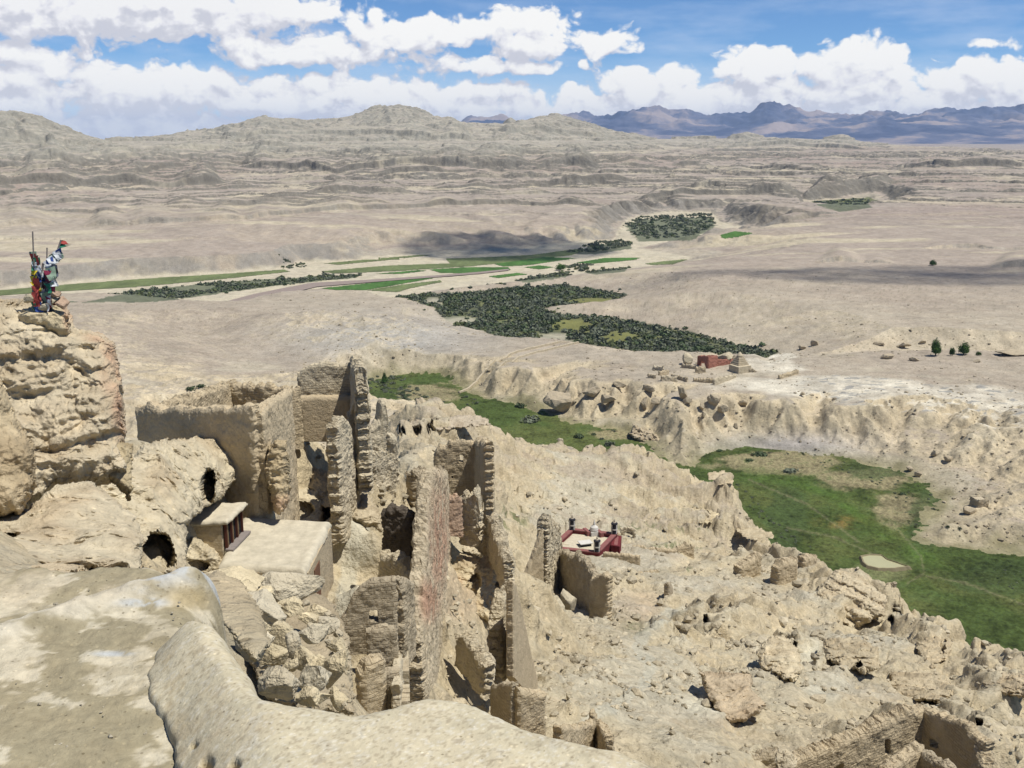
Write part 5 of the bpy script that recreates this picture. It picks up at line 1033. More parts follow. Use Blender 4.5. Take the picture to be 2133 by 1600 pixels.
# stairs beside the red wall, and by the chapel
def stairs(px0, y0, r0, px1, y1, r1, n, w, label, mat):
    a, b = at_r(px0, y0, r0), at_r(px1, y1, r1); ms = []
    d = b - a; rot = math.atan2(d[1], d[0]) - math.pi/2; L = math.hypot(d[0], d[1])/n
    root = empty('stairs', a, label, 'stairs')
    for k in range(n):
        c = a + d*(k+.5)/n; h = 1.2; v, f = box_mesh([0, 0, 0], w, L*.98, h, rot); nv = v + c - np.array([0, 0, h]) - np.array(root.location)
        v2 = nv + .02*np.stack([fbm(nv*3 + 5*j + k, 2) for j in (1, 2, 3)], -1)
        mesh_obj('step', v2, f, mat, root)
    return root
stairs(841, 1285, 36.8, 838, 1262, 37.8, 3, .38, 'upper flight of three worn steps beside the window room', PALE)
stairs(842, 1398, 33.2, 841, 1350, 35.0, 6, .36, 'narrow flight of worn steps between the room and the red wall', PALE)
stairs(843, 1462, 31.6, 843, 1425, 32.6, 4, .36, 'lowest flight of worn steps just behind the parapet', PALE)

# ------------------------------------------------------------------ the mud house with its skylight
hz = HZ; c4 = HOUSE4
house = empty('mud_house', (c4[0]+c4[2])/2 - np.array([0, 0, 2.6]), 'low mud house with a flat pale roof in the middle left', 'house')
cc = np.mean(c4, 0); ins = [cc + (q-cc)*.955 for q in c4]
V, F = slab_mesh(c4, .32, 1, .07, .02, .05); mesh_obj('roof', local(V, house), F, simple_mat('roof_mud', (.47, .42, .31), .95, .22, 2.2, .03), house, smooth=True)
def quad_wall(a, b, zt, zb, thick=.25):
    u = (b-a)[:2]; u = u/np.linalg.norm(u); n = np.array([-u[1], u[0]])*thick/2; A, B = a[:2], b[:2]; v = []
    for z in (zb, zt):
        for p in (A+n, B+n, B-n, A-n): v.append([p[0], p[1], z])
    return np.array(v), [[0, 1, 2, 3][::-1], [4, 5, 6, 7], [0, 1, 5, 4], [1, 2, 6, 5], [2, 3, 7, 6], [3, 0, 4, 7]]
for i in range(4):
    a, b = ins[i], ins[(i+1) % 4]; u = (b-a)/np.linalg.norm(b-a); V, F = quad_wall(a + u*.13, b - u*.13, hz - .2, hz - (2.9 if i in (0, 1) else 1.6))
    mesh_obj('wall', local(V, house), F, PLASTER, house)
a, b = ins[1], ins[2]; d = b - a; nrm = np.array([d[1], -d[0], 0]); nrm /= np.linalg.norm(nrm)
V, F = quad_wall(a + d*.22 + nrm*.10, a + d*.42 + nrm*.10, hz - .55, hz - 2.3, .12); dr_ = mesh_obj('door', local(V, house), F, WOOD, house)
p1, p2 = at_z(472, 1148, hz + .02), at_z(506, 1112, hz + .02); dd = p2 - p1; lw = np.linalg.norm(dd); u = dd/lw; nn = np.array([u[1], -u[0], 0])
sky_h = 1.25
sk = empty('roof_skylight', p1, 'raised skylight cabin with mud lid and red window frames on the mud house', 'skylight')
bk = -nn*2.3
lid = [p1 - u*.22 + nn*.22 + [0, 0, sky_h + .22], p2 + u*.22 + nn*.22 + [0, 0, sky_h + .22], p2 + u*.15 + bk + [0, 0, sky_h + .05], p1 - u*.22 + bk + [0, 0, sky_h + .0]]
V, F = slab_mesh(lid, .20, 4, .06, .03, 0); mesh_obj('lid', local(V, sk), F, bpy.data.materials['roof_mud'], sk, smooth=True)
for a, b in ((p1 - nn*.12, p1 + bk*.92), (p2 - nn*.12, p2 + bk*.92)):
    V, F = quad_wall(a, b, p1[2] + sky_h, p1[2] - .8, .24); mesh_obj('wall', local(V, sk), F, TAN, sk)
REDF = simple_mat('red_painted_wood', (.105, .042, .03), .6); YEL = simple_mat('ochre_painted_wood', (.25, .18, .09), .6)
fr = []
for t in (0.03, .33, .64, .97): fr.append(quad_wall(p1 + u*(lw*t - .025), p1 + u*(lw*t + .025), p1[2] + sky_h - .1, p1[2] + .1, .12))
fr.append(quad_wall(p1, p2, p1[2] + sky_h + .02, p1[2] + sky_h - .1, .14)); V, F = merge(*fr); frm = mesh_obj('window_frame', local(V, sk), F, REDF, sk)
V, F = quad_wall(p1 + u*.05 - nn*.04, p2 - u*.05 - nn*.04, p1[2] + sky_h - .1, p1[2] + .1, .02); mesh_obj('pane', local(V, sk), F, GLASS, frm)
fr = []
for t in (.10, .40, .71): fr.append(quad_wall(p1 + u*(lw*t - .02), p1 + u*(lw*t + .02), p1[2] + sky_h - .1, p1[2] + .1, .09))
V, F = merge(*fr); mesh_obj('window_strip', local(V, sk), F, YEL, frm)
V, F = quad_wall(p1 - u*.1 + nn*.16, p2 + u*.1 + nn*.16, p1[2] + .12, p1[2] + .03, .34); mesh_obj('sill', local(V, sk), F, GREYWOOD, sk)
q1, q2, q3, q4 = at_z(541, 1199, hz - .45), at_z(555, 1203, hz - .45), at_z(590, 1184, hz - .25), at_z(576, 1181, hz - .25)
V, F = slab_mesh([q1, q2, q3, q4], .05, 2, .1, 0, 0); tag(mesh_obj('metal_sheet', V, F, BLUEP), 'small blue painted sheet lying under the front edge of the mud house roof', 'sheet')

# ------------------------------------------------------------------ boulders of the rubble heap behind the parapet
RUB = [(601, 1222, 128, 62, 14.6, 'big flat topped cream boulder below the blue sheet, highest of the heap'), (548, 1238, 46, 26, 13.6, 'thin wedge of rock left of the big flat topped boulder'), (478, 1226, 120, 64, 13.8, 'smooth cream boulder sloping to the terrace at the heap top left'),
 (540, 1274, 112, 58, 12.6, 'wide rounded boulder with a dark hollow at its left end'), (602, 1264, 62, 34, 13.6, 'pale flat stone right under the big flat topped boulder'), (530, 1310, 62, 36, 11.6, 'smooth egg shaped pale boulder left in the heap'), (528, 1345, 80, 50, 10.8, 'broad yellow boulder against the parapet bend'),
 (588, 1322, 52, 50, 11.8, 'grey angular boulder in the middle of the heap'), (570, 1362, 56, 42, 11.0, 'slanting plate of rock low in the heap'), (652, 1320, 62, 44, 12.4, 'thin upturned plate of rock right of the heap middle'), (634, 1372, 50, 44, 11.0, 'knobby rounded boulder in a dark gap'), (662, 1380, 34, 30, 11.3, 'small pale boulder right of the knobby one'),
 (652, 1412, 66, 54, 10.4, 'split boulder with a shaded cleft near the parapet'), (668, 1450, 48, 34, 10.0, 'white topped stone at the lower right of the heap'), (698, 1392, 46, 92, 10.9, 'tall upright yellow boulder at the right end of the heap'), (580, 1420, 84, 70, 10.1, 'layered brown boulder touching the parapet'), (606, 1385, 34, 30, 10.6, 'small sharp stone above the layered brown boulder'),
 (662, 1276, 46, 30, 13.6, 'pale stone at the right rim of the heap near the path'), (684, 1300, 44, 30, 12.8, 'grey stone at the right rim of the heap'), (640, 1292, 40, 26, 12.8, 'small cream stone under the pale flat stone'), (700, 1345, 40, 30, 11.8, 'brown stone above the tall upright boulder'), (612, 1345, 36, 60, 11.4, 'narrow leaning slab in the heap middle'), (640, 1452, 50, 30, 9.9, 'low stone half hidden by the parapet'), (705, 1455, 44, 40, 10.2, 'yellow stone at the foot of the tall upright boulder')]
for k, (x, y, w, h, r, lb) in enumerate(RUB): boulder(x, y, w*1.15, h*1.15, r, 200 + k, lb, 'boulders of the rubble heap', color=((.53, .445, .30) if k % 3 else (.48, .42, .315)), sub=4 if w < 70 else 5)
_r = random.Random(5)
for k in range(70):
    x, y = _r.uniform(490, 735), _r.uniform(1255, 1480)
    if not inside(np.array([x]), np.array([y]), [(500, 1255), (640, 1250), (720, 1290), (740, 1480), (640, 1465), (560, 1440), (520, 1370)])[0]: continue
    w = _r.uniform(8, 24); boulder(x, y, w, w*_r.uniform(.6, .9), np.interp(y, [1220, 1450], [14.2, 9.9]) + _r.uniform(-.2, .5), 300 + k, 'small broken stone lying among the boulders of the heap', 'small stones of the rubble heap', name='stone', sub=3, color=(.45, .385, .28))
rock_mass('earth_bank', [(400, 1203), (452, 1186), (505, 1212), (545, 1268), (566, 1345), (530, 1385), (478, 1318), (440, 1282), (425, 1240)], 11.0, 7.3, bulge=.3, pxR=30, color=(.48, .41, .29), label='short earth bank falling from the terrace corner to the rubble heap', cat='bank', rough=.6, seed=53, step=2.0)
rock_mass('rubble_bank', [(470, 1230), (540, 1215), (640, 1222), (700, 1260), (728, 1330), (735, 1400), (740, 1490), (640, 1490), (560, 1460), (520, 1380), (490, 1300)], 17.0, 12.6, bulge=.35, pxR=30, color=(.40, .335, .235), label='earth bank showing between the boulders of the heap', cat='bank', rough=.5, seed=51, step=2.0)
# boulders inside the hall, on slopes
for k, (x, y, w, h, r, lb) in enumerate([(1125, 1252, 60, 52, 116, 'dark broken boulder at the left inside the ruined hall'), (1158, 1268, 44, 52, 113, 'pale block of fallen wall in the middle of the ruined hall'), (1184, 1252, 40, 58, 116, 'tilted block of fallen wall against the hall back wall'), (1178, 1292, 26, 26, 110, 'small pale block in front of the ruined hall'), (1210, 1298, 46, 40, 110, 'large pale block at the foot of the hall front wall'),
     (1466, 1478, 62, 40, 84, 'flat grey green slab on the lower right slope'), (1167, 919, 16, 14, 296, 'lone round boulder on the rim above the meadow'), (1073, 1150, 22, 16, 178, 'pale block beside the small red chapel'), (1095, 1146, 18, 12, 176, 'white flat stone beside the small red chapel'), (1152, 1447, 14, 18, 62, 'small upright block right of the two wall corner'), (1186, 1450, 16, 22, 60, 'orange topped stone by the path'),
     (1078, 1075, 10, 9, 150, 'dark stone on the flat ground left of the red chapel'), (1216, 1090, 16, 12, 214, 'dark split boulder on the flat ground behind the red chapel')]):
    boulder(x, y, w, h, r, 400 + k, lb, color=(.44, .385, .285), cuts=12)
# ------------------------------------------------------------------ shrubs, trees, fields, water
rnd = np.random.RandomState(11)
def leaf_mat(name, color, var=.35):
    m, t, b = new_mat(name); p = pos(t); oi = t.node('ShaderNodeObjectInfo').outputs['Random']
    f = t.math('MULTIPLY', t.maprange(t.noise(p, .45, 4, .6), .3, .7, 1-var, 1+var), t.maprange(oi, 0, 1, .75, 1.25))
    t.put(b.inputs['Base Color'], t.mix(1.0, (*color, 1), t.comb(f, f, f), 'MULTIPLY')); b.inputs['Roughness'].default_value = .8
    return m
SHRUB_M = [leaf_mat('grey_green_leaves', (.125, .140, .095)), leaf_mat('dark_green_leaves', (.068, .092, .045)), leaf_mat('olive_leaves', (.095, .112, .048))]
TREE_M = leaf_mat('bright_green_leaves', (.055, .105, .022)); BARK = simple_mat('bark', (.13, .10, .075))
def leaf_blob(n, seed, flat=.75, size=.22, hollow=.55, lobes=6):
    """n small leaf-clump faces spread through lumpy lobes; unit radius, standing on z = 0"""
    rs = np.random.RandomState(seed); c = rs.normal(size=(lobes, 3)); c /= np.linalg.norm(c, axis=1)[:, None]; c *= rs.uniform(.25, .6, (lobes, 1)); c[:, 2] = np.abs(c[:, 2])*.9
    rad = rs.uniform(.35, .6, lobes); k = rs.randint(lobes, size=n); d = rs.normal(size=(n, 3)); d /= np.linalg.norm(d, axis=1)[:, None]
    p = c[k] + d*(rad[k]*rs.uniform(hollow, 1.05, n))[:, None]; p[:, 2] = np.abs(p[:, 2])*flat + .02
    u = rs.normal(size=(n, 3)); u -= d*(u*d).sum(1)[:, None]*.55; u /= np.linalg.norm(u, axis=1)[:, None]; w = np.cross(u, d + rs.normal(size=(n, 3))*.4); w /= np.linalg.norm(w, axis=1)[:, None] + 1e-9
    s = (size*rs.uniform(.6, 1.3, n))[:, None]
    V = np.stack([p - u*s, p + w*s*.7, p + u*s, p - w*s*.7], 1).reshape(-1, 3); F = np.arange(4*n).reshape(-1, 4); return V, F
SHRUBS = []
for k in range(5):
    V, F = leaf_blob(230, 50 + k, .72, .15); me = mesh_obj('shrub', V, F, SHRUB_M[(0, 0, 1, 0, 2)[k]]); SHRUBS.append(me.data); bpy.data.objects.remove(me)
def sample_poly(pts, z, n, clear=(), dens=None):
    P = poly_at(pts, z); lo, hi = P.min(0), P.max(0); q = rnd.rand(n*8, 2)*(hi - lo) + lo; q = q[inside(q[:, 0], q[:, 1], P)]
    if clear or dens is not None:
        px, py = project(q[:, 0], q[:, 1], np.full(len(q), z)); keep = np.ones(len(q), bool)
        if clear: keep &= ell(px, py, clear) < .4 + .3*rnd.rand(len(q))
        if dens is not None: keep &= fbm(P3(q[:, 0], q[:, 1], 3, dens), 3) > -.3 + .15*rnd.randn(len(q))
        q = q[keep]
    return q[:n]
near, far_ = [], []
q = sample_poly(GULLY, GULLY_Z, 5200, [(1190, 678, 55, 13), (1290, 703, 40, 15), (1240, 627, 60, 7), (1150, 700, 40, 12), (960, 668, 40, 12), (900, 625, 20, 8)], 22)
far_.append((q, 1.2, 3.2))
q1 = sample_poly([(757, 802), (790, 786), (848, 786), (842, 802), (872, 818), (892, 834), (882, 846), (800, 832), (760, 824)], MEADOW_Z, 90); near.append((q1, 1.2, 2.4, 'grey green shrub of the thicket beside the lone poplar', 'shrubs of the thicket by the poplar'))
q2 = sample_poly([(900, 846), (940, 828), (1000, 838), (985, 862), (930, 858)], MEADOW_Z, 16); near.append((q2, .9, 1.9, 'round shrub at the narrow neck of the meadow', 'shrubs at the meadow neck'))
q3 = sample_poly([(1525, 1005), (1560, 1030), (1610, 1085), (1680, 1140), (1700, 1150), (1640, 1140), (1560, 1060)], MEADOW_Z, 60); near.append((q3, .5, 1.1, 'dark shrub on the meadow edge under the ridge', 'shrubs along the foot of the ridge'))
q4 = sample_poly([(1540, 935), (1680, 950), (1830, 985), (1930, 1020), (1955, 1080), (1900, 1120), (1880, 1060), (1780, 1000), (1600, 960)], MEADOW_Z, 75, (), 18); near.append((q4, .5, 1.2, 'low dark shrub on the far edge of the meadow', 'shrubs along the far meadow edge'))
q5 = sample_poly([(2040, 1195), (2133, 1185), (2160, 1240), (2060, 1235)], MEADOW_Z, 40); near.append((q5, .3, .7, 'small tussock at the right edge of the dark meadow', 'tussocks at the right edge of the meadow'))
for pts, z, n, a, b in (([(170, 628), (300, 604), (450, 589), (600, 580), (742, 572), (742, 578), (610, 590), (480, 606), (320, 628)], FLOOD_Z, 900, 1.6, 3.2), ([(1072, 584), (1150, 570), (1192, 566), (1180, 576), (1100, 589)], FLOOD_Z, 130, 1.6, 3.2), ([(1178, 558), (1200, 552), (1232, 551), (1215, 566)], FLOOD_Z, 60, 2, 4), ([(1215, 567), (1312, 557), (1300, 565), (1240, 571)], FLOOD_Z, 110, 1.5, 3),
        ([(1180, 528), (1240, 512), (1312, 504), (1316, 516), (1240, 528)], FLOOD_Z, 260, 1.8, 3.5), ([(1302, 472), (1335, 458), (1480, 453), (1492, 470), (1440, 500), (1330, 502)], FLOOD_Z, 700, 2, 4.2), ([(1695, 426), (1805, 421), (1815, 432), (1750, 441)], -139.0, 200, 2, 4), ([(-80, 634), (60, 626), (170, 628), (60, 634)], FLOOD_Z, 120, 1.4, 2.6), ([(560, 553), (640, 548), (640, 556), (580, 562)], FLOOD_Z, 60, 1.2, 2.4), ([(1000, 588), (1075, 600), (1180, 596), (1290, 612), (1200, 618), (1080, 606)], GULLY_Z, 160, 1.2, 2.4)):
    far_.append((sample_poly(pts, z, n, (), 40), a, b))
far_ = [(q + (rnd.rand(len(q), 1) < .16)*rnd.normal(size=q.shape)*7, a, b) for q, a, b in far_]
allq = np.concatenate([q for q, a, b in far_]); sz = np.concatenate([np.clip(rnd.lognormal(math.log((a+b)/1.95), .36, len(q)), a*.6, b*1.6) for q, a, b in far_])
rr = np.hypot(allq[:, 0], allq[:, 1]); app = sz/rr; order = np.argsort(-app); zz = np.empty(len(allq))
for i in range(0, len(allq), 4000): zz[i:i+4000] = land_height(allq[i:i+4000, 0], allq[i:i+4000, 1])[0]
def put_shrub(x, y, z, s, label, group, k=None):
    o = bpy.data.objects.new('shrub', SHRUBS[int(rnd.randint(5)) if k is None else k]); COL.objects.link(o); o.location = (x, y, z - .1); o.scale = (s, s, s*rnd.uniform(.75, 1.15)); o.rotation_euler = (0, 0, rnd.uniform(0, 6.28)); return tag(o, label, 'shrub', group)
nbig = 0
gq = order[:10**9]
belt = [i for i in order if zz[i] > -9e9][:20]
used = 0
for qn, a, b, lb, gp in near:
    if not len(qn): continue
    z_ = land_height(qn[:, 0], qn[:, 1])[0]
    for (x, y), z in zip(qn, z_): put_shrub(x, y, z, rnd.uniform(a, b), lb, gp); used += 1
IND = [(1085, 840, 30, 20, 'rounded dark shrub against the low cliff across the stream'), (1101, 868, 56, 24, 'largest rounded grey green shrub in the meadow neck'), (1205, 904, 26, 20, 'dark pointed shrub in the middle of the meadow'), (1272, 920, 30, 20, 'grey shrub at the near edge of the meadow by the ridge'), (1236, 902, 15, 9, 'small shrub right of the dark pointed one'), (1255, 911, 14, 9, 'small shrub left of the grey edge shrub'), (1278, 895, 13, 8, 'small shrub at the foot of the low cut cliff'), (1498, 936, 18, 9, 'lone dark shrub at the upper edge of the wide meadow'), (1582, 943, 42, 14, 'wide dark shrub at the upper edge of the wide meadow'), (1561, 955, 22, 9, 'pale shrub below the wide dark one'), (1650, 978, 44, 13, 'flat grey shrub in the dry patch of the wide meadow'), (1880, 1027, 20, 9, 'dark shrub in the right part of the wide meadow'), (1330, 928, 20, 8, 'low shrub in the gap between ridge and cut cliff'), (400, 806, 30, 16, 'dark shrub on the slope left of the walled compound'), (420, 803, 22, 12, 'second dark shrub on the slope behind the compound wall'), (1975, 1098, 10, 8, 'single dark bush on the sandy slope right of the meadow'), (1998, 1099, 12, 9, 'round purple bush on the sandy slope right of the meadow')]
def land_hit(px, py):
    for z in np.arange(-156, -112, 1.0)[::-1]:
        p = at_z(px, py, z); h = land_height(np.array([p[0]]), np.array([p[1]]))[0][0]
        if h >= z - .5: return np.array([p[0], p[1], h])
    return at_z(px, py, -150.)
for k, (x, y, w, h, lb) in enumerate(IND):
    p = land_hit(x, y + h*.45); r = np.hypot(p[0], p[1]); o = put_shrub(p[0], p[1], p[2], w/2*r/2049, lb, None, 2 if 'dark' in lb else 0); o.scale[2] = h*.9*r/2049; used += 1
n_ind = max(0, 300 - used)
for i in order[:n_ind]: put_shrub(allq[i, 0], allq[i, 1], zz[i], sz[i], 'dark shrub growing in the shrub belts of the valley', 'shrubs of the valley belts')
rest = order[n_ind:]; bl = [leaf_blob(46, 70 + k, .75, .30, .6, 5) for k in range(6)]; VV, FF, off = [], [], 0
for mi in range(3):
    VV, FF, off = [], [], 0
    for i in rest:
        if (i*7 % 10 < 6, 6 <= i*7 % 10 < 8, i*7 % 10 >= 8)[mi]:
            v, f = bl[i % 6]; a = (i*2.399) % 6.283; c, s = math.cos(a), math.sin(a); v = np.c_[v[:, 0]*c - v[:, 1]*s, v[:, 0]*s + v[:, 1]*c, v[:, 2]]*sz[i] + [allq[i, 0], allq[i, 1], zz[i] - .15]
            VV.append(v); FF.append(f + off); off += len(v)
    tag(mesh_obj(('shrub_thicket', 'dark_thicket', 'olive_thicket')[mi], np.concatenate(VV), np.concatenate(FF), SHRUB_M[mi]), ('grey green shrubs massed along the valley streams', 'dark green shrubs massed along the valley streams', 'olive shrubs massed along the valley streams')[mi], 'shrubs', kind='stuff')

def tree(px, py, h_px, w_px, label, seed, slim=False, name='tree'):
    p = land_hit(px, py); r = np.hypot(p[0], p[1]); H = h_px*r/2049; Wd = w_px*r/2049/2; root = empty(name, p, label, 'tree'); rs = np.random.RandomState(seed)
    path = [[0, 0, -.4], [rs.uniform(-.05, .05)*H, 0, H*.3], [rs.uniform(-.08, .08)*H, 0, H*.75]]; ms = [tube_mesh(path, [H*.035, H*.026, H*.008], 7)]
    for k in range(7):
        z = H*rs.uniform(.2, .6); a = rs.uniform(0, 6.28); e = np.array([math.cos(a)*Wd*.7, math.sin(a)*Wd*.7, z + H*rs.uniform(.12, .3)]); ms.append(tube_mesh([[0, 0, z], (np.array([0, 0, z]) + e)/2 + [0, 0, .03*H], e], [H*.014, H*.009, H*.003], 5))
    V, F = merge(*ms); mesh_obj('trunk', V, F, BARK, root)
    V, F = leaf_blob(1500, seed, 1.0, .075, .35, 14 if not slim else 9); z0 = V[:, 2]
    V = np.c_[V[:, 0]*Wd*1.05, V[:, 1]*Wd*1.05, H*.14 + z0*H*.86/max(z0.max(), .1)]
    if slim: V[:, :2] *= (1.15 - .75*(V[:, 2:3]/H))
    mesh_obj('crown', V, F, TREE_M, root); return root
tree(1949, 741, 38, 24, 'tallest green tree at the cave bluff on the right, leftmost of three', 91)
tree(1983, 741, 19, 14, 'smallest green tree at the cave bluff, middle of three', 92)
tree(2008, 739, 28, 28, 'round green tree at the cave bluff on the right, rightmost of three', 93)
tree(2038, 741, 9, 12, 'low green bush right of the three trees at the cave bluff', 94, name='bush')
tree(801, 797, 31, 16, 'lone slim poplar above the thicket at the narrow end of the meadow', 95, slim=True, name='poplar_tree')
tree(1943, 553, 13, 17, 'single round tree on the far right plain by the low bluff', 96)
tree(1168, 563, 16, 26, 'dark leafy tree among the shrubs at the right end of the fields', 97)

# fields of green crop on the flood plain, cut out of the ground sheet
def Z7(*pts): return [(600 + x*.4219, 500 + y*.4219) for x, y in pts]
FIELDS = [(Z7((165, 240), (640, 188), (715, 190), (480, 232), (380, 248), (230, 247)), 'longest bright green field nearest the dry plain', 0), (Z7((385, 250), (560, 222), (750, 200), (760, 208), (600, 240), (540, 258)), 'dull green strip right of the longest field', 1),
 (Z7((430, 168), (640, 150), (685, 153), (560, 168)), 'small green field above the longest one', 0), (Z7((695, 147), (880, 136), (1085, 135), (1100, 149), (900, 164), (760, 164)), 'broad green field in the middle of the flood plain', 0), (Z7((1018, 119), (1270, 85), (1425, 90), (1180, 126), (1060, 131)), 'green field with a pointed left end behind the broad one', 0),
 (Z7((1420, 113), (1560, 90), (1745, 88), (1705, 100), (1490, 119)), 'thin green field at the right of the flood plain', 0), (Z7((1168, 136), (1240, 126), (1315, 135), (1240, 146)), 'small lens shaped field between the broad one and the shrubs', 0), (Z7((985, 181), (1130, 163), (1185, 170), (1040, 188)), 'small green field left of the dark shrub row', 0),
 (Z7((180, 116), (640, 75), (710, 75), (480, 101), (250, 123)), 'farthest long green strip at the left', 1), (Z7((160, 156), (480, 128), (800, 116), (780, 95), (1200, 75), (1400, 48), (1480, 45), (1400, 76), (900, 131), (500, 156), (230, 166)), 'long winding dull green strip across the flood plain', 1), (Z7((1760, 118), (1840, 108), (1990, 92), (1900, 120), (1800, 124)), 'green tip of field at the far right end of the flood plain', 1),
 ([(-80, 612), (130, 594), (300, 581), (480, 570), (590, 562), (605, 566), (480, 580), (300, 597), (120, 608), (-80, 622)], 'long green river meadow at the left edge', 1), ([(1500, 490), (1530, 482), (1570, 486), (1540, 494), (1505, 497)], 'green field beside the farther bend of the river', 0)]
pcx, pcy = project(fmid(xv), fmid(yv), fmid(zv)); jx = 3*fmid(fbm(P3(xv, yv, 5, 15), 3)); gone = np.zeros(pcx.shape, bool)
CROP = []
for nm, c in (('young_crop', (.060, .128, .030)), ('river_grass', (.12, .145, .06))):
    m, t, b = new_mat(nm); p = pos(t); f = t.math('MULTIPLY', t.maprange(t.noise(t.vmath('MULTIPLY', p, (1, .3, 1)), .08, 4, .6), .3, .7, .75, 1.3), t.maprange(t.noise(p, .6, 4), .3, .7, .8, 1.2))
    t.put(b.inputs['Base Color'], t.mix(1.0, (*c, 1), t.comb(f, f, f), 'MULTIPLY')); CROP.append(m)
fm_ = fmid(xv) * 0 + (np.hypot(fmid(xv), fmid(yv)) > 880)
for pts, lb, k in FIELDS:
    m = inside(pcx, pcy + jx*.12, pts) & (fm_ > 0) & ~gone & ~mead
    if not m.any(): continue
    gone |= m; V_, F_ = compact(Vv, Fall[m]); V_[:, 2] += .35
    tag(mesh_obj('crop_field', V_, F_, CROP[k], smooth=True), lb, 'field', 'fields of the flood plain', 'stuff')
WATER = simple_mat('silty_water', (.27, .205, .15), .35, .06, .2, .02); PONDW = simple_mat('pond_water', (.36, .345, .20), .25, .04, .3, .01)
RIV = [(432, 642), (470, 628), (530, 612), (590, 600), (650, 589), (760, 583), (900, 574), (1000, 566), (1060, 560), (1060, 563), (1000, 570), (900, 578), (770, 588), (660, 597), (600, 612), (545, 628), (500, 646)]
P = poly_at(RIV, FLOOD_Z + .8); P = resample(P, 30.); mesh_obj('river', np.c_[P, np.full(len(P), FLOOD_Z + .8)], [list(range(len(P)))], WATER)['kind'] = 'structure'
P = resample(poly_at([(1796, 1160), (1812, 1157), (1836, 1158), (1848, 1166), (1866, 1173), (1890, 1180), (1862, 1184), (1830, 1184), (1808, 1179), (1800, 1170)], -148.7), .8)
P = P + .25*np.stack([fbm(P3(P[:, 0], P[:, 1], k, 3), 3) for k in (1, 2)], -1)
mesh_obj('pond', np.c_[P, np.full(len(P), -148.7)], [list(range(len(P)))], PONDW)['kind'] = 'structure'
c = P.mean(0); ring = []
for s, z in ((1.0, -148.72), (1.03, -148.35), (1.10, -148.4), (1.25, -150.3)): ring.append(np.c_[c + (P-c)*s, np.full(len(P), z)])
n = len(P); V = np.concatenate(ring); V[:, 2] += .12*fbm(P3(V[:, 0], V[:, 1], 1, 2), 3); F = [[i*n+j, i*n+(j+1) % n, (i+1)*n+(j+1) % n, (i+1)*n+j] for i in range(3) for j in range(n)]
tag(mesh_obj('pond_bank', V, F, simple_mat('damp_earth', (.22, .185, .11))), 'low earth bank round the small pond in the meadow', 'bank', kind='structure')

# ------------------------------------------------------------------ the road over the saddle and its walls
def strip_wall(name, pts, z, h, th, mat, label, cat, group=None):
    P = resample(poly_at(pts, z), 2.2, False); zz = land_height(P[:, 0], P[:, 1])[0]; d = np.gradient(P, axis=0); d /= np.linalg.norm(d, axis=1)[:, None]; n = np.c_[-d[:, 1], d[:, 0]]*th/2
    hh = h*(1 + .25*fbm(P3(P[:, 0], P[:, 1], 4, 6), 3)); rows = [np.c_[P + n, zz - .8], np.c_[P + n*.8, zz + hh], np.c_[P - n*.8, zz + hh], np.c_[P - n, zz - .8]]; k = len(P)
    V = np.concatenate(rows); F = [[i*k+j, i*k+j+1, (i+1)*k+j+1, (i+1)*k+j] for i in range(3) for j in range(k-1)] + [[0, k, 2*k, 3*k], [k-1, 4*k-1, 3*k-1, 2*k-1]]
    return tag(mesh_obj(name, V, F, mat), label, cat, group)
strip_wall('road_wall', [(955, 768), (1000, 752), (1080, 729), (1150, 713), (1180, 706)], -133, 1.3, 1.4, PALE, 'long left hand wall of the road over the saddle', 'wall', 'walls along the road')
strip_wall('road_wall', [(1040, 751), (1090, 737), (1150, 722), (1205, 711)], -132, 1.1, 1.3, PALE, 'shorter right hand wall of the road over the saddle', 'wall', 'walls along the road')
# ------------------------------------------------------------------ the red chapel below the ruins
ch = empty('red_chapel', at_r(1215, 1172, 170), 'flat roofed maroon chapel with corner banners and a small white stupa', 'chapel')
cz = -75.4
fl, frr, br = at_z(1150, 1141, cz), at_z(1244, 1151, cz), at_z(1281, 1113, cz); bl_ = fl + (br - frr)
K = [fl, frr, br, bl_]
def ring_wall(pts, zt, zb, th, mat, name, root, notch=None):
    ms = []
    for i in range(len(pts)):
        a, b = pts[i], pts[(i+1) % len(pts)]; u = (b-a)/np.linalg.norm(b-a); ms.append(quad_wall(a + u*(th/2+.004 if i % 2 else -th/2), b - u*(th/2+.004 if i % 2 else -th/2), zt, zb, th))
    V, F = merge(*ms); return mesh_obj(name, local(V, root), F, mat, root)
ring_wall(K, cz - .004, cz - 6, .8, MAROON, 'wall', ch); ring_wall(K, cz + .22, cz, .95, PINKRIM, 'parapet', ch)
cm_ = np.mean(K, 0); V, F = slab_mesh([cm_ + (q-cm_)*.95 - [0, 0, .55] for q in K], .3, 7, .3, .03, 0); mesh_obj('roof', local(V, ch), F, bpy.data.materials['roof_mud'], ch, smooth=True)
for t, nm in ((.35, 'a'), (.65, 'b')):
    q = K[3] + (K[2]-K[3])*t; V, F = box_mesh(q - [0, 0, 1.0], .7, 2.2, 1.35, .4); mesh_obj('roof_kerb', local(V, ch), F, PINKRIM, ch)
BRASS = simple_mat('tarnished_finial', (.30, .26, .20), .5)
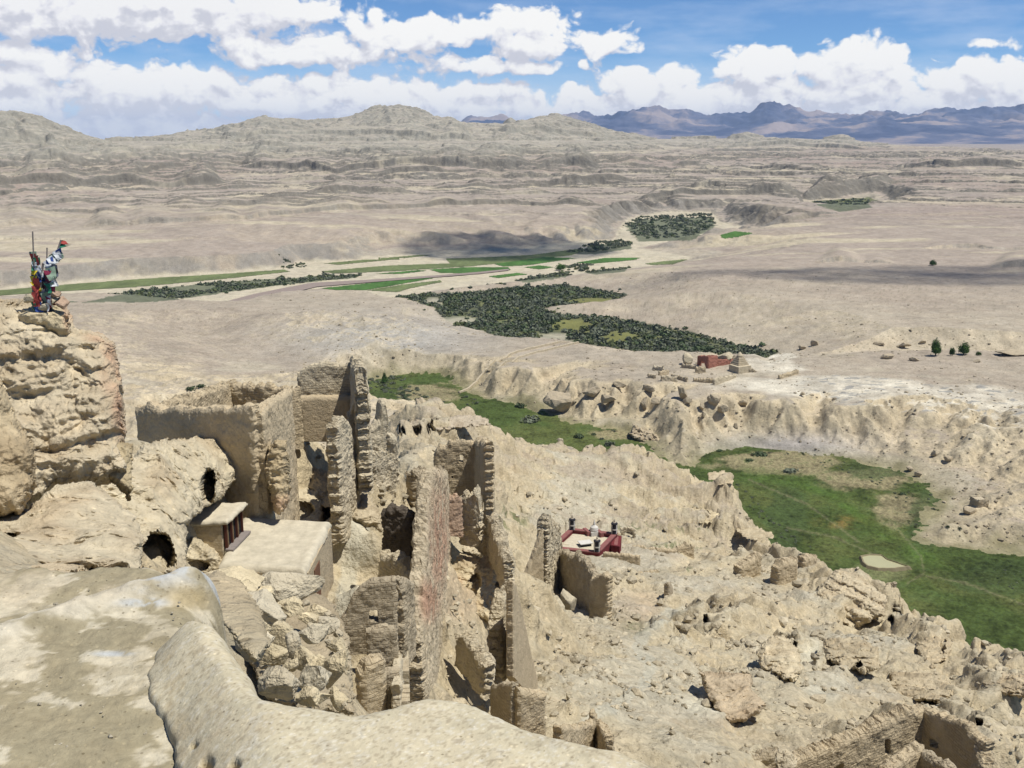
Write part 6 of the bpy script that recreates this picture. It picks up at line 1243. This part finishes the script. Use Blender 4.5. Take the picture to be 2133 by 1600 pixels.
for i, q in enumerate(K):
    q = cm_ + (q - cm_)*.97; b = empty('victory_banner', q + [0, 0, .2], ('dark barrel banner on the near left corner of the chapel roof', 'dark barrel banner on the near right corner of the chapel roof', 'dark barrel banner on the far right corner of the chapel roof', 'dark barrel banner on the far left corner of the chapel roof')[i], 'banner', 'banners on the chapel corners')
    V, F = lathe_mesh([0, 0, 0], [(.62, 0), (.62, .15), (.58, .2), (.60, 1.9), (.66, 2.0), (.66, 2.15), (.3, 2.25)]); mesh_obj('drum', V, F, DARKCLOTH, b)
    V, F = lathe_mesh([0, 0, .85], [(.63, 0), (.63, .22)]); mesh_obj('white_band', V, F, WHITEW, b)
    for a in (.6, 2.2, 3.8, 5.4):
        V, F = box_mesh([.6*math.cos(a), .6*math.sin(a), .1], .07, .16, 1.85, a); mesh_obj('white_stripe', V, F, WHITEW, b)
    V, F = lathe_mesh([0, 0, 2.2], [(.30, 0), (.34, .12), (.12, .25), (.18, .45), (.03, .8)], 10); mesh_obj('finial', V, F, BRASS, b)
q = (K[2]+K[3])/2 + (K[2]-K[3])*.02; st = empty('small_stupa', q - [0, 0, .6], 'small white stupa standing at the back edge of the chapel roof', 'stupa')
V, F = box_mesh([0, 0, 0], 1.7, 1.7, .9, .3); mesh_obj('plinth', V, F, WHITEW, st); V, F = lathe_mesh([0, 0, .9], [(.8, 0), (.85, .3), (.75, .8), (.4, 1.1), (.25, 1.2), (.22, 1.6), (.05, 2.3)]); mesh_obj('dome', V, F, WHITEW, st)
q = cm_ + (K[1]-K[0])*.06 - (K[2]-K[1])*.08 - [0, 0, .55]; rl = empty('roof_light', q, 'white lidded roof light in the middle of the chapel roof', 'roof light')
V, F = box_mesh([0, 0, -.2], 2.0, 1.4, .75, .3); mesh_obj('kerb', V, F, DARKCLOTH, rl); V, F = box_mesh([0, 0, .55], 2.5, 1.8, .14, .3); mesh_obj('lid', V, F, WHITEW, rl)
an = empty('chapel_annex', at_z(1275, 1140, cz - 2), 'small red roofed annex at the right side of the chapel', 'annex')
A4 = [at_z(1266, 1133, cz - .3), at_z(1279, 1135, cz - .3), at_z(1282, 1115, cz - .3), at_z(1270, 1113, cz - .3)]; A4 = [p + [.9, 0, 0] for p in A4]
ring_wall(A4, cz - .5, cz - 5, .5, MAROON, 'wall', an); V, F = slab_mesh([np.mean(A4, 0) + (q - np.mean(A4, 0))*1.08 - [0, 0, .2] for q in A4], .28, 3, .3, 0, 0); mesh_obj('roof', local(V, an), F, PINKRIM, an)
stairs(1252, 1178, 168.5, 1256, 1157, 173, 7, 1.3, 'pale flight of steps at the right front corner of the red chapel', PALE)
ch2 = empty('small_chapel', at_r(1075, 1140, 176), 'small maroon chapel half hidden behind the stepped rubble wall', 'chapel')
c2z = -74.2; B4 = [at_z(1060, 1134, c2z), at_z(1087, 1127, c2z), at_z(1056, 1108, c2z), at_z(1030, 1112, c2z)]; ring_wall(B4, c2z, c2z - 5, .6, MAROON, 'wall', ch2)
V, F = slab_mesh([np.mean(B4, 0) + (q - np.mean(B4, 0))*1.10 + [0, 0, .28] for q in B4], .27, 5, .3, .02, 0); mesh_obj('roof', local(V, ch2), F, simple_mat('pale_red_roof', (.34, .27, .23)), ch2)

# ------------------------------------------------------------------ the red temple ruin on the mesa, its walls and stupas
def far_wall(name, x0, x1, yb, yt, r0, r1, mat, parent=None, label=None, cat=None, group=None, th=1.6, seed=0, rag=.5, hole=()):
    tp = [(x0, yt[0])] + ([(x0 + (x1-x0)*k/(len(yt)-1), yt[k]) for k in range(1, len(yt))])
    return wall(name, (x0, yb[0], r0), (x1, yb[1], r1), tp, mat, parent, label, cat, group, thick=th, rough=.25, ragged=rag, foot=3, seed=seed, res=.6, holes=hole)
def rr_at(px, py): p = land_hit(px, py); return float(np.hypot(p[0], p[1]))
rT = rr_at(1475, 768); tm_ = empty('red_temple', at_r(1490, 765, rT), 'roofless red temple ruin on the far mesa', 'temple')
far_wall('porch_wall', 1453, 1474, (762, 770), (741, 742), rT + 9, rT, RUINRED, tm_, th=1.2, rag=.2, hole=[[(1459, 752), (1470, 753), (1470, 768), (1459, 764)]])
far_wall('front_wall', 1474, 1493, (770, 764), (744, 741), rT, rT + 8, RUINRED, tm_, th=1.2, rag=.2)
far_wall('side_wall', 1455, 1493, (755, 755), (741, 740), rT + 14, rT + 14, RUINRED, tm_, th=1.2, rag=.2)
far_wall('rear_wall', 1493, 1528, (765, 758), (749, 748), rT + 8, rT + 17, RUINRED, tm_, th=1.4, rag=.2); far_wall('rear_wall', 1490, 1530, (757, 757), (745, 744), rT + 24, rT + 24, TAN, tm_, th=1.4, rag=.4)
rS = rr_at(1542, 774); sp = empty('ruined_stupa', at_r(1541, 775, rS), 'eroded stepped stupa right of the red temple on the mesa', 'stupa'); k_ = rS/2049
V, F = box_mesh([0, 0, -2], 34*k_, 30*k_, 2 + 15*k_, .5); mesh_obj('plinth', V, F, PALE, sp)
for i in range(4):
    V, F = box_mesh([0, 8*k_, 15*k_ + i*4.0*k_], (28 - 4*i)*k_, (26 - 4*i)*k_, 2.4*k_, .5); mesh_obj('tier', V, F, PALE, sp)
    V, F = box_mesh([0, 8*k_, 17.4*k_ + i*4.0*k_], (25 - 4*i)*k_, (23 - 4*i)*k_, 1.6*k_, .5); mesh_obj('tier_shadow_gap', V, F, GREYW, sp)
V, F = lathe_mesh([0, 8*k_, 31*k_], [(6*k_, 0), (6.5*k_, 3*k_), (4*k_, 7*k_), (1.0*k_, 10*k_)], 12); mesh_obj('dome', V, F, PALE, sp)
FW = [(1349, 1366, (785, 787), (779, 781), 'short dark block of wall at the left end of the temple ruins'), (1372, 1392, (781, 778), (774, 771), 'low broken wall behind the left block'), (1376, 1410, (792, 795), (782, 785), 'front enclosure wall left of the temple'), (1398, 1432, (787, 799), (779, 787), 'dark enclosure wall with a step in front of the temple'), (1444, 1486, (795, 799), (788, 789), 'long front enclosure wall under the temple'), (1486, 1532, (800, 786), (789, 779), 'front enclosure wall turning uphill at the right'), (1420, 1450, (765, 770), (758, 762), 'rubble wall left of the red porch'), (1448, 1470, (776, 776), (763, 765), 'dark ruined room in front of the red porch'), (1360, 1382, (768, 772), (762, 763), 'scattered rubble wall at the upper left of the temple'), (1556, 1572, (775, 776), (765, 770), 'dark broken pier right of the stepped stupa'), (1622, 1662, (790, 780), (783, 770), 'low crumbled wall on the white crust right of the temple')]
for k, (x0, x1, yb, yt, lb) in enumerate(FW):
    r0 = rr_at(x0, yb[0]); r1 = rr_at(x1, yb[1]); far_wall('ruined_wall', x0, x1, yb, yt, r0, min(r1, r0*1.05), (GREYW, TAN, PALE)[k % 3], None, lb, 'ruin', 'ruined walls round the red temple', seed=100 + k)
for k, (x, y, w, h, lb) in enumerate([(1505, 745, 46, 22, 'rounded mound of fallen brick behind the red temple'), (1432, 748, 22, 26, 'pale conical mound with a knob left of the temple')]):
    p = land_hit(x, y + h/2); r = np.hypot(p[0], p[1]); boulder(x, y, w, h, r, 500 + k, lb, None, 'mound', (.44, .38, .275), cuts=3)
for k, (x, y, w, h, lb) in enumerate([(1352, 808, 26, 16, 'dark rounded crag at the left end of the mesa rim'), (1342, 838, 18, 24, 'dark crag low on the mesa slope at the left'), (1368, 836, 26, 18, 'rounded crag below the enclosure wall'), (1421, 818, 24, 28, 'broken dark crag under the temple'), (1431, 832, 20, 14, 'low dark crag just under the broken one'), (1487, 833, 28, 26, 'rounded dark crag on the mesa slope'), (1506, 850, 24, 18, 'square dark crag on the mesa slope'), (1545, 838, 24, 12, 'dark flat boulder on the mesa slope'), (1462, 845, 10, 22, 'thin upright crag on the mesa slope'), (1466, 863, 10, 12, 'small dark crag low on the mesa slope'), (1533, 886, 10, 14, 'small dark knob near the meadow'),
      (1160, 838, 60, 40, 'dark cliff knob across the stream'), (1232, 815, 40, 24, 'brown crag above the stream cliff'), (1268, 832, 34, 20, 'brown crag left of the mesa slope'), (1290, 800, 30, 14, 'small crag near the mesa rim'), (1697, 715, 16, 12, 'dark boulder on the bluff left of the three trees'), (1672, 724, 16, 9, 'low pale boulder on the bluff'), (1920, 712, 14, 9, 'dark ledge block left of the tallest tree'), (1885, 718, 22, 10, 'dark ledge block on the right bluff'), (1830, 714, 22, 8, 'low dark ledge on the right bluff'), (2110, 734, 60, 12, 'long dark ledge at the right edge of the bluff'), (2035, 752, 14, 7, 'dark cave block below the three trees'), (1848, 742, 26, 9, 'flat dark block on the lower bluff'), (1905, 748, 20, 8, 'flat brown block under the bluff'), (2020, 1063, 26, 15, 'grey boulder in front of the square hut'), (1895, 976, 14, 9, 'dark boulder at the right end of the meadow edge'), (1912, 988, 14, 12, 'dark broken boulder above the right end of the meadow'), (1945, 945, 12, 14, 'small upright boulder on the sandy right slope'), (1975, 955, 16, 10, 'small dark crag on the sandy right slope'), (1672, 820, 12, 8, 'dark small boulder on the white crust rim'), (1690, 824, 12, 8, 'second small boulder on the white crust rim')]):
    p = land_hit(x, y + h*.45); r = np.hypot(p[0], p[1]); boulder(x, y, w, h, r - .2*w*r/2049, 520 + k, lb, 'crags and boulders across the stream', 'crag', (.37, .31, .225), cuts=8)
rH = rr_at(2040, 1060); hut = empty('square_hut', at_r(2040, 1060, rH), 'square roofless mud hut on the sandy slope right of the meadow', 'hut')
far_wall('left_wall', 2021, 2036, (1048, 1061), (1033, 1041), rH + 6, rH, GREYW, hut, th=.8, rag=.1); far_wall('front_wall', 2036, 2058, (1061, 1057), (1041, 1040), rH, rH + 2, GREYW, hut, th=.8, rag=.1); far_wall('rear_wall', 2021, 2050, (1045, 1045), (1033, 1033), rH + 6.5, rH + 8, PALE, hut, th=.8, rag=.1)
p1h, p2h = at_r(2022, 1035, rH + 6), at_r(2036, 1042.5, rH); p3h = at_r(2058, 1041.5, rH + 2); V, F = slab_mesh([p2h, p3h, p3h + (p1h - p2h), p1h], .5, 8, .4, .1, 0); mesh_obj('roof', local(V, hut), F, PALE, hut)

# ------------------------------------------------------------------ prayer flags on the rock pinnacle
def cloth(c, u, v, w, h, seed, nu=7, nv=9, amp=.12):
    U, Vv_ = np.meshgrid(np.linspace(-.5, .5, nu), np.linspace(0, 1, nv)); u = np.array(u)/np.linalg.norm(u); v = np.array(v)/np.linalg.norm(v); n = np.cross(u, v)
    p = np.array(c) + U[..., None]*w*u*(1 - .25*Vv_)[..., None] + Vv_[..., None]*h*v; s = p*2.2 + seed
    p = p + n*(amp*fbm(s, 3)*(.4 + Vv_))[..., None] + u*(amp*.7*fbm(s + 9, 2))[..., None]; return p.reshape(-1, 3), grid_faces(nv, nu)
def cloth_mat(n, c):
    m, t, b = new_mat(n); p = pos(t); f = t.maprange(t.noise(p, 5.0, 4), .3, .7, .75, 1.2); t.put(b.inputs['Base Color'], t.mix(1.0, (*c, 1), t.comb(f, f, f), 'MULTIPLY')); b.inputs['Roughness'].default_value = .85; return m
CL = [cloth_mat(*a) for a in (('blue_flag_cloth', (.05, .09, .27)), ('white_flag_cloth', (.58, .60, .60)), ('red_flag_cloth', (.36, .07, .06)), ('green_flag_cloth', (.03, .17, .10)), ('yellow_flag_cloth', (.62, .47, .04)), ('dark_flag_cloth', (.09, .10, .12)), ('maroon_flag_cloth', (.20, .03, .06)), ('faded_green_cloth', (.20, .27, .20)))]
rF = 32.6; base = at_r(82, 634, rF); fl_ = empty('prayer_flag_pole', base, 'bundle of poles wrapped in coloured prayer flags on the rock pinnacle', 'prayer flags')
def L(px, py, dr=0.0): return at_r(px, py, rF + dr) - base
for path, rd in (([L(75, 640), L(71, 560), L(68, 482)], .022), ([L(92, 636), L(104, 570), L(127, 500)], .028), ([L(97, 638), L(97, 590), L(98, 516)], .02), ([L(84, 640), L(84, 590), L(90, 548)], .03)):
    V, F = tube_mesh(path, rd, 6); mesh_obj('pole', V, F, GREYWOOD, fl_)
frs = np.random.RandomState(4); seqL = [2, 2, 1, 1, 1, 0, 4, 4, 4, 7, 2, 3, 0]
for i in range(26):
    t = i/25; y = 524 + t*106; k = seqL[int(t*12.99)] if frs.rand() < .75 else frs.randint(8); c = L(72 + frs.uniform(-3, 4), y, frs.uniform(-.15, .12))
    V, F = cloth(c, [1, frs.uniform(-.5, .5), frs.uniform(-.2, .2)], [frs.uniform(-.12, .25), frs.uniform(-.1, .1), -1], frs.uniform(.14, .26), frs.uniform(.25, .5), i*3.1); mesh_obj('flag', V, F, CL[k], fl_)
for i in range(44):
    t = i/43; y = 548 + t*84; xc = np.interp(y, [548, 580, 632], [104, 97, 92]); c = L(xc + frs.uniform(-8, 9), y, frs.uniform(-.25, .2)); k = [0, 5, 0, 1, 6, 2, 5, 7, 3, 1, 5, 6][frs.randint(12)]
    V, F = cloth(c, [1, frs.uniform(-.8, .8), frs.uniform(-.4, .4)], [frs.uniform(-.3, .25), frs.uniform(-.1, .1), -1], frs.uniform(.14, .30), frs.uniform(.22, .48), 90 + i*2.3); mesh_obj('flag', V, F, CL[k], fl_)
for i in range(16):
    t = i/15; c = L(96 + 24*t, 545 - 28*t + frs.uniform(-3, 6), frs.uniform(-.1, .1)); V, F = cloth(c, [.8, .2, .5], [.35, frs.uniform(-.2, .2), -.9], .22, frs.uniform(.16, .34), 300 + i*2.9); mesh_obj('flag', V, F, CL[[1, 1, 7, 0, 1, 7][i % 6]], fl_)
def tri(pts, mat, seed):
    P = np.array([L(*q) for q in pts]); n = 8; V, F, idx = [], [], {}
    for i in range(n+1):
        for j in range(n+1-i):
            a, b = i/n, j/n; p = P[0] + (P[1]-P[0])*a + (P[2]-P[0])*b; V.append(p + np.array([0, .10, .02])*float(np.sin(7*a + 3*b + seed))*(a+.2)); idx[i, j] = len(V)-1
    for i in range(n):
        for j in range(n-i):
            F.append([idx[i, j], idx[i+1, j], idx[i, j+1]])
            if i + j < n-1: F.append([idx[i+1, j], idx[i+1, j+1], idx[i, j+1]])
    mesh_obj('pennant', np.array(V), F, mat, fl_)
tri([(127, 500), (153, 509), (124, 507)], CL[2], 0); tri([(124, 507), (148, 511), (119, 517)], CL[3], 0); tri([(119, 517), (150, 510), (126, 516.5)], CL[1], 1)
for k, (x, y, w, h, lb) in enumerate([(113, 612, 26, 14, 'reddish stone stacked beside the prayer flags'), (108, 628, 22, 18, 'grey stone leaning at the foot of the prayer flags'), (92, 640, 22, 14, 'small stone in front of the prayer flags'), (60, 622, 16, 18, 'carved pale stone left of the prayer flags'), (126, 632, 30, 24, 'red stained stone slab right of the prayer flags')]): boulder(x, y, w, h, rF - .1, 600 + k, lb, 'stones at the foot of the prayer flags', 'stone', (.42, .30, .22) if k in (0, 4) else (.40, .35, .26))

# ------------------------------------------------------------------ clouds overhead, out of the picture, that shade parts of the plain
def cloud_over(px, py, z, w, d, seed, label, up=2600.0, n=2600, cover=1.0):
    c = at_z(px, py, z) + np.array(SUN_DIR)*(up/SUN_DIR.z); rs = np.random.RandomState(seed); off = 0; VV, FF = [], []
    bm = bmesh.new(); bmesh.ops.create_icosphere(bm, subdivisions=1, radius=1.0); sv = np.array([v.co[:] for v in bm.verts]); sf = np.array([[v.index for v in f.verts] for f in bm.faces]); bm.free()
    for i in range(n):
        a = rs.uniform(0, 6.28); q = rs.rand()**.62; s = rs.uniform(.5, 1.2)*math.sqrt(w*d*cover/n)*.50
        p = c + np.array([math.cos(a)*q*w/2, math.sin(a)*q*d/2, rs.uniform(-1, 1)*s*2]); v = sv*s*np.array([1.3, 1, .7]); v = v*rs.uniform(.75, 1.2, (len(v), 1)) + p; VV.append(v); FF.append(sf + off); off += len(v)
    o = mesh_obj('cloud', np.concatenate(VV), np.concatenate(FF), simple_mat('cloud_white', (.8, .8, .8)) if 'cloud_white' not in bpy.data.materials else bpy.data.materials['cloud_white'], smooth=True); tag(o, label, 'cloud', kind='structure')
cloud_over(1070, 490, -133, 300, 210, 1, 'cloud over the far bank of the river', cover=1.7); cloud_over(1985, 574, -130, 400, 130, 2, 'cloud over the right hand plain', cover=.95); cloud_over(1500, 566, -130, 190, 50, 3, 'small cloud over the plain behind the mesa', n=700, cover=.5)

# ------------------------------------------------------------------ loose stones: nobody could count them
def stones(name, XY, Z, S, color, label, seed, mat=None):
    rs = np.random.RandomState(seed); bm = bmesh.new(); bmesh.ops.create_icosphere(bm, subdivisions=1, radius=1.0); sv = np.array([v.co[:] for v in bm.verts]); sf = np.array([[v.index for v in f.verts] for f in bm.faces]); bm.free()
    n = len(XY); k = len(sv); kinds = [sv*rs.uniform(.65, 1.15, (k, 1))*np.array([1.2, .9, .7]) for _ in range(16)]; pick = rs.randint(16, size=n); a = rs.uniform(0, 6.28, n); B = np.stack(kinds)[pick]
    c, s_ = np.cos(a)[:, None], np.sin(a)[:, None]; V = np.stack([B[..., 0]*c - B[..., 1]*s_, B[..., 0]*s_ + B[..., 1]*c, B[..., 2]], -1)*S[:, None, None]; V += np.c_[XY, Z + S*.15][:, None]
    F = (sf[None] + (np.arange(n)*k)[:, None, None]).reshape(-1, 3); col = np.repeat(np.array(color, np.float32)[None]*rs.uniform(.62, 1.12, (n, 1)), k, 0)
    return tag(mesh_obj(name, V.reshape(-1, 3), F, mat or ROCK, attrs={'Col': col}), label, 'stones', kind='stuff')
rs = np.random.RandomState(21); n = 26000; a = R(1)*rs.uniform(-30, 31, n); r = np.exp(rs.uniform(math.log(24.), math.log(300.), n)); X, Y = r*np.sin(a), r*np.cos(a)
m = fbm(P3(X, Y, 5, 14), 3) + .5*fbm(P3(X, Y, 6, 3), 2) > .02 + .3*rs.randn(n); z0 = ridge_height(X, Y, False); px, py = project(X, Y, z0); m &= (py > 830) & (px > -60) & (px < 2200) & (ell(px, py, SMOOTH[:5]) < .5); X, Y, r = X[m], Y[m], r[m]
S = np.clip(rs.lognormal(-1.9, .55, len(X)), .06, .75)*np.clip(r/70, .55, 1.5); stones('scree', np.c_[X, Y], ridge_height(X, Y), S, (.44, .38, .28), 'loose stones and broken brick scattered over the ruined ridge', 22)
n = 9000; a = R(1)*rs.uniform(-14, 30, n); r = 1/rs.uniform(1/1000., 1/370., n); X, Y = r*np.sin(a), r*np.cos(a); h, inf = land_height(X, Y); e_ = .5; sl = np.hypot(land_height(X + 2, Y)[0] - h, land_height(X, Y + 2)[0] - h)/2
m = (inf['meadow'] > 1) & (inf['gully'] > 0) & (sl + .35*fbm(P3(X, Y, 4, 20), 3) > .12 + .12*rs.randn(n)); X, Y, h = X[m], Y[m], h[m]; stones('scattered_rocks', np.c_[X, Y], h, np.clip(rs.lognormal(-.9, .5, len(X)), .2, 1.4), (.33, .28, .205), 'small dark rocks strewn over the mesa slopes and bluffs', 23)
n = 900; X, Y = rs.uniform(-4.5, .2, n), rs.uniform(3.6, 7.6, n); px, py = project(X, Y, np.full(n, TZ)); m = (sdist(X, Y, TERR) < -.1) & (sdist(X, Y, PP) > -.02) & (fbm(P3(X, Y, 2, .8), 3) > -.1); X, Y = X[m], Y[m]
zi = TZ + fbm(P3(X, Y, 1, 1.6), 3)*.05; stones('grit', np.c_[X, Y], zi, np.clip(rs.lognormal(-4.9, .55, len(X)), .003, .035), (.46, .41, .32), 'grit and chips lying on the mud terrace', 24)

# ------------------------------------------------------------------ the air
hm = bpy.data.materials.new('haze_air'); hm.use_nodes = True; hm.node_tree.nodes.clear(); ht = NT(hm.node_tree); ho = ht.node('ShaderNodeOutputMaterial'); hv = ht.node('ShaderNodeVolumePrincipled')
hv.inputs['Color'].default_value = (.52, .70, 1.0, 1); hv.inputs['Density'].default_value = 2.7e-5; hv.inputs['Anisotropy'].default_value = 0.0; ht.l.new(hv.outputs[0], ho.inputs['Volume'])
V, F = box_mesh([0, 13500, -210], 42000, 28500, 640); tag(mesh_obj('haze', V, F, hm), 'thin blue air over the whole valley', 'haze', kind='stuff')
